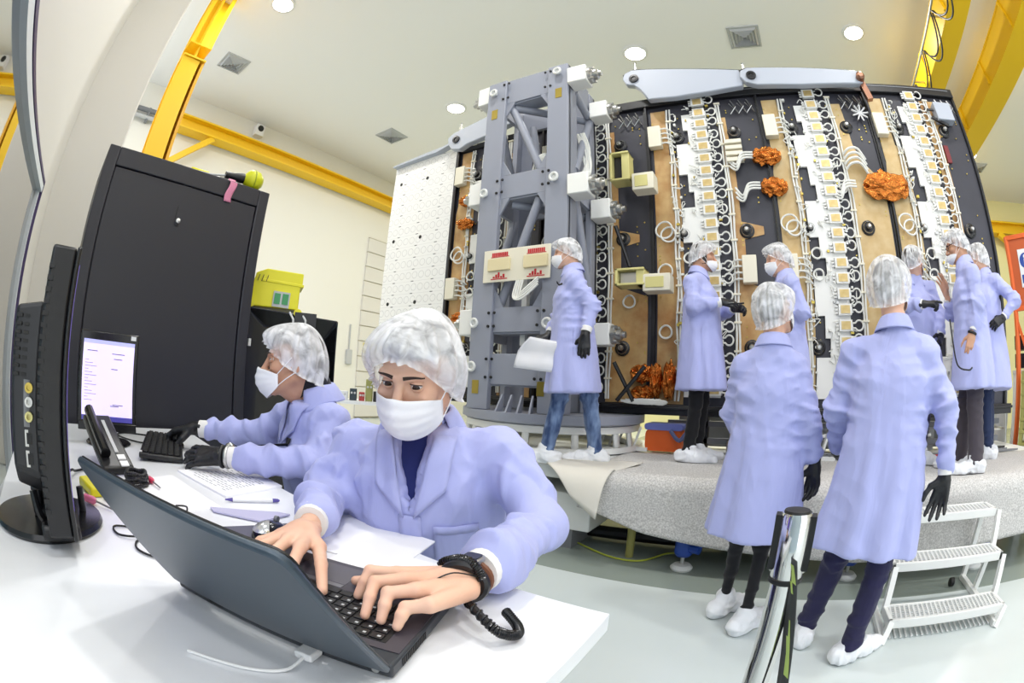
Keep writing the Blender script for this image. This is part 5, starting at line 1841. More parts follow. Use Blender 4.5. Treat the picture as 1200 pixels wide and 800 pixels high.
pts = smooth_path([(-1.16, .33, TZ + .004), (-1.09, .34, TZ + .02), (-1.02, .30, TZ + .015), (-1.0, .22, TZ + .004), (-1.03, .13, TZ + .004), (-.98, .125, TZ + .004), (-.95, .16, TZ + .008), (-.97, .2, TZ + .004), (-.93, .16, TZ + .004), (-.885, .155, TZ + .004), (-.84, .19, TZ + .004), (-.84, .25, TZ + .004)], 7)
setprops(obj('thin_cable', MB().tube(pts, 0.0025, 8), M['black'], None), 'thin black cable looping on the table behind the laptop lid', 'cable')
pts = smooth_path([(-1.36, -.02, TZ + .004), (-1.42, .04, TZ + .03), (-1.5, .06, TZ + .01), (-1.55, .1, TZ + .006)], 7)
setprops(obj('monitor_cable', MB().tube(pts, 0.004, 8), M['black'], None), 'black cable running behind the big monitor', 'cable')

# ------------------------------------------------------------------ people: smooth implicit surfaces turned into meshes
from mathutils.bvhtree import BVHTree


def V3(*a):
    return np.array(a if len(a) == 3 else a[0], dtype=np.float64)


def nrm(v):
    v = np.asarray(v, dtype=np.float64)
    return v / max(np.linalg.norm(v), 1e-9)


class Field:
    def __init__(s, lo, hi, h):
        s.h = h
        s.lo = np.asarray(lo, dtype=np.float64) - 3 * h
        n = np.ceil((np.asarray(hi) + 3 * h - s.lo) / h).astype(int) + 1
        s.n = n
        s.F = np.full(tuple(n), 0.3, dtype=np.float32)

    def sub(s, lo, hi):
        i0 = np.maximum(np.floor((np.asarray(lo) - s.lo) / s.h).astype(int), 0)
        i1 = np.minimum(np.ceil((np.asarray(hi) - s.lo) / s.h).astype(int) + 1, s.n)
        if np.any(i1 <= i0):
            return None
        sl = tuple(slice(a, b) for a, b in zip(i0, i1))
        ax = [(s.lo[k] + s.h * np.arange(i0[k], i1[k])).astype(np.float32) for k in range(3)]
        return sl, ax[0][:, None, None], ax[1][None, :, None], ax[2][None, None, :]

    def put(s, sl, d, k, cut=False):
        F = s.F[sl]
        if cut:
            d = -d
            hh = np.maximum(k - np.abs(F - d), 0) / k
            s.F[sl] = np.maximum(F, d) + hh * hh * k * 0.25
        else:
            hh = np.maximum(k - np.abs(F - d), 0) / k
            s.F[sl] = np.minimum(F, d) - hh * hh * k * 0.25

    def cap(s, a, b, ra, rb, k=0.012, flat=None, cut=False):
        """tapered capsule; flat=(unit vector, factor) squashes it along that direction."""
        a, b = V3(a), V3(b)
        m = max(ra, rb) + k + 3 * s.h
        q = s.sub(np.minimum(a, b) - m, np.maximum(a, b) + m)
        if q is None:
            return s
        sl, X, Y, Z = q
        d = b - a
        L2 = max(float(d @ d), 1e-9)
        x, y, z = X - np.float32(a[0]), Y - np.float32(a[1]), Z - np.float32(a[2])
        t = np.clip((x * d[0] + y * d[1] + z * d[2]) / L2, 0, 1)
        ex, ey, ez = x - t * d[0], y - t * d[1], z - t * d[2]
        q2 = ex * ex + ey * ey + ez * ez
        if flat is not None:
            nf, f = nrm(flat[0]), flat[1]
            c = ex * nf[0] + ey * nf[1] + ez * nf[2]
            q2 = q2 + c * c * (f * f - 1)
        s.put(sl, (np.sqrt(np.maximum(q2, 0)) - (ra + t * (rb - ra))).astype(np.float32), k, cut)
        return s

    def ell(s, c, r, M3=None, k=0.012, cut=False):
        """ellipsoid radii r, axes = columns of M3."""
        c = V3(c)
        m = max(r) + k + 3 * s.h
        q = s.sub(c - m, c + m)
        if q is None:
            return s
        sl, X, Y, Z = q
        x, y, z = X - np.float32(c[0]), Y - np.float32(c[1]), Z - np.float32(c[2])
        if M3 is None:
            M3 = np.eye(3)
        u = [x * M3[0, i] + y * M3[1, i] + z * M3[2, i] for i in range(3)]
        k0 = np.sqrt(sum((u[i] / r[i]) ** 2 for i in range(3)))
        k1 = np.sqrt(sum((u[i] / (r[i] * r[i])) ** 2 for i in range(3)))
        s.put(sl, (k0 * (k0 - 1) / np.maximum(k1, 1e-6)).astype(np.float32), k, cut)
        return s

    def loft(s, A, U, Rv, secs, k=0.03, p=2.4, rip=None, grow=0.0):
        """stack of rounded sections (t, half width, half depth, forward shift) along axis U from A."""
        A, U = V3(A), nrm(U)
        Rv = nrm(V3(Rv) - U * float(np.dot(Rv, U)))
        Fv = np.cross(U, Rv)
        T = np.array([q[0] for q in secs])
        mx = max(max(q[1], q[2]) + abs(q[3]) for q in secs) + 0.06
        e0, e1 = A + U * T[0], A + U * T[-1]
        q = s.sub(np.minimum(e0, e1) - mx, np.maximum(e0, e1) + mx)
        sl, X, Y, Z = q
        x, y, z = X - np.float32(A[0]), Y - np.float32(A[1]), Z - np.float32(A[2])
        t = x * U[0] + y * U[1] + z * U[2]
        u = x * Rv[0] + y * Rv[1] + z * Rv[2]
        v = x * Fv[0] + y * Fv[1] + z * Fv[2]
        TT = np.linspace(T[0], T[-1], 80)

        def smooth_i(col):
            g = np.interp(TT, T, col)
            g2 = np.convolve(np.pad(g, 4, mode='edge'), np.ones(9) / 9, mode='valid')
            return np.interp(t, TT, g2).astype(np.float32)
        a = smooth_i([q_[1] for q_ in secs]) + grow
        b = smooth_i([q_[2] for q_ in secs]) + grow
        v = v - smooth_i([q_[3] for q_ in secs])
        if rip is not None:
            th = np.arctan2(v / b, u / a)
            w = np.clip((rip[2] - t) / max(rip[2] - T[0], 1e-3), 0, 1)
            f = 1 + rip[0] * w * np.sin(rip[1] * th + rip[3] + 2.2 * np.sin(th * 2 + rip[3])) / np.minimum(a, b)
            a = a * f
            b = b * f
        n = (np.abs(u / a) ** p + np.abs(v / b) ** p) ** (1 / p)
        d = (n - 1) * np.minimum(a, b) * 0.9
        d = np.maximum(d, np.maximum(T[0] - t, t - T[-1]))
        s.put(sl, d.astype(np.float32), k)
        return s

    def mesh(s):
        F = s.F
        nx, ny, nz = F.shape
        S = F < 0
        cx, cy, cz = nx - 1, ny - 1, nz - 1
        c0 = S[:-1, :-1, :-1]
        allin = np.ones((cx, cy, cz), bool)
        anyin = np.zeros((cx, cy, cz), bool)
        for i in (0, 1):
            for j in (0, 1):
                for k in (0, 1):
                    q = S[i:i + cx, j:j + cy, k:k + cz]
                    allin &= q
                    anyin |= q
        act = anyin & ~allin
        idx = np.argwhere(act)
        N = len(idx)
        vid = np.full((cx, cy, cz), -1, dtype=np.int64)
        vid[act] = np.arange(N)
        acc = np.zeros((N, 3))
        cnt = np.zeros(N)
        cor = {}
        for i in (0, 1):
            for j in (0, 1):
                for k in (0, 1):
                    cor[i, j, k] = F[idx[:, 0] + i, idx[:, 1] + j, idx[:, 2] + k].astype(np.float64)
        for c in cor:
            for ax in range(3):
                if c[ax] == 1:
                    continue
                e = list(c)
                e[ax] = 1
                f0, f1 = cor[c], cor[tuple(e)]
                cr = (f0 < 0) != (f1 < 0)
                t = np.where(cr, f0 / np.where(cr, f0 - f1, 1), 0)
                P = np.tile(np.array(c, float), (N, 1))
                P[:, ax] = t
                acc += P * cr[:, None]
                cnt += cr
        Vv = s.lo + s.h * (idx + acc / np.maximum(cnt, 1)[:, None])
        faces = []
        for ax in range(3):
            a1, a2 = (ax + 1) % 3, (ax + 2) % 3
            sl0 = [slice(None)] * 3
            sl1 = [slice(None)] * 3
            sl0[ax] = slice(0, -1)
            sl1[ax] = slice(1, None)
            cr = S[tuple(sl0)] != S[tuple(sl1)]
            e = np.argwhere(cr)
            ok = (e[:, a1] > 0) & (e[:, a2] > 0) & (e[:, a1] < F.shape[a1] - 1) & (e[:, a2] < F.shape[a2] - 1)
            e = e[ok]
            if not len(e):
                continue
            ins = S[e[:, 0], e[:, 1], e[:, 2]]

            def cell(d1, d2):
                q = e.copy()
                q[:, a1] -= d1
                q[:, a2] -= d2
                return vid[q[:, 0], q[:, 1], q[:, 2]]
            quad = np.stack([cell(1, 1), cell(0, 1), cell(0, 0), cell(1, 0)], 1)
            quad[~ins] = quad[~ins][:, ::-1]
            faces.append(quad)
        Fc = np.concatenate(faces)
        return Vv, Fc


def vnormals(V, F):
    a, b, c, d = (V[F[:, i]] for i in range(4))
    n = np.cross(c - a, d - b)
    N = np.zeros_like(V)
    for i in range(4):
        np.add.at(N, F[:, i], n)
    return N / np.maximum(np.linalg.norm(N, axis=1), 1e-12)[:, None]


def relax(V, F, it=2, lam=0.5):
    for _ in range(it):
        acc = np.zeros_like(V)
        cnt = np.zeros(len(V))
        for i in range(4):
            for j in (1, 3):
                np.add.at(acc, F[:, i], V[F[:, (i + j) % 4]])
                np.add.at(cnt, F[:, i], 1)
        V = V + lam * (acc / np.maximum(cnt, 1)[:, None] - V)
    return V


def nz(V, seed, k, n=7):
    """smooth pseudo-noise in -1..1; k = typical wave numbers per axis."""
    r = np.random.RandomState(seed)
    o = np.zeros(len(V))
    for _ in range(n):
        w = r.normal(size=3) * np.array(k)
        o += np.sin(V @ w + r.uniform(0, 6.28))
    return o / n * 1.6


def ridged(V, seed, k):
    a = nz(V, seed, k)
    return 1 - 2 * np.abs(a)


class Drape:
    """projects flat patterns on a garment."""

    def __init__(s, V, F):
        s.t = BVHTree.FromPolygons([tuple(v) for v in V], [tuple(int(i) for i in f) for f in F])

    def hit(s, o, d, dist=1.5):
        r = s.t.ray_cast(Vector(o), Vector(d), dist)
        return r[0], r[1]


def patch(dr, O, Rv, Uv, Dv, quad, off=0.004, nu=7, nv=7, reach=0.6):
    """grid over a quad [(r,u) bottom-left, bottom-right, top-right, top-left] around O, projected along Dv onto dr."""
    O, Rv, Uv, Dv = Vector(O), Vector(Rv), Vector(Uv), Vector(Dv)

    def fn(u, v):
        q = [Vector((a, b)) for a, b in quad]
        p = (q[0].lerp(q[1], u)).lerp(q[3].lerp(q[2], u), v)
        st = O + Rv * p.x + Uv * p.y - Dv * reach
        h, n = dr.hit(st, Dv)
        if h is None:
            return tuple(O + Rv * p.x + Uv * p.y - Dv * 0.13)
        return tuple(h - Dv * off)
    return MB().grid(fn, nu, nv)


# ---- materials for people
def node_cloth(name, rgb, wr=0.35, scale=9.0, rough=0.75, fine=True):
    m = bpy.data.materials.new(name)
    m.use_nodes = True
    nt = m.node_tree
    b = nt.nodes['Principled BSDF']
    b.inputs['Base Color'].default_value = (*lin(rgb), 1)
    b.inputs['Roughness'].default_value = rough
    b.inputs['Specular IOR Level'].default_value = 0.3
    b.inputs['Sheen Weight'].default_value = 0.15
    tc = nt.nodes.new('ShaderNodeTexCoord')
    mp = nt.nodes.new('ShaderNodeMapping')
    mp.inputs['Scale'].default_value = (1, 1, 0.22)
    nt.links.new(tc.outputs['Object'], mp.inputs[0])
    n = nt.nodes.new('ShaderNodeTexNoise')
    n.inputs['Scale'].default_value = scale
    n.inputs['Detail'].default_value = 3
    n.inputs['Distortion'].default_value = 0.8
    nt.links.new(mp.outputs[0], n.inputs['Vector'])
    bp = nt.nodes.new('ShaderNodeBump')
    bp.inputs['Strength'].default_value = wr
    bp.inputs['Distance'].default_value = 0.02
    nt.links.new(n.outputs['Fac'], bp.inputs['Height'])
    last = bp
    if fine:
        n2 = nt.nodes.new('ShaderNodeTexNoise')
        n2.inputs['Scale'].default_value = 500
        nt.links.new(tc.outputs['Object'], n2.inputs['Vector'])
        bp2 = nt.nodes.new('ShaderNodeBump')
        bp2.inputs['Strength'].default_value = 0.12
        bp2.inputs['Distance'].default_value = 0.001
        nt.links.new(n2.outputs['Fac'], bp2.inputs['Height'])
        nt.links.new(bp.outputs[0], bp2.inputs['Normal'])
        last = bp2
    nt.links.new(last.outputs[0], b.inputs['Normal'])
    return m


def node_skin(name, rgb, rgb2):
    m = mat(name, rgb, 0.5, mottle=(14, rgb2, 0.25), bump=(380, 0.12, 0.001), spec=0.4)
    b = m.node_tree.nodes['Principled BSDF']
    b.inputs['Subsurface Weight'].default_value = 0.12
    b.inputs['Subsurface Radius'].default_value = (0.012, 0.005, 0.003)
    b.inputs['Subsurface Scale'].default_value = 0.5
    return m


def node_capcloth(name, a0, a1):
    m = bpy.data.materials.new(name)
    m.use_nodes = True
    nt = m.node_tree
    b = nt.nodes['Principled BSDF']
    b.inputs['Base Color'].default_value = (*lin((240, 240, 242)), 1)
    b.inputs['Roughness'].default_value = 0.7
    tc = nt.nodes.new('ShaderNodeTexCoord')
    n = nt.nodes.new('ShaderNodeTexNoise')
    n.inputs['Scale'].default_value = 17
    n.inputs['Detail'].default_value = 4
    n.inputs['Distortion'].default_value = 1.0
    nt.links.new(tc.outputs['Object'], n.inputs['Vector'])
    r = nt.nodes.new('ShaderNodeValToRGB')
    r.color_ramp.elements[0].position = 0.36
    r.color_ramp.elements[1].position = 0.66
    r.color_ramp.elements[0].color = (a0, a0, a0, 1)
    r.color_ramp.elements[1].color = (a1, a1, a1, 1)
    nt.links.new(n.outputs['Fac'], r.inputs['Fac'])
    nt.links.new(r.outputs[0], b.inputs['Alpha'])
    bp = nt.nodes.new('ShaderNodeBump')
    bp.inputs['Strength'].default_value = 0.25
    bp.inputs['Distance'].default_value = 0.004
    nt.links.new(n.outputs['Fac'], bp.inputs['Height'])
    nt.links.new(bp.outputs[0], b.inputs['Normal'])
    return m


M['coat'] = node_cloth('lavender coat cloth', (174, 179, 227), 0.42, 11)
M['cuff'] = mat('white knit cuff', (232, 230, 228), 0.9, bump=(240, 0.5, 0.002))
M['capcloth'] = node_capcloth('white cap gauze', 0.34, 0.86)
M['mask'] = mat('white mask paper', (242, 242, 246), 0.8, bump=(120, 0.12, 0.002))
M['skin'] = node_skin('skin', (228, 188, 164), (218, 170, 144))
M['skintan'] = node_skin('tan skin', (208, 164, 136), (196, 146, 118))
M['hair'] = mat('dark brown hair', (44, 34, 30), 0.5, bump=(160, 0.8, 0.004))
M['glove'] = mat('black glove', (26, 26, 29), 0.42, bump=(90, 0.35, 0.003))
M['jeans'] = node_cloth('blue denim', (74, 98, 142), 0.5, 14, 0.85)
nt_ = M['jeans'].node_tree
_n = nt_.nodes.new('ShaderNodeTexNoise')
_n.inputs['Scale'].default_value = 7
_r = nt_.nodes.new('ShaderNodeValToRGB')
_r.color_ramp.elements[0].position, _r.color_ramp.elements[1].position = 0.35, 0.7
_r.color_ramp.elements[0].color, _r.color_ramp.elements[1].color = (*lin((52, 72, 112)), 1), (*lin((126, 148, 184)), 1)
nt_.links.new(_n.outputs['Fac'], _r.inputs['Fac'])
nt_.links.new(_r.outputs[0], nt_.nodes['Principled BSDF'].inputs['Base Color'])
M['navy'] = node_cloth('navy trousers cloth', (38, 36, 70), 0.4, 12, 0.8)
M['blackcloth'] = node_cloth('black cloth', (22, 22, 26), 0.4, 12, 0.8)
M['greytrouser'] = node_cloth('charcoal trousers cloth', (72, 66, 74), 0.45, 12, 0.8)
M['darkjeans'] = node_cloth('dark denim', (40, 52, 84), 0.45, 12, 0.8)
M['shirtblue'] = node_cloth('navy blue shirt cloth', (36, 44, 104), 0.3, 14, 0.8)
M['shirtblack'] = node_cloth('black shirt cloth', (30, 30, 36), 0.3, 14, 0.8)
M['shoecover'] = node_cloth('white shoe cover film', (232, 234, 238), 0.8, 16, 0.6, fine=False)
M['eye'] = mat('eye white', (222, 214, 208), 0.15)
M['iris'] = mat('dark brown iris', (44, 28, 20), 0.1)
M['brow'] = mat('dark eyebrow hair', (50, 36, 30), 0.8)


def frame(f, up=(0, 0, 1)):
    """columns right, forward, up for a facing direction."""
    f = nrm(f)
    r = nrm(np.cross(f, up))
    u = np.cross(r, f)
    return np.stack([r, f, u], 1)


def joined(parts):
    Vs, Fs, o = [], [], 0
    for v, f in parts:
        Vs.append(v)
        Fs.append(f + o)
        o += len(v)
    return np.concatenate(Vs), np.concatenate(Fs)


# ---- head
def head_mesh(c, B, sc=1.0, h=0.004, neck=None, female=False):
    """c centre between the ears, B frame columns. Returns V, F."""
    def w(p):
        return c + B @ (np.array(p) * sc)
    F = Field(c - 0.17 * sc, c + 0.17 * sc, h)
    if neck is not None:
        F = Field(np.minimum(c - 0.15 * sc, np.array(neck) - 0.08), np.maximum(c + 0.17 * sc, np.array(neck) + 0.08), h)

    def el(p, r, k=0.012, cut=False):
        F.ell(w(p), [q * sc for q in r], B, k * sc, cut)

    def cp(a, b, ra, rb, k=0.01, cut=False, flat=None):
        F.cap(w(a), w(b), ra * sc, rb * sc, k * sc, None if flat is None else (B @ np.array(flat[0]), flat[1]), cut)
    el((0, -.012, .032), (.074, .094, .086))
    el((0, .020, -.025), (.062, .070, .085), .02)
    el((0, .035, -.062), (.050, .056, .046), .025)
    cp((-.020, .076, -.094), (.020, .076, -.094), .017, .017, .02)
    cp((-.056, .0, -.055), (-.024, .07, -.092), .020, .016, .02)
    cp((.056, .0, -.055), (.024, .07, -.092), .020, .016, .02)
    # brow, cheekbones
    cp((-.042, .076, .030), (-.010, .088, .026), .011, .010, .012)
    cp((.042, .076, .030), (.010, .088, .026), .011, .010, .012)
    el((-.046, .062, -.022), (.020, .022, .018), .02)
    el((.046, .062, -.022), (.020, .022, .018), .02)
    # eye sockets
    for s in (-1, 1):
        el((s * .031, .097, .008), (.016, .018, .011), .010, True)
    # nose
    cp((0, .090, .018), (0, .112, -.026), .008, .012, .010)
    el((0, .114, -.030), (.012, .012, .010), .008)
    for s in (-1, 1):
        el((s * .012, .104, -.034), (.009, .012, .009), .007)
    # mouth
    cp((-.020, .089, -.062), (.020, .089, -.062), .007, .007, .008)
    cp((-.018, .088, -.072), (.018, .088, -.072), .008, .008, .008)
    # ears
    for s in (-1, 1):
        el((s * .076, -.012, -.006), (.009, .021, .032), .006)
        el((s * .084, -.008, -.006), (.006, .012, .020), .004, True)
    if neck is not None:
        F.cap(w((0, -.022, -.05)), np.array(neck), .052 * sc * (0.9 if female else 1), .060 * (0.9 if female else 1), .03)
        F.cap(w((0, .0, -.10)), np.array(neck) + B[:, 1] * .02, .040 * sc, .052, .03)
    V, Fc = F.mesh()
    return relax(V, Fc, 2, 0.4), Fc


def eyes(parent, c, B, sc, gaze, open_up=14, open_dn=14, skin='skin'):
    """eyeballs with lids; gaze = local direction, openings in degrees."""
    g = nrm(gaze)
    for s in (-1, 1):
        ce = c + B @ (np.array((s * .032, .0752, .008)) * sc)
        G = frame(B @ g, B[:, 2])
        r = .0128 * sc
        mb = MB()
        vs, fs, mi = [], [], []
        nA, nB = 20, 14
        for i in range(nB + 1):
            t = math.pi * i / nB
            for k in range(nA):
                a = 2 * math.pi * k / nA
                l = np.array((math.sin(t) * math.cos(a), math.cos(t), math.sin(t) * math.sin(a)))
                vs.append(tuple(ce + G @ (l * r)))
        for i in range(nB):
            for k in range(nA):
                fs.append((i * nA + k, i * nA + (k + 1) % nA, (i + 1) * nA + (k + 1) % nA, (i + 1) * nA + k))
                mi.append(1 if i < 3 else 0)
        mb.v, mb.f, mb.mi = vs, fs, mi
        obj('eye', mb, [M['eye'], M['iris']], parent)
        for up, op, nm in ((1, open_up, 'upper_eyelid'), (-1, open_dn, 'lower_eyelid')):
            rl = r * 1.10

            def lidf(u, v):
                az = R(-100 + 200 * u)
                el0 = R(op * max(math.cos(az), 0.0) ** 0.8 + 2)
                el = el0 + (R(85) - el0) * v
                l = np.array((math.sin(az) * math.cos(el), math.cos(az) * math.cos(el), up * math.sin(el)))
                return tuple(ce + B @ (l * rl))
            obj(nm, MB().grid(lidf, 18, 8), M[skin], parent, sharp=180, solid=0.0012)
        lash = [tuple(ce + B @ (np.array((math.sin(R(a)) * math.cos(R(open_up * math.cos(R(a)) ** .8 + 3)), math.cos(R(a)) * math.cos(R(open_up + 3)), math.sin(R(open_up * max(math.cos(R(a)), 0) ** .8 + 3)))) * r * 1.15)) for a in range(-70, 71, 14)]
        obj('eyelash', MB().tube(lash, 0.0011 * sc, 5), M['brow'], parent)


def brows(parent, dr, c, B, sc):
    for s in (-1, 1):
        pts = []
        rs = []
        for k in range(9):
            t = k / 8
            p = np.array((s * (.012 + .040 * t), .2, .0285 + .0045 * math.sin(t * 2.2) - .0035 * t)) * sc
            st = c + B @ p
            h, n = dr.hit(st, -B[:, 1], .4)
            if h is not None:
                pts.append(tuple(np.array(h) + B[:, 1] * .0005))
                rs.append((.0040 - .0024 * t) * sc)
        if len(pts) > 3:
            obj('eyebrow', MB().tube(pts, rs, 8), M['brow'], parent)


def cap_mesh(c, B, sc, seed=0, puff=1.0, back=0.0, deep=False):
    """bouffant cap: domed gauze with radial folds and a gathered elastic edge."""
    rr = np.random.RandomState(seed)
    ph = rr.uniform(0, 6.28, 8)

    def fn(u, v):
        a = u * 2 * math.pi          # 0 = right, 90deg = front
        ca, sa = math.cos(a), math.sin(a)
        # edge heights: forehead high, nape low
        ear_z, nape_z = (-.020, -.072) if not deep else (-.040, -.078)
        edge = np.array(((.080 if not deep else .088) * ca, (.106 if sa > 0 else .098) * sa - .004, ear_z + (.074 - ear_z) * max(sa, 0) ** 1.3 + (nape_z - ear_z) * max(-sa, 0) ** 0.8))
        top = np.array((0, -.018 - back, .118 + .010 * puff))
        t = min(v / 0.93, 1.0)
        # profile from top to edge, bulging out
        wgt = math.sin(t * math.pi / 2)
        zz = top[2] + (edge[2] - top[2]) * (1 - math.cos(t * math.pi / 2)) ** 1.15
        bul = 1 + ((.17 * puff) * math.sin(math.pi * min(t, 1)) ** 0.7 + .10 * math.sin(math.pi * t ** 2.2)) * (1 - .55 * max(sa, 0) ** 2)
        x = top[0] + (edge[0] - top[0]) * wgt * bul
        y = top[1] + (edge[1] - top[1]) * wgt * bul - back * math.sin(math.pi * t) * max(-sa, 0)
        fold = (.0045 * (1 - 2 * abs(math.sin(5.5 * a + ph[0] + math.sin(3 * a + ph[1])))) + .0035 * math.sin(19 * a + ph[2] + 5 * v) + .0022 * math.sin(31 * a + ph[3] + 7 * v)) * (0.15 + t) * (1.0)
        fold += .004 * math.sin(5 * a + ph[4]) * math.sin(math.pi * t)
        nx, ny = ca, sa
        x += nx * fold
        y += ny * fold
        if v > 0.93:                      # ruffled hem under the elastic
            q = (v - 0.93) / 0.07
            zz -= .010 * q
            k = .005 * q * (1 + .8 * math.sin(37 * a + ph[6]))
            x += nx * k
            y += ny * k
        return tuple(c + B @ (np.array((x, y, zz)) * sc))
    return MB().grid(fn, 160, 36, cu=True)


def mask_mesh(c, B, sc, top=-.012, drop=0.0):
    def fn(u, v):
        s = (u - .5) * 2
        th = s * R(72)
        zt = top - .018 * abs(s) ** 2.2 + .006 * math.exp(-(s / .18) ** 2)
        zb = -.116 + .040 * abs(s) ** 2.0
        z = zt + (zb - zt) * v - drop
        cen = math.cos(th)
        x = .0765 * math.sin(th) / math.sin(R(72)) * (1 - .10 * v * (1 - abs(s)))
        dep = .018 + .092 * cen + .014 * math.exp(-(s / .30) ** 2) * (1 - v) ** 0.6 + .016 * math.sin(math.pi * v) * (1 - s * s) - .018 * v ** 3 * (1 - s * s)
        y = dep + .0012 * math.sin(v * 26) * (1 - s * s)
        return tuple(c + B @ (np.array((x, y, z)) * sc))
    return MB().grid(fn, 33, 25)


def mask(parent, c, B, sc, seed=0, top=-.012, drop=0.0):
    o = obj('face_mask', mask_mesh(c, B, sc, top, drop), M['mask'], parent, sharp=180, solid=0.0022)
    st = []
    for s in (-1, 1):
        for z0, z1, y1 in ((top - .018, .018, -.004), (-.076, -.032, -.012)):
            pts = [c + B @ (np.array(p) * sc) for p in ((s * .075, .050, z0 - drop), (s * .0815, .022, (z0 - drop + z1) / 2), (s * .082, y1, z1))]
            obj('ear_loop', MB().tube(smooth_path(pts, 5), .0014 * sc, 6), M['mask'], o)
    return o


def hair_mesh(c, B, sc, low=-.045):
    def fn(u, v):
        a = u * 2 * math.pi
        sa = math.sin(a)
        lowz = .062 if sa > 0.35 else (low if sa < -0.5 else (.062 + (low - .062) * ((0.35 - sa) / 0.85) ** 1.6))
        z0 = .122
        t = v
        z = z0 + (lowz - z0) * (1 - math.cos(t * math.pi / 2))
        q = max(1 - ((z - .032) / .0925) ** 2, 0.0) ** 0.5 if z > .032 else 1 - .35 * ((.032 - z) / .1) ** 2
        if t < 0.01:
            q = 0.02
        x, y = .0795 * q * math.cos(a), -.012 + .0995 * q * sa
        k = 1 + .012 * math.sin(23 * a) * t
        return tuple(c + B @ (np.array((x * k, y * k, z)) * sc))
    return MB().grid(fn, 60, 18, cu=True)


# ---- hands
def hand_caps(W, f, n, side, curl=(20, 30, 20), spread=0.1, thumb=(0.75, 0.2), s=1.0, grow=0.0, percurl=None):
    """list of (a, b, ra, rb, k, flat) for a hand; n points out of the back of the hand."""
    W, f = V3(W), nrm(f)
    n = nrm(V3(n) - f * float(np.dot(n, f)))
    t = -side * np.cross(f, n)
    out = [(W - f * .03, W + f * .02 * s, .026 * s + grow, .027 * s + grow, .012, (n, 1.45))]
    offs = (.031, .0105, -.0115, -.032)
    mlen = (.088, .092, .087, .079)
    flen = (.074, .083, .077, .060)
    for i in range(4):
        base = W + (f * .010 + t * offs[i] * .55) * s
        kn = W + (f * mlen[i] + t * offs[i] + n * (.004 if i in (1, 2) else 0)) * s
        out.append((base, kn, .0155 * s + grow, .0118 * s + grow, .012, None))
        d0 = nrm(f + t * offs[i] / .03 * spread)
        p = kn
        ang = 0
        cc = percurl[i] if percurl else curl
        for q, (fr_, r0, r1) in enumerate(((.46, .0102, .0092), (.30, .0092, .0084), (.24, .0084, .0070))):
            ang += cc[q]
            d = d0 * math.cos(R(ang)) - n * math.sin(R(ang))
            e = p + d * flen[i] * fr_ * s
            out.append((p, e, r0 * s + grow, r1 * s + grow, .004, None))
            p = e
    b = W + (f * .018 + t * .018 - n * .006) * s
    d1 = nrm(f * .62 + t * thumb[0] - n * (.20 + thumb[1]))
    e = b + d1 * .046 * s
    out.append((b, e, .0165 * s + grow, .0128 * s + grow, .010, None))
    d2 = nrm(f * .85 + t * thumb[0] * .45 - n * (.15 + thumb[1]))
    e2 = e + d2 * .034 * s
    out.append((e, e2, .0118 * s + grow, .0104 * s + grow, .004, None))
    d3 = nrm(f * .95 + t * thumb[0] * .1 - n * (.15 + thumb[1] * 1.3))
    out.append((e2, e2 + d3 * .024 * s, .0104 * s + grow, .0085 * s + grow, .004, None))
    return out


def hand_joints(W, n, fingers, thumb, grow=0.0, el=None):
    """hand through explicit joints: fingers = 4 x [mcp, pip, tip]; thumb = [mcp, ip, tip]."""
    W, n = V3(W), nrm(n)
    f = nrm(np.mean([V3(q[0]) for q in fingers], 0) - W)
    out = [(W - f * .012, W + f * .02, .0265 + grow, .028 + grow, .012, (n, 1.4))]
    cen = np.mean([V3(q[0]) for q in fingers], 0)
    for q in fingers:
        m, p, t = (V3(x) for x in q)
        base = W + f * .012 + (m - cen) * .55
        out.append((base, m, .0165 + grow, .0125 + grow, .013, None))
        d = p + (t - p) * .55 + n * .0045
        out.append((m, p, .0112 + grow, .0098 + grow, .005, None))
        out.append((p, d, .0098 + grow, .0088 + grow, .004, None))
        out.append((d, t, .0088 + grow, .0072 + grow, .004, None))
    a, b, t = (V3(x) for x in thumb)
    out.append((W + f * .012 + (a - W) * .15, a, .019 + grow, .0145 + grow, .012, None))
    out.append((a, b, .0132 + grow, .0112 + grow, .005, None))
    out.append((b, t, .0112 + grow, .0085 + grow, .004, None))
    return out


def caps_mesh(caps, h, rel=1):
    P = np.array([c[0] for c in caps] + [c[1] for c in caps])
    F = Field(P.min(0) - .035, P.max(0) + .035, h)
    for a, b, ra, rb, k, fl in caps:
        F.cap(a, b, ra, rb, k, fl)
    V, Fc = F.mesh()
    return relax(V, Fc, rel, 0.4), Fc


def arm_wrinkle(V, el, a, b, amp, seed):
    """ring folds near the elbow, fading with distance."""
    d = np.linalg.norm(V - el, axis=1)
    ax = nrm(np.array(b) - np.array(a))
    w = np.exp(-(d / .15) ** 2)
    r_ = np.random.RandomState(seed)
    o = np.zeros(len(V))
    for _ in range(5):
        k = ax * r_.uniform(35, 85) + r_.normal(size=3) * 22
        o += 0.5 - np.abs(np.sin(V @ k * .5 + r_.uniform(0, 6.28) + 1.5 * nz(V, seed + 1, (7, 7, 7), 3)))
    return amp * w * o * .55


COATN = [0]


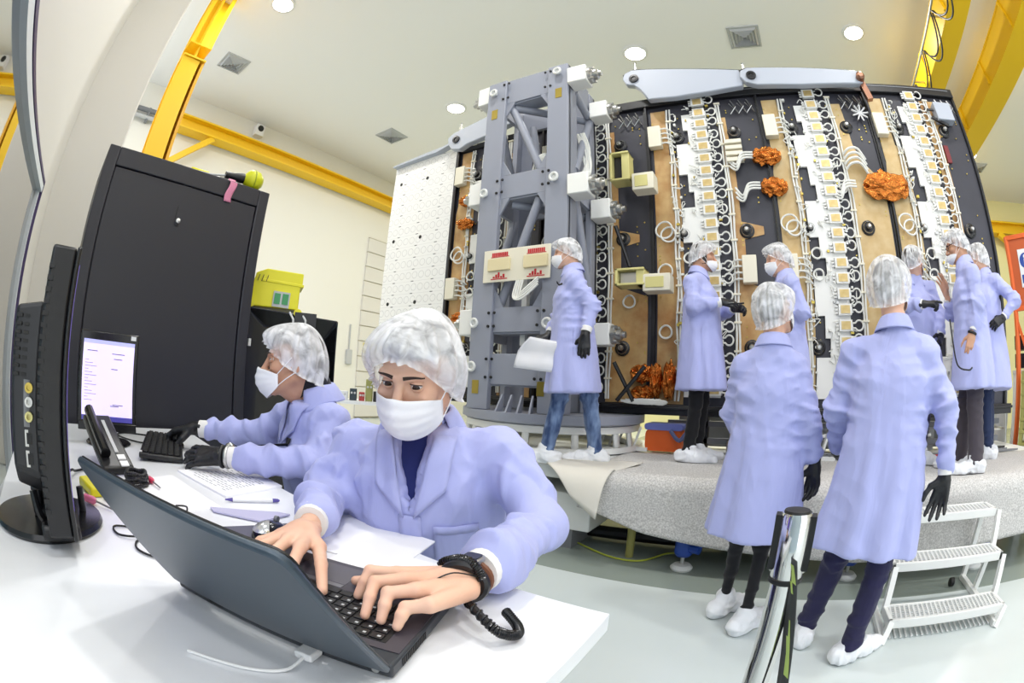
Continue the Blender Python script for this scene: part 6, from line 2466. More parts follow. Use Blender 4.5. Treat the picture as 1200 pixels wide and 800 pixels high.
def person(spec):
    """build one figure from its joints."""
    g = spec.get
    f = nrm((*g('f')[:2], 0))
    r = np.array((f[1], -f[0], 0))
    up = np.array((0, 0, 1.0))
    nb = V3(g('neck'))
    root = thing('person', g('label'), 'person', g('at'), g('group'))
    seed = g('seed', 1)
    sc = g('hs', 1.0)
    hc = V3(g('head'))
    B = frame(g('hf'), g('hup', (0, 0, 1)))
    hh = g('hh', 0.004)
    skin = g('skin', 'skin')
    vox = g('vox', 0.008)
    L, Rr = {}, {}
    for side, key in ((-1, 'L'), (1, 'R')):
        for q in ('sh', 'el', 'wr', 'hf', 'hn', 'hip', 'kn', 'an', 'toe'):
            (L if side < 0 else Rr)[q] = None if g(q + key) is None else V3(g(q + key))
    sides = ((-1, L, 'L'), (1, Rr, 'R'))
    # ---------------- body
    pts = [hc, nb] + [q for D in (L, Rr) for q in (D['sh'], D['el'], D['wr'], D['hip'], D['kn'], D['an']) if q is not None]
    lo, hi = np.min(pts, 0) - .16, np.max(pts, 0) + .16
    bf = Field(lo, hi, 0.009)
    A = V3(g('pel'))
    U = nrm(nb - A)
    Lt = np.linalg.norm(nb - A)
    bf.loft(A, U, r, [(-.10, .15, .10, 0), (0, .15, .105, 0), (.35 * Lt, .125, .09, .0), (.62 * Lt, .135, .09, 0), (.75 * Lt, .10, .075, 0), (.86 * Lt, .055, .05, 0), (1.0 * Lt, .05, .05, 0)], .03)
    for s, D, key in sides:
        bf.cap(nb - U * .12 + r * s * .05, D['sh'] - U * .01, .038, .040, .02)
        bf.cap(D['sh'], D['el'], .040, .032, .02)
        bf.cap(D['el'], D['wr'] - nrm(D['wr'] - D['el']) * .01, .032, .023, .015)
        lw_ = min(1.0, .92 * g('tw', 1.0))
        bf.cap(D['hip'], D['kn'], .075 * lw_, .05 * lw_, .03)
        bf.cap(D['kn'], D['an'], .05 * lw_, .032 * min(1, lw_ * 1.1), .02)
        if D['toe'] is not None:
            bf.cap(D['an'], D['an'] + nrm(D['toe'] - D['an']) * .13 - up * .03, .034, .026, .02)
    bf.cap(nb, hc + B @ np.array((0, -.02, -.03)), .045, .045, .02)
    parts = [bf.mesh()]
    parts.append(head_mesh(hc, B, sc, hh, nb, g('female', False)))
    head_vf = parts[-1]
    gl = {}
    for s, D, key in sides:
        if g('hand' + key) is None:
            continue
        hk = dict(g('hand' + key))
        bare = hk.pop('bare', False)
        J = hk.pop('joints', None)
        grow = 0.0 if bare else -0.002
        if J:
            cl = hand_joints(D['wr'], hk['n'], J[0], J[1], grow)
        else:
            cl = hand_caps(D['wr'], hk['f'], hk['n'], s, hk.get('curl', (20, 30, 20)), hk.get('spread', .1), hk.get('thumb', (.75, .2)), hk.get('s', 1.0), grow, hk.get('percurl'))
        parts.append(caps_mesh(cl, g('handvox', 0.004)))
        if not bare:
            if J:
                c2 = hand_joints(D['wr'], hk['n'], J[0], J[1], .0012)
            else:
                c2 = hand_caps(D['wr'], hk['f'], hk['n'], s, hk.get('curl', (20, 30, 20)), hk.get('spread', .1), hk.get('thumb', (.75, .2)), hk.get('s', 1.0), .0012, hk.get('percurl'))
            d = nrm(D['wr'] - D['el'])
            c2.append((D['wr'] - d * .05, D['wr'], .031, .029, .01, None))
            gl[key] = c2
    body = obj('body', joined(parts), M[skin], root, sharp=180)
    for key, c2 in gl.items():
        V, F = caps_mesh(c2, g('handvox', 0.004))
        V = V + vnormals(V, F) * (.0009 * ridged(V, seed, (80, 80, 80)))[:, None]
        obj('glove', (V, F), M['glove'], root, sharp=180, label='black glove')
    # ---------------- trousers and shoe covers
    tm = g('trousers')
    if tm:
        tf = Field(np.min([q for D in (L, Rr) for q in (D['hip'], D['kn'], D['an'])], 0) - .14, np.max([q for D in (L, Rr) for q in (D['hip'], D['kn'], D['an'])], 0) + .14, 0.008)
        tw_ = g('tw', 1.0)
        for s, D, key in sides:
            tf.cap(D['hip'], D['kn'], .088 * tw_, .066 * tw_, .03)
            e = D['an'] + nrm(D['kn'] - D['an']) * .008
            tf.cap(D['kn'], e, .064 * tw_, .056 * tw_ * g('cuffw', 1.0), .02)
        tf.cap(L['hip'], Rr['hip'], .10, .10, .04)
        V, F = tf.mesh()
        V = relax(V, F, 1)
        N = vnormals(V, F)
        w = .004 * nz(V, seed, (14, 14, 22)) * tw_
        for s, D, key in sides:
            w += arm_wrinkle(V, D['kn'], D['hip'], D['an'], .012, seed + 3)
            dz = np.linalg.norm(V - D['an'], axis=1)
            w += arm_wrinkle(V, D['an'], D['kn'], D['an'], .020, seed + 5)
        w = np.maximum(w, -.005)
        obj('trousers', (V + N * w[:, None], F), M[tm], root, sharp=180)
    for s, D, key in sides:
        if D['toe'] is None:
            continue
        d = nrm((D['toe'] - D['an']) * np.array((1, 1, 0)))
        gz = g('at')[2]
        a0 = np.array((D['an'][0], D['an'][1], gz))
        P0 = a0 - d * .055 + up * .042
        P1 = a0 + d * .10 + up * .034
        P2 = a0 + d * .205 + up * .030
        sf = Field(np.minimum(P0, P2) - .09, np.maximum(P0, P2) + np.array((.09, .09, .17)), 0.006)
        sf.cap(P0, P1, .052, .050, .03)
        sf.cap(P1, P2, .050, .036, .03)
        sf.cap(a0 + up * .05, a0 + up * .10 + d * .012, .056, .052, .03)
        V, F = sf.mesh()
        V = relax(V, F, 1)
        w = .006 * nz(V, seed + 8, (30, 30, 30)) + .006 * ridged(V, seed + 9, (22, 22, 40)) + .004 * ridged(V, seed + 10, (45, 45, 60))
        V = V + vnormals(V, F) * w[:, None]
        V[:, 2] = np.maximum(V[:, 2], gz + .002)
        obj('shoe_cover', (V, F), M['shoecover'], root, sharp=180)
    # ---------------- coat
    hem = g('hem', 0.60)          # distance of hem below the pelvis point along the torso axis (negative direction) in metres
    cw = g('cw', 1.0)
    H0 = A - up * 0 if g('seated') else A
    cA = V3(g('hemc')) if g('hemc') is not None else A - up * hem
    cU = nrm(nb - cA) if not g('seated') else U
    LL = float((nb - cA) @ cU)
    pl_ = float((A - cA) @ cU)
    secs = g('secs')
    if secs is None:
        secs = [(0, .255 * cw, .20 * cw, .0), (pl_ * .5, .232 * cw, .182 * cw, .0), (pl_, .208 * cw, .160 * cw, .0), (pl_ + (LL - pl_) * .3, .192 * cw, .145 * cw, .005), (pl_ + (LL - pl_) * .62, .20 * cw, .142 * cw, .005), (LL - .185, .160 * cw, .118 * cw, .0), (LL - .12, .120 * cw, .092, -.004), (LL - .065, .082, .076, -.004), (LL + .0, .068, .068, .0)]
    ps = [q for D in (L, Rr) for q in (D['sh'], D['el'], D['wr'])] + [cA, nb]
    cf = Field(np.min(ps, 0) - np.array((.30, .30, .06)), np.max(ps, 0) + np.array((.30, .30, .10)), vox)
    cf.loft(cA, cU, r, secs, .03, 2.3, rip=(.011 * g('rip', 1.0), g('ripn', 7), LL * .62, seed))
    sl = g('sleeve', 1.0)
    for s, D, key in sides:
        cf.cap(nb - cU * .085 + r * s * .055, D['sh'], .056, .058 * sl, .04)
        cf.cap(D['sh'], D['el'], .066 * sl, .060 * sl, .035)
        we = D['wr'] - nrm(D['wr'] - D['el']) * g('slv', .055)
        cf.cap(D['el'], we, .060 * sl, .047 * sl, .035)
    if g('vneck'):
        # opening at the front that narrows to the top button
        depth, wtop = g('vneck')
        for k in range(9):
            q = k / 8
            p = nb - cU * (.01 + depth * q) + f * .155
            ww = wtop * (1 - q) + .004
            cf.cap(p - r * ww * .6 + f * .02, p + r * ww * .6 + f * .02, .010 + ww * .7, .010 + ww * .7, .004, cut=True)
            cf.cap(p - f * .05, p + f * .06, ww * .8 + .004, ww * .9 + .004, .004, cut=True)
    V, F = cf.mesh()
    V = relax(V, F, 2)
    N = vnormals(V, F)
    wr_ = g('wrk', 1.0)
    w = wr_ * (.0055 * nz(V, seed, (11, 11, 2.5)) + .0048 * ridged(V, seed + 1, (19, 19, 3)) + .0016 * ridged(V, seed + 2, (24, 24, 20)) + .0013 * ridged(V, seed + 12, (60, 60, 14)))
    for s, D, key in sides:
        w += wr_ * arm_wrinkle(V, D['el'], D['sh'], D['wr'], .020, seed + 4)
        w += wr_ * arm_wrinkle(V, D['sh'] - up * .08, D['sh'], D['el'], .010, seed + 6)
        w += wr_ * arm_wrinkle(V, D['wr'] + (D['el'] - D['wr']) * .35, D['wr'], D['el'], .010, seed + 14)
        we = D['wr'] - nrm(D['wr'] - D['el']) * g('slv', .055)
        dd_ = np.linalg.norm(V - we, axis=1)
        w += .004 * np.exp(-(dd_ / .05) ** 2) * nz(V, seed + 7, (60, 60, 60))
    w = np.maximum(w, -.009)
    V = V + N * w[:, None]
    coat = obj('lab_coat', (V, F), M['coat'], root, sharp=180, label='lavender lab coat')
    dr = Drape(V, F)
    # cuffs
    for s, D, key in sides:
        d = nrm(D['wr'] - D['el'])
        we = D['wr'] - d * g('slv', .055)
        e = we + d * (g('cufl', .045))
        cu = MB().tube([tuple(we - d * .03), tuple(we + d * .008), tuple(we + d * .014), tuple((we + e) / 2), tuple(e)], [.032, .036, .039, .037, .036], 20)
        obj('cuff', cu, M['cuff'], coat)
    # collar
    tilt = g('coltilt', 0.0)

    def colf(u, v):
        gap = g('colgap', 34)
        a = R(-90 + gap) + u * R(360 - 2 * gap) if False else R(90 + gap) + u * R(360 - 2 * gap)
        ca, sa = math.cos(a), math.sin(a)         # sa=1 front
        rad = [(.066, -.02), (.064, .012), (.066, .034), (.072, .036), (.082, .020), (.094, -.006 - .012 * max(sa, 0)), (.100 + .012 * max(sa, 0), -.022 - .035 * max(sa, 0))]
        q = v * (len(rad) - 1)
        i = min(int(q), len(rad) - 2)
        t = q - i
        rr = rad[i][0] * (1 - t) + rad[i + 1][0] * t
        zz = rad[i][1] * (1 - t) + rad[i + 1][1] * t
        zz -= .030 * max(sa, 0) ** 1.0 - .012 * max(-sa, 0)
        p = nb + r * ca * rr * g('colw', 1.0) + f * sa * rr * .95 * g('colw', 1.0) + cU * (zz + g('colz', -.018)) + f * g('coly', .004)
        return tuple(p)
    obj('collar', MB().grid(colf, 40, 19), M['coat'], coat, sharp=180, solid=0.004)
    # ---------------- head gear
    hb_ = hair_mesh(hc, B, sc * 1.005, g('hairlow', -.045))
    obj('hair', hb_, M['hair'], root, sharp=180)
    obj('hair_cap', cap_mesh(hc + B @ np.array((0, 0, g('capz', .0))), B, sc * g('capsc', 1.06), seed, g('puff', 1.0), g('capback', 0.0), g('deep', False)), M['capcloth'], root, sharp=180, label='white gauze hair cap')
    if g('mask', True):
        mask(root, hc, B, sc * g('mscale', 1.0), seed, g('mtop', -.012), g('mdrop', 0.0))
    if g('eyes'):
        eyes(root, hc, B, sc, *g('eyes'), skin=skin)
        brows(root, Drape(*head_vf), hc, B, sc)
    return dict(root=root, coat=coat, dr=dr, f=f, r=r, U=cU, nb=nb, A=A, B=B, hc=hc, L=L, R=Rr, body=body)


def standing(base, f, height, lean=(0, 0), **k):
    """joint dictionary of a relaxed standing figure."""
    s = (height - .035) / 1.75
    b = V3(base)
    f3 = nrm((f[0], f[1], 0))
    r = np.array((f3[1], -f3[0], 0))
    ln = np.array((lean[0], lean[1], 0))
    up = np.array((0, 0, 1.0))
    d = dict(at=tuple(b), f=tuple(f3), hf=tuple(f3), hs=0.99 * (s ** .5))
    d['pel'] = b + up * .95 * s
    d['neck'] = b + up * 1.512 * s - f3 * .008 + ln
    d['head'] = b + up * 1.625 * s + f3 * .03 + ln * 1.15
    sw = k.pop('sw', .175)
    for sd, key in ((-1, 'L'), (1, 'R')):
        d['sh' + key] = b + up * 1.36 * s + r * sd * sw * s + ln * .95
        d['el' + key] = b + up * 1.13 * s + r * sd * (sw + .045) * s - f3 * .02 + ln * .6
        d['wr' + key] = b + up * .89 * s + r * sd * (sw + .05) * s + f3 * .05 + ln * .2
        d['hip' + key] = b + up * .90 * s + r * sd * .085 * s
        d['kn' + key] = b + up * .49 * s + r * sd * .09 * s + f3 * .02
        d['an' + key] = b + up * .085 + r * sd * .095 * s - f3 * .02
        d['toe' + key] = d['an' + key] + f3 * .2 + r * sd * .04
        d['hand' + key] = dict(f=(0.1 * f3[0], 0.1 * f3[1], -1), n=tuple(r * sd + f3 * .3), curl=(12, 18, 12), spread=.06)
    d.update(k)
    return d


def badge(P, x, z, w_, h_, m, name, lab=None, off=.006):
    o = obj(name, patch(P['dr'], P['nb'], P['r'], P['U'], -P['f'], [(x, z), (x + w_, z), (x + w_, z + h_), (x, z + h_)], off, 4, 4), M[m], P['coat'], sharp=180, solid=0.003, label=lab)
    return o


def pocket(P, x0, x1, z0, z1, dirv=None):
    D = -P['f'] if dirv is None else dirv
    obj('pocket', patch(P['dr'], P['nb'], P['r'], P['U'], D, [(x0, z0), (x1, z0), (x1, z1), (x0, z1)], .004, 9, 9), M['coat'], P['coat'], sharp=180, solid=0.003)
    obj('pocket_hem', patch(P['dr'], P['nb'], P['r'], P['U'], D, [(x0, z1 - .022), (x1, z1 - .022), (x1, z1), (x0, z1)], .0062, 9, 3), M['coat'], P['coat'], sharp=180, solid=0.002)


def push(d, k, feet=None):
    """the same figure, k times as far from where the camera stands; feet stay on the deck."""
    o = {}
    for q, v in d.items():
        if q in ('hf', 'f', 'hup', 'handL', 'handR', 'secs', 'eyes', 'vneck'):
            o[q] = v
        elif q == 'at':
            o[q] = (v[0] * k, v[1] * k, v[2])
        elif isinstance(v, np.ndarray) or (isinstance(v, tuple) and len(v) == 3 and not isinstance(v[0], str)):
            z = 1.2 + (v[2] - 1.2) * k
            if q[:2] in ('an', 'to'):
                z = v[2]
            o[q] = np.array((v[0] * k, v[1] * k, z))
        else:
            o[q] = v
    o['hs'] = d.get('hs', 1.0) * k
    return o

# ------------------------------------------------------------------ the ten people
# man typing at the laptop
LZ = TZ + .0305
spec1 = dict(
    label='man in lavender coat leaning over the laptop and typing', at=(-.85, 1.0, 0), seed=3, seated=True,
    f=(.50, -.86, 0), head=(-.723, .765, 1.212), deep=True, hf=(.34, -.94, -.42), hup=(.05, .05, 1), hs=1.02, hh=0.0024, handvox=0.0022, vox=0.005,
    neck=(-.792, .868, 1.105), pel=(-.87, 1.02, .60),
    shL=(-.625, .955, 1.03), elL=(-.455, .90, .885), wrL=(-.395, .535, .895),
    shR=(-.975, .80, 1.01), elR=(-1.005, .735, .885), wrR=(-.745, .485, .893),
    hipL=(-.78, 1.05, .56), knL=(-.55, .66, .52), anL=(-.50, .72, .09), toeL=(-.42, .56, .05),
    hipR=(-.95, .97, .56), knR=(-.78, .50, .52), anR=(-.78, .56, .09), toeR=(-.70, .40, .05),
    handL=dict(bare=True, n=(.05, .25, .95), joints=(
        [[(-.478, .472, .899), (-.508, .444, .901), (-.503, .412, .868)],
         [(-.446, .458, .905), (-.470, .418, .903), (-.449, .378, .868)],
         [(-.412, .444, .903), (-.436, .412, .900), (-.424, .385, .868)],
         [(-.378, .434, .895), (-.402, .412, .889), (-.398, .390, .867)]],
        [(-.458, .502, .882), (-.505, .476, .876), (-.545, .444, .869)])),
    handR=dict(bare=True, n=(-.15, .2, .95), joints=(
        [[(-.640, .400, .905), (-.605, .362, .896), (-.585, .335, .870)],
         [(-.672, .394, .908), (-.645, .345, .900), (-.628, .312, .870)],
         [(-.700, .400, .905), (-.690, .350, .898), (-.680, .318, .870)],
         [(-.725, .412, .898), (-.730, .370, .890), (-.728, .340, .870)]],
        [(-.655, .450, .892), (-.600, .415, .886), (-.540, .372, .872)])),
    trousers='navy', hemc=(-.87, 1.02, .50),
    secs=[(0, .235, .20, .0), (.15, .225, .185, .0), (.32, .215, .165, .0), (.45, .215, .16, .0), (.52, .20, .14, .0), (.57, .135, .10, .0), (.62, .072, .072, .0)],
    slv=.095, cufl=.055, vneck=(.20, .058), colgap=52, colw=1.12, colz=-.004, eyes=((-.22, .95, -.18), 22, 16), mtop=-.012, puff=1.15, capsc=1.08, capback=.014, hairlow=-.05, sleeve=1.0, wrk=1.7)
P1 = person(spec1)


def shirt(P, secs, m, A, grow=-.016, vox=.008, neckr=.058):
    U = P['U']
    F = Field(np.array(A) - .3, np.array(P['nb']) + .3, vox)
    F.loft(A, U, P['r'], secs, .02, 2.3, grow=grow)
    F.cap(P['nb'] - U * .05, P['nb'] + U * .012, neckr + .012, neckr, .03)
    V, Fc = F.mesh()
    return obj('shirt', (relax(V, Fc, 2), Fc), M[m], P['root'], sharp=180)


shirt(P1, spec1['secs'], 'shirtblue', spec1['hemc'], -.020, .008, .060).__setitem__('label', 'navy blue shirt')


def lapels(P, pts_l, pts_r, off=.010):
    for q in (pts_l, pts_r):
        obj('lapel', patch(P['dr'], P['nb'], P['r'], P['U'], -P['f'], q, off, 8, 10), M['coat'], P['coat'], sharp=180, solid=0.004)


lapels(P1, [(-.012, -.235), (-.085, -.16), (-.100, -.035), (-.052, -.03)], [(.012, -.235), (.085, -.16), (.100, -.035), (.052, -.03)])
# placket, pocket and buttons on the front
obj('placket', patch(P1['dr'], P1['nb'], P1['r'], P1['U'], -P1['f'], [(-.028, -.56), (.026, -.56), (.026, -.23), (-.028, -.23)], .004, 5, 20), M['coat'], P1['coat'], sharp=180, solid=0.003)
pocket(P1, -.155, -.055, -.40, -.255)
# lanyard with pale letters on the neck
ly = []
for k in range(10):
    a = R(200 - 16 * k)
    ly.append(P1['nb'] + P1['r'] * (-.070 * math.sin(R(35 + 9 * k))) + P1['f'] * (-.03 + .012 * k) + P1['U'] * (.035 - .011 * k))
lyo = obj('lanyard', MB().tube([tuple(q) for q in ly], .008, 8), mat('navy lanyard', (30, 34, 80), 0.6), P1['root'], label='navy lanyard with white letters')
lt_ = MB()
for k in range(1, 8):
    q = np.array(ly[k]) - P1['r'] * .0065 + P1['f'] * .004
    lt_.box(tuple(q), (.008, .008, .005), .6)
obj('lanyard_letters', lt_, M['white'], lyo, smooth=False)
# wristwatch and coiled strap on his left wrist
wL, eL = V3(spec1['wrL']), V3(spec1['elL'])
wd = nrm(wL - eL)
wsd = nrm(np.cross(wd, (0, 0, 1)))
wup = np.cross(wsd, wd)
wt = thing('wristwatch', 'square wristwatch with a brown band on the typing man', 'watch', tuple(wL))


def wring(cen, ra, rb, tube, n=24, tw=0.0):
    return [tuple(cen + wsd * ra * math.cos(a) + wup * rb * math.sin(a) + wd * tw * math.cos(a)) for a in np.linspace(0, 2 * math.pi, n, endpoint=False)]


wc = wL - wd * .022
obj('band', MB().tube(wring(wc, .033, .027, 0), .006, 8, closed=True), mat('brown leather', (110, 66, 44), 0.5), wt)
cs_ = MB()
for q in (-1, 1):
    pass
wq = Matrix((wsd, wd, wup)).transposed()
cs_.rbox(tuple(wc + wup * .031), (.034, .036, .010), .008, rot=wq)
obj('watch_case', cs_, M['dullsteel'], wt, bevel=.002)
fc = MB()
fc.rbox(tuple(wc + wup * .0365), (.026, .028, .002), .006, rot=wq)
obj('dial', fc, M['screenblack'], wt)
cw_ = thing('wrist_strap', 'black coiled antistatic wrist cord on the typing man, looping to the table', 'cord', tuple(wL))
bc = wL + wd * .006
obj('band', MB().tube(wring(bc, .034, .029, 0, tw=.006), .0085, 8, closed=True), M['blackplastic'], cw_)
cpath = smooth_path([bc - wsd * .032 + wup * .012, bc - wsd * .012 + wup * .034 - wd * .004, bc + wsd * .022 + wup * .030 - wd * .012, bc + wsd * .048 + wup * .002 - wd * .02,
                     (-.322, .490, TZ + .034), (-.296, .497, TZ + .019), (-.287, .515, TZ + .014), (-.300, .535, TZ + .016), (-.328, .548, TZ + .026)], 14)
core = MB().tube([tuple(q) for q in cpath], .0062, 8)
obj('coil_core', core, M['blackplastic'], cw_)
hel = []
n_t = 75
Pth = [Vector(q) for q in cpath]
NN = len(Pth)
for i in range(n_t * 10):
    t = i / (n_t * 10 - 1) * (NN - 1)
    j = min(int(t), NN - 2)
    p = Pth[j].lerp(Pth[j + 1], t - j)
    d = (Pth[j + 1] - Pth[j]).normalized()
    u_ = d.cross(Vector((0, 0, 1)))
    u_ = u_.normalized() if u_.length > .05 else d.orthogonal().normalized()
    v_ = d.cross(u_)
    a = i / 10 * 2 * math.pi
    hel.append(tuple(p + (u_ * math.cos(a) + v_ * math.sin(a)) * .0066))
obj('coil', MB().tube(hel, .0021, 5), M['blackgloss'], cw_)
obj('thin_lead', MB().tube(smooth_path([bc + wsd * .01 + wup * .036, wc + wsd * .03 + wup * .03, wc + wsd * .05 + wup * .012 - wd * .01, wc + wsd * .045 - wup * .012, bc + wsd * .03 - wup * .02], 6), .0013, 6), M['black'], cw_)
obj('thin_lead', MB().tube(smooth_path([bc - wsd * .03 + wup * .015, bc + wd * .03 + wup * .026, bc + wd * .05 + wsd * .024 + wup * .012, bc + wd * .04 + wsd * .038 - wup * .006], 6), .0012, 6), M['black'], cw_)

# seated man working at the second monitor
spec2 = dict(
    label='seated man in profile at the second keyboard wearing black gloves', at=(-1.47, 1.10, 0), seed=8, seated=True,
    f=(-.25, -.97, 0), head=(-1.412, .858, 1.228), hf=(-.60, -.80, -.06), hs=1.0, hh=0.0028, handvox=0.0032, vox=0.0065,
    neck=(-1.398, .945, 1.128), pel=(-1.45, 1.13, .60),
    shL=(-1.285, .945, 1.03), elL=(-1.235, .855, .905), wrL=(-1.475, .60, .895),
    shR=(-1.63, 1.02, 1.04), elR=(-1.735, .89, .93), wrR=(-1.91, .65, .925),
    hipL=(-1.37, 1.11, .56), knL=(-1.40, .68, .52), anL=(-1.38, .75, .09), toeL=(-1.40, .57, .05),
    hipR=(-1.55, 1.14, .56), knR=(-1.66, .72, .52), anR=(-1.66, .78, .09), toeR=(-1.70, .60, .05),
    handL=dict(f=(-.80, -.58, -.12), n=(.42, -.42, .80), curl=(6, 16, 12), spread=.22, thumb=(.6, .35), s=1.05),
    handR=dict(f=(-.72, -.66, -.25), n=(.0, .1, .98), curl=(20, 50, 30), spread=.08, thumb=(.7, .5), s=1.05),
    trousers='blackcloth', hemc=(-1.45, 1.13, .50),
    secs=[(0, .225, .19, .0), (.15, .215, .175, .0), (.32, .205, .155, .0), (.44, .205, .15, .0), (.51, .185, .13, .0), (.57, .125, .095, .0), (.655, .070, .070, .0)],
    slv=.085, cufl=.06, vneck=(.16, .05), colgap=46, colw=1.18, eyes=((.0, 1, -.1), 15, 12), mtop=-.022, mdrop=0.0, mscale=1.08, puff=1.05, capsc=1.07, hairlow=-.065, skin='skintan', sleeve=1.0, wrk=1.4, colz=-.006)
P2 = person(spec2)
shirt(P2, spec2['secs'], 'shirtblack', spec2['hemc'], -.018, .008, .062).__setitem__('label', 'black shirt')
lapels(P2, [(-.012, -.20), (-.08, -.14), (-.10, -.04), (-.055, -.03)], [(.012, -.20), (.08, -.14), (.10, -.04), (.055, -.03)], .008)


def shirt_collar(P, m, rz=.034):
    def fn(u, v):
        a = R(90 + 22) + u * R(360 - 44)
        ca, sa = math.cos(a), math.sin(a)
        rad = [(.060, -.01), (.058, .02), (.062, .046), (.070, .040), (.080, .0 - .03 * max(sa, 0))]
        q = v * (len(rad) - 1)
        i = min(int(q), len(rad) - 2)
        t = q - i
        rr = rad[i][0] * (1 - t) + rad[i + 1][0] * t
        zz = rad[i][1] * (1 - t) + rad[i + 1][1] * t - .03 * max(sa, 0) + .010 * max(-sa, 0)
        return tuple(P['nb'] + P['r'] * ca * rr + P['f'] * sa * rr + P['U'] * (zz + .026) + P['f'] * .014)
    return obj('shirt_collar', MB().grid(fn, 36, 13), M[m], P['root'], sharp=180, solid=.004)


shirt_collar(P2, 'shirtblack').__setitem__('label', 'black shirt collar')
badge(P2, -.075, -.20, .028, .030, 'black', 'clip', 'small black clip')
wL, eL = V3(spec2['wrL']), V3(spec2['elL'])
wd = nrm(wL - eL)
wsd = nrm(np.cross(wd, (0, 0, 1)))
wup = np.cross(wsd, wd)
wt = thing('wristwatch', 'round steel wristwatch over the glove cuff of the seated man', 'watch', tuple(wL))
wc = wL - wd * .030
wq = Matrix((wsd, wd, wup)).transposed()
obj('band', MB().tube(wring(wc, .037, .034, 0), .007, 8, closed=True), M['dullsteel'], wt)
sidev = nrm(wsd * .75 + wup * .66)
obj('watch_case', MB().lathe([(.021, 0), (.022, .004), (.020, .010), (.017, .010)], tuple(wc + sidev * .036), axis=tuple(sidev), n=24), M['steel'], wt)
obj('dial', MB().lathe([(.0001, .0095), (.018, .0095)], tuple(wc + sidev * .036), axis=tuple(sidev), n=20), M['white'], wt)
hd = MB()
hd.bar(tuple(wc + sidev * .0465), tuple(wc + sidev * .0465 + wd * .011), .0016, .0008, up=tuple(sidev)).bar(tuple(wc + sidev * .0465), tuple(wc + sidev * .0465 + np.cross(sidev, wd) * .008), .0016, .0008, up=tuple(sidev))
obj('hand', hd, M['black'], wt)
obj('glove_roll', MB().tube(wring(wL - wd * .010, .036, .033, 0), .0075, 8, closed=True), M['glove'], P2['root'], label='rolled black glove edge')
# mouse held by the far hand
mk = thing('computer_mouse', 'black computer mouse under the far gloved hand of the seated man', 'mouse', (-2.0, .565, TZ))


def mfn(u, v):
    a, t = u * 2 * math.pi, v * math.pi / 2
    return (-1.985 + .045 * math.sin(t) * math.cos(a), .575 + .045 * math.sin(t) * math.sin(a), TZ + .001 + .036 * math.cos(t) ** .8)


obj('shell', MB().grid(mfn, 24, 10, cu=True), M['blackgloss'], mk, sharp=180)
obj('wheel', MB().lathe([(.007, -.003), (.007, .003)], (-2.0, .555, TZ + .035), axis=(.7, -.7, 0), n=10), M['grey'], mk)
for x, y, lab in ((-.87, 1.04, 'work stool under the typing man'), (-1.46, 1.13, 'work stool under the seated man in black gloves')):
    t = thing('work_stool', lab, 'stool', (x, y, 0), 'stools at the work table')
    obj('seat', MB().lathe([(0.0001, .42), (.17, .42), (.18, .44), (.17, .47), (.0001, .475)], (x, y, 0), n=28), M['blackplastic'], t)
    obj('column', MB().lathe([(.025, .05), (.025, .42)], (x, y, 0), n=12), M['steel'], t)
    for q in range(5):
        a = q * 2 * math.pi / 5
        obj('foot', MB().bar((x, y, .05), (x + .25 * math.cos(a), y + .25 * math.sin(a), .03), .04, .03), M['blackplastic'], t)

# man stepping past the tower
pz = PZ + .004
sa = standing((-1.46, 3.24, pz), (-.91, -.41), 1.75, lean=(-.03, -.02), label='man in lavender coat and blue jeans walking past the tower with a frosted sheet', seed=21,
              trousers='jeans', hem=.36, hf=(-.93, -.36, -.14), female=False)
sa.update(shL=(-1.41, 3.09, 1.995), elL=(-1.26, 3.10, 1.80), wrL=(-1.275, 3.02, 1.575), shR=(-1.57, 3.40, 2.0), elR=(-1.645, 3.36, 1.80), wrR=(-1.665, 3.215, 1.60),
          hipL=(-1.42, 3.16, 1.52), knL=(-1.34, 3.31, 1.14), anL=(-1.285, 3.36, .735), toeL=(-1.47, 3.28, .70),
          hipR=(-1.48, 3.30, 1.52), knR=(-1.52, 3.16, 1.14), anR=(-1.58, 3.10, .735), toeR=(-1.76, 3.02, .70),
          handL=dict(f=(-.05, -.03, -1), n=(.35, -.93, 0), curl=(15, 25, 20), spread=.05), handR=dict(f=(-.62, -.70, -.35), n=(.35, -.2, .9), curl=(20, 40, 30), spread=.10),
          hemc=(-1.44, 3.22, 1.165), slv=.07)
sa = push(sa, .955)
Pa = person(sa)
obj('clip', patch(Pa['dr'], Pa['nb'], Pa['f'], Pa['U'], Pa['r'], [(.075, -.16), (.115, -.155), (.115, -.138), (.075, -.143)], .005, 4, 3), M['black'], Pa['coat'], sharp=180, solid=.003, label='small black clip')
pocket(Pa, -.02, .12, -.68, -.50, Pa['r'])
fs_ = MB()
q0 = [(-1.64, 3.02, 1.33), (-1.73, 2.84, 1.34), (-1.715, 2.84, 1.50), (-1.665, 2.88, 1.555), (-1.56, 3.0, 1.53)]
Q = [Vector((q[0] * .955, q[1] * .955, 1.2 + (q[2] - 1.2) * .955)) for q in ((-1.47, 3.02, 1.30), (-1.76, 2.86, 1.33), (-1.74, 2.88, 1.47), (-1.67, 2.93, 1.56), (-1.48, 3.03, 1.53))]


def sheetf(u, v):
    l = Q[1].lerp(Q[2], min(v * 1.4, 1)).lerp(Q[3], max(0, (v - .6) / .4)) if v > .6 else Q[1].lerp(Q[2], v / .6)
    rr_ = Q[0].lerp(Q[4], v)
    p = rr_.lerp(l, u)
    p += Vector((.3, -.85, 0)) * (.018 * math.sin(4 * u + 2 * v) + .008 * math.sin(9 * v))
    return tuple(p)


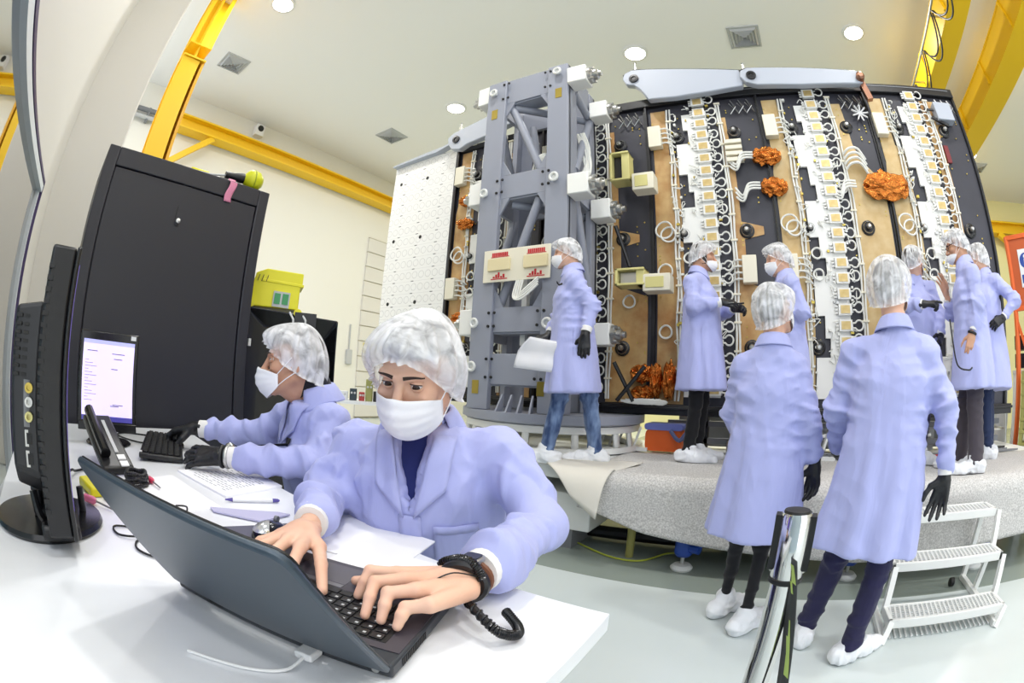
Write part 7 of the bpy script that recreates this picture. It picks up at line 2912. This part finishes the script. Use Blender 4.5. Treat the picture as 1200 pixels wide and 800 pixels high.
setprops(obj('frosted_sheet', MB().grid(sheetf, 14, 12), M['sheet'], None, sharp=180, solid=.002, origin=(-1.55, 2.82, 1.41)), 'frosted plastic sheet held by the man in blue jeans', 'plastic sheet')

# bearded man talking, in black trousers
sb_spec = standing((-.55, 3.70, pz), (.98, .16), 1.80, label='bearded man in long lavender coat and black trousers facing right', seed=31, trousers='blackcloth', tw=.92,
                   hemc=(-.53, 3.69, 1.215), hf=(.98, .10, -.10), mtop=-.030, mdrop=.006, cw=1.06, hairlow=-.06, skin='skintan', puff=.8)
sb_spec.update(shR=(-.59, 3.52, 2.03), elR=(-.575, 3.46, 1.84), wrR=(-.345, 3.50, 1.875), shL=(-.55, 3.87, 2.03), elL=(-.45, 3.94, 1.84), wrL=(-.27, 3.72, 1.86),
               handR=dict(f=(.93, .30, -.15), n=(.1, -.75, .6), curl=(30, 45, 30), spread=.06), handL=dict(f=(.85, -.5, -.1), n=(.3, .5, .7), curl=(30, 50, 30)),
               hipR=(-.57, 3.62, 1.50), knR=(-.56, 3.62, 1.12), anR=(-.60, 3.62, .74), toeR=(-.41, 3.62, .7), hipL=(-.55, 3.79, 1.50), knL=(-.53, 3.78, 1.12), anL=(-.56, 3.78, .74), toeL=(-.37, 3.82, .7))
Pb = person(sb_spec)
bd = MB()
_c, _B, _s = Pb['hc'], Pb['B'], sb_spec['hs']
for s in (-1, 1):
    bd.grid(lambda u, v: tuple(_c + _B @ (np.array((s * (.0745 - .008 * v - .004 * u), .005 + .035 * u, .0 - .078 * v + .006 * u)) * _s)), 7, 9)
for _q in pieces(bd):
    obj('beard', _q, M['hair'], Pb['root'], sharp=180, solid=.004)
pnb = thing('pen', 'dark pen held by the bearded man', 'pen', (-.25, 3.5, 1.86))
obj('barrel', MB().tube([(-.30, 3.44, 1.845), (-.17, 3.44, 1.85)], .006, 8), M['black'], pnb)
obj('clip', MB().tube([(-.29, 3.433, 1.853), (-.25, 3.433, 1.854)], .002, 6), M['dullsteel'], pnb)
pocket(Pb, -.02, .13, -.70, -.50, -Pb['r'])

# woman facing him, arms folded
sc_spec = standing((.15, 3.42, pz), (-.985, -.10), 1.66, label='woman with folded arms in lavender coat facing the bearded man', seed=41, trousers='blackcloth', tw=.85, hemc=(.17, 3.42, 1.09),
                   hf=(-.97, -.12, -.22), cw=.93, sw=.165, female=True)
sc_spec.update(shL=(.20, 3.26, 1.945), elL=(.27, 3.24, 1.74), wrL=(.05, 3.25, 1.79), shR=(.17, 3.58, 1.945), elR=(.12, 3.60, 1.75), wrR=(.0, 3.36, 1.80),
               handL=dict(f=(-.7, .7, .05), n=(-.6, -.6, .3), curl=(25, 35, 25)), handR=dict(f=(.2, -.95, .1), n=(-.8, .1, .5), curl=(25, 35, 25)))
person(sc_spec)

# man half hidden behind the tall back-turned man
sd_spec = standing((1.33, 3.66, pz), (.35, -.94), 1.70, label='man in lavender coat pointing a gloved finger, half hidden behind the back-turned man', seed=51, trousers='navy', hemc=(1.36, 3.64, 1.10),
                   hf=(.75, .65, .02), mask=True)
sd_spec.update(shR=(1.17, 3.58, 1.99), elR=(1.14, 3.40, 1.82), wrR=(1.27, 3.28, 1.80), handR=dict(f=(.85, -.2, .06), n=(.1, -.4, .9), percurl=((5, 8, 5), (40, 60, 40), (45, 65, 40), (45, 65, 40)), spread=.03),
               shL=(1.50, 3.70, 1.99), elL=(1.56, 3.64, 1.78), wrL=(1.50, 3.50, 1.60), handL=dict(f=(-.4, -.6, -.6), n=(.6, -.6, 0), curl=(20, 30, 20)))
person(sd_spec)

# man with glasses gesturing with a raised bare hand
se_spec = standing((1.66, 3.22, pz), (-.88, .40), 1.71, label='man with glasses in lavender coat raising a bare hand, charcoal trousers', seed=61, trousers='greytrouser', tw=1.12, cuffw=1.12, hemc=(1.68, 3.21, 1.215),
                   hf=(-.90, .30, -.22), mtop=-.045, mdrop=.004, hh=.0034, handvox=.0036, cw=.98, skin='skintan')
se_spec.update(shL=(1.66, 3.06, 1.965), elL=(1.655, 3.02, 1.77), wrL=(1.585, 3.03, 1.565), handL=dict(bare=True, f=(-.25, .0, -.97), n=(-.2, -.97, .05), curl=(18, 30, 20), spread=.05),
               shR=(1.76, 3.36, 1.965), elR=(1.60, 3.46, 1.76), wrR=(1.545, 3.40, 1.885), handR=dict(bare=True, f=(-.28, .08, .95), n=(.75, .3, .25), curl=(8, 12, 8), spread=.22, thumb=(.95, .05)),
               hipL=(1.66, 3.14, 1.50), knL=(1.66, 3.13, 1.10), anL=(1.69, 3.09, .74), toeL=(1.55, 3.10, .7), hipR=(1.70, 3.30, 1.50), knR=(1.66, 3.31, 1.10), anR=(1.66, 3.34, .74), toeR=(1.48, 3.44, .7), slv=.07)
Pe = person(se_spec)
_c, _B, _s = Pe['hc'], Pe['B'], se_spec['hs']
gls = thing('eyeglasses', 'black framed eyeglasses on the gesturing man', 'eyeglasses', tuple(_c))
for s in (-1, 1):
    rp = [tuple(_c + _B @ (np.array((s * .033 + .023 * math.cos(a), .108 - .012 * abs(s * .033 + .023 * math.cos(a)) / .05, .004 + .017 * math.sin(a))) * _s)) for a in np.linspace(0, 6.283, 18, endpoint=False)]
    obj('rim', MB().tube(rp, .0022, 6, closed=True), M['black'], gls)
    obj('temple', MB().tube([tuple(_c + _B @ (np.array(q) * _s)) for q in ((s * .056, .096, .010), (s * .080, .05, .012), (s * .083, -.01, .010))], .002, 6), M['black'], gls)
obj('bridge', MB().tube([tuple(_c + _B @ (np.array(q) * _s)) for q in ((-.011, .109, .008), (0, .113, .011), (.011, .109, .008))], .002, 6), M['black'], gls)
wbm = thing('wristband', 'black wristband with a cord on the gesturing man', 'wristband', se_spec['wrL'])
wL, eL = V3(se_spec['wrL']), V3(se_spec['elL'])
wd = nrm(wL - eL)
wsd = nrm(np.cross(wd, (0.3, 1, 0)))
wup = np.cross(wsd, wd)
obj('band', MB().tube(wring(wL - wd * .004, .032, .028, 0), .009, 8, closed=True), M['black'], wbm)
obj('cord', MB().tube(smooth_path([(1.40, 3.06, 1.66), (1.40, 3.02, 1.5), (1.43, 3.0, 1.36), (1.52, 2.99, 1.33), (1.56, 3.0, 1.345)], 7), .006, 8), M['black'], wbm)
pocket(Pe, -.02, .10, -.32, -.17, Pe['r'])

# man with hand on hip behind him
sf_spec = standing((2.02, 3.50, pz), (-.80, .58), 1.70, label='man in dark jeans with a gloved hand on his hip, behind the gesturing man', seed=71, trousers='darkjeans', hemc=(2.02, 3.44, 1.20), hf=(-.75, .62, -.05))
sf_spec.update(shL=(2.07, 3.36, 1.99), elL=(2.20, 3.24, 1.83), wrL=(2.04, 3.24, 1.70), handL=dict(f=(-.85, .2, -.35), n=(.3, -.7, .5), curl=(20, 35, 20)))
person(push(sf_spec, 1.07))

# woman with her back to the camera
sw_spec = standing((0.0, 2.29, .004), (.10, .99), 1.71, lean=(.035, .0), label='woman seen from behind in lavender coat and black leggings', seed=81, trousers='blackcloth', tw=.72, cuffw=.75, hemc=(.005, 2.29, .515),
                   deep=True, head=(.045, 2.315, 1.598), hf=(.62, .78, .12), cw=.94, sw=.160, female=True, vox=.0068, hh=.0032, handvox=.0036, puff=1.3, capsc=1.10, hairlow=-.05, capback=.01, rip=1.2)
sw_spec.update(shR=(.148, 2.275, 1.315), elR=(.225, 2.235, 1.08), wrR=(.272, 2.225, .865), handR=dict(f=(-.03, .05, -1), n=(.6, .75, 0), curl=(18, 28, 18), spread=.08, s=1.02),
               shL=(-.118, 2.315, 1.315), elL=(-.17, 2.36, 1.10), wrL=(-.10, 2.45, .93), handL=dict(f=(.5, .6, -.5), n=(-.7, .5, .2), curl=(20, 30, 20)),
               hipL=(-.07, 2.30, .86), knL=(-.07, 2.31, .47), anL=(-.085, 2.37, .10), toeL=(.02, 2.52, .05), hipR=(.08, 2.29, .86), knR=(.065, 2.27, .47), anR=(.045, 2.20, .10), toeR=(.14, 2.34, .05), slv=.05, cufl=.02)
person(sw_spec)

# tall man with his back to the camera
sm_spec = standing((.585, 2.03, .004), (.22, .97), 1.755, lean=(.03, -.01), label='tall man seen from behind in long lavender coat and navy trousers', seed=91, trousers='navy', tw=1.0, hemc=(.545, 2.01, .545),
                   deep=True, head=(.615, 2.06, 1.648), hf=(.55, .83, .05), cw=1.02, sw=.195, vox=.0068, hh=.0032, handvox=.0034, puff=1.3, capsc=1.12, hairlow=-.06, rip=1.2, wrk=1.1)
sm_spec.update(shR=(.752, 1.975, 1.365), elR=(.855, 1.91, 1.12), wrR=(.862, 1.88, .860), handR=dict(f=(-.16, -.05, -.98), n=(.45, .85, 0), curl=(12, 20, 14), spread=.20, thumb=(.9, .1), s=1.06),
               shL=(.418, 2.085, 1.365), elL=(.345, 2.11, 1.13), wrL=(.39, 2.26, .93), handL=dict(f=(.6, .7, -.3), n=(-.5, .4, .6), curl=(20, 30, 20)),
               hipL=(.49, 2.06, .88), knL=(.43, 2.07, .47), anL=(.375, 2.12, .10), toeL=(.40, 2.32, .05), hipR=(.67, 1.98, .88), knR=(.63, 1.95, .47), anR=(.595, 1.93, .10), toeR=(.76, 2.03, .05), slv=.055)
person(sm_spec)
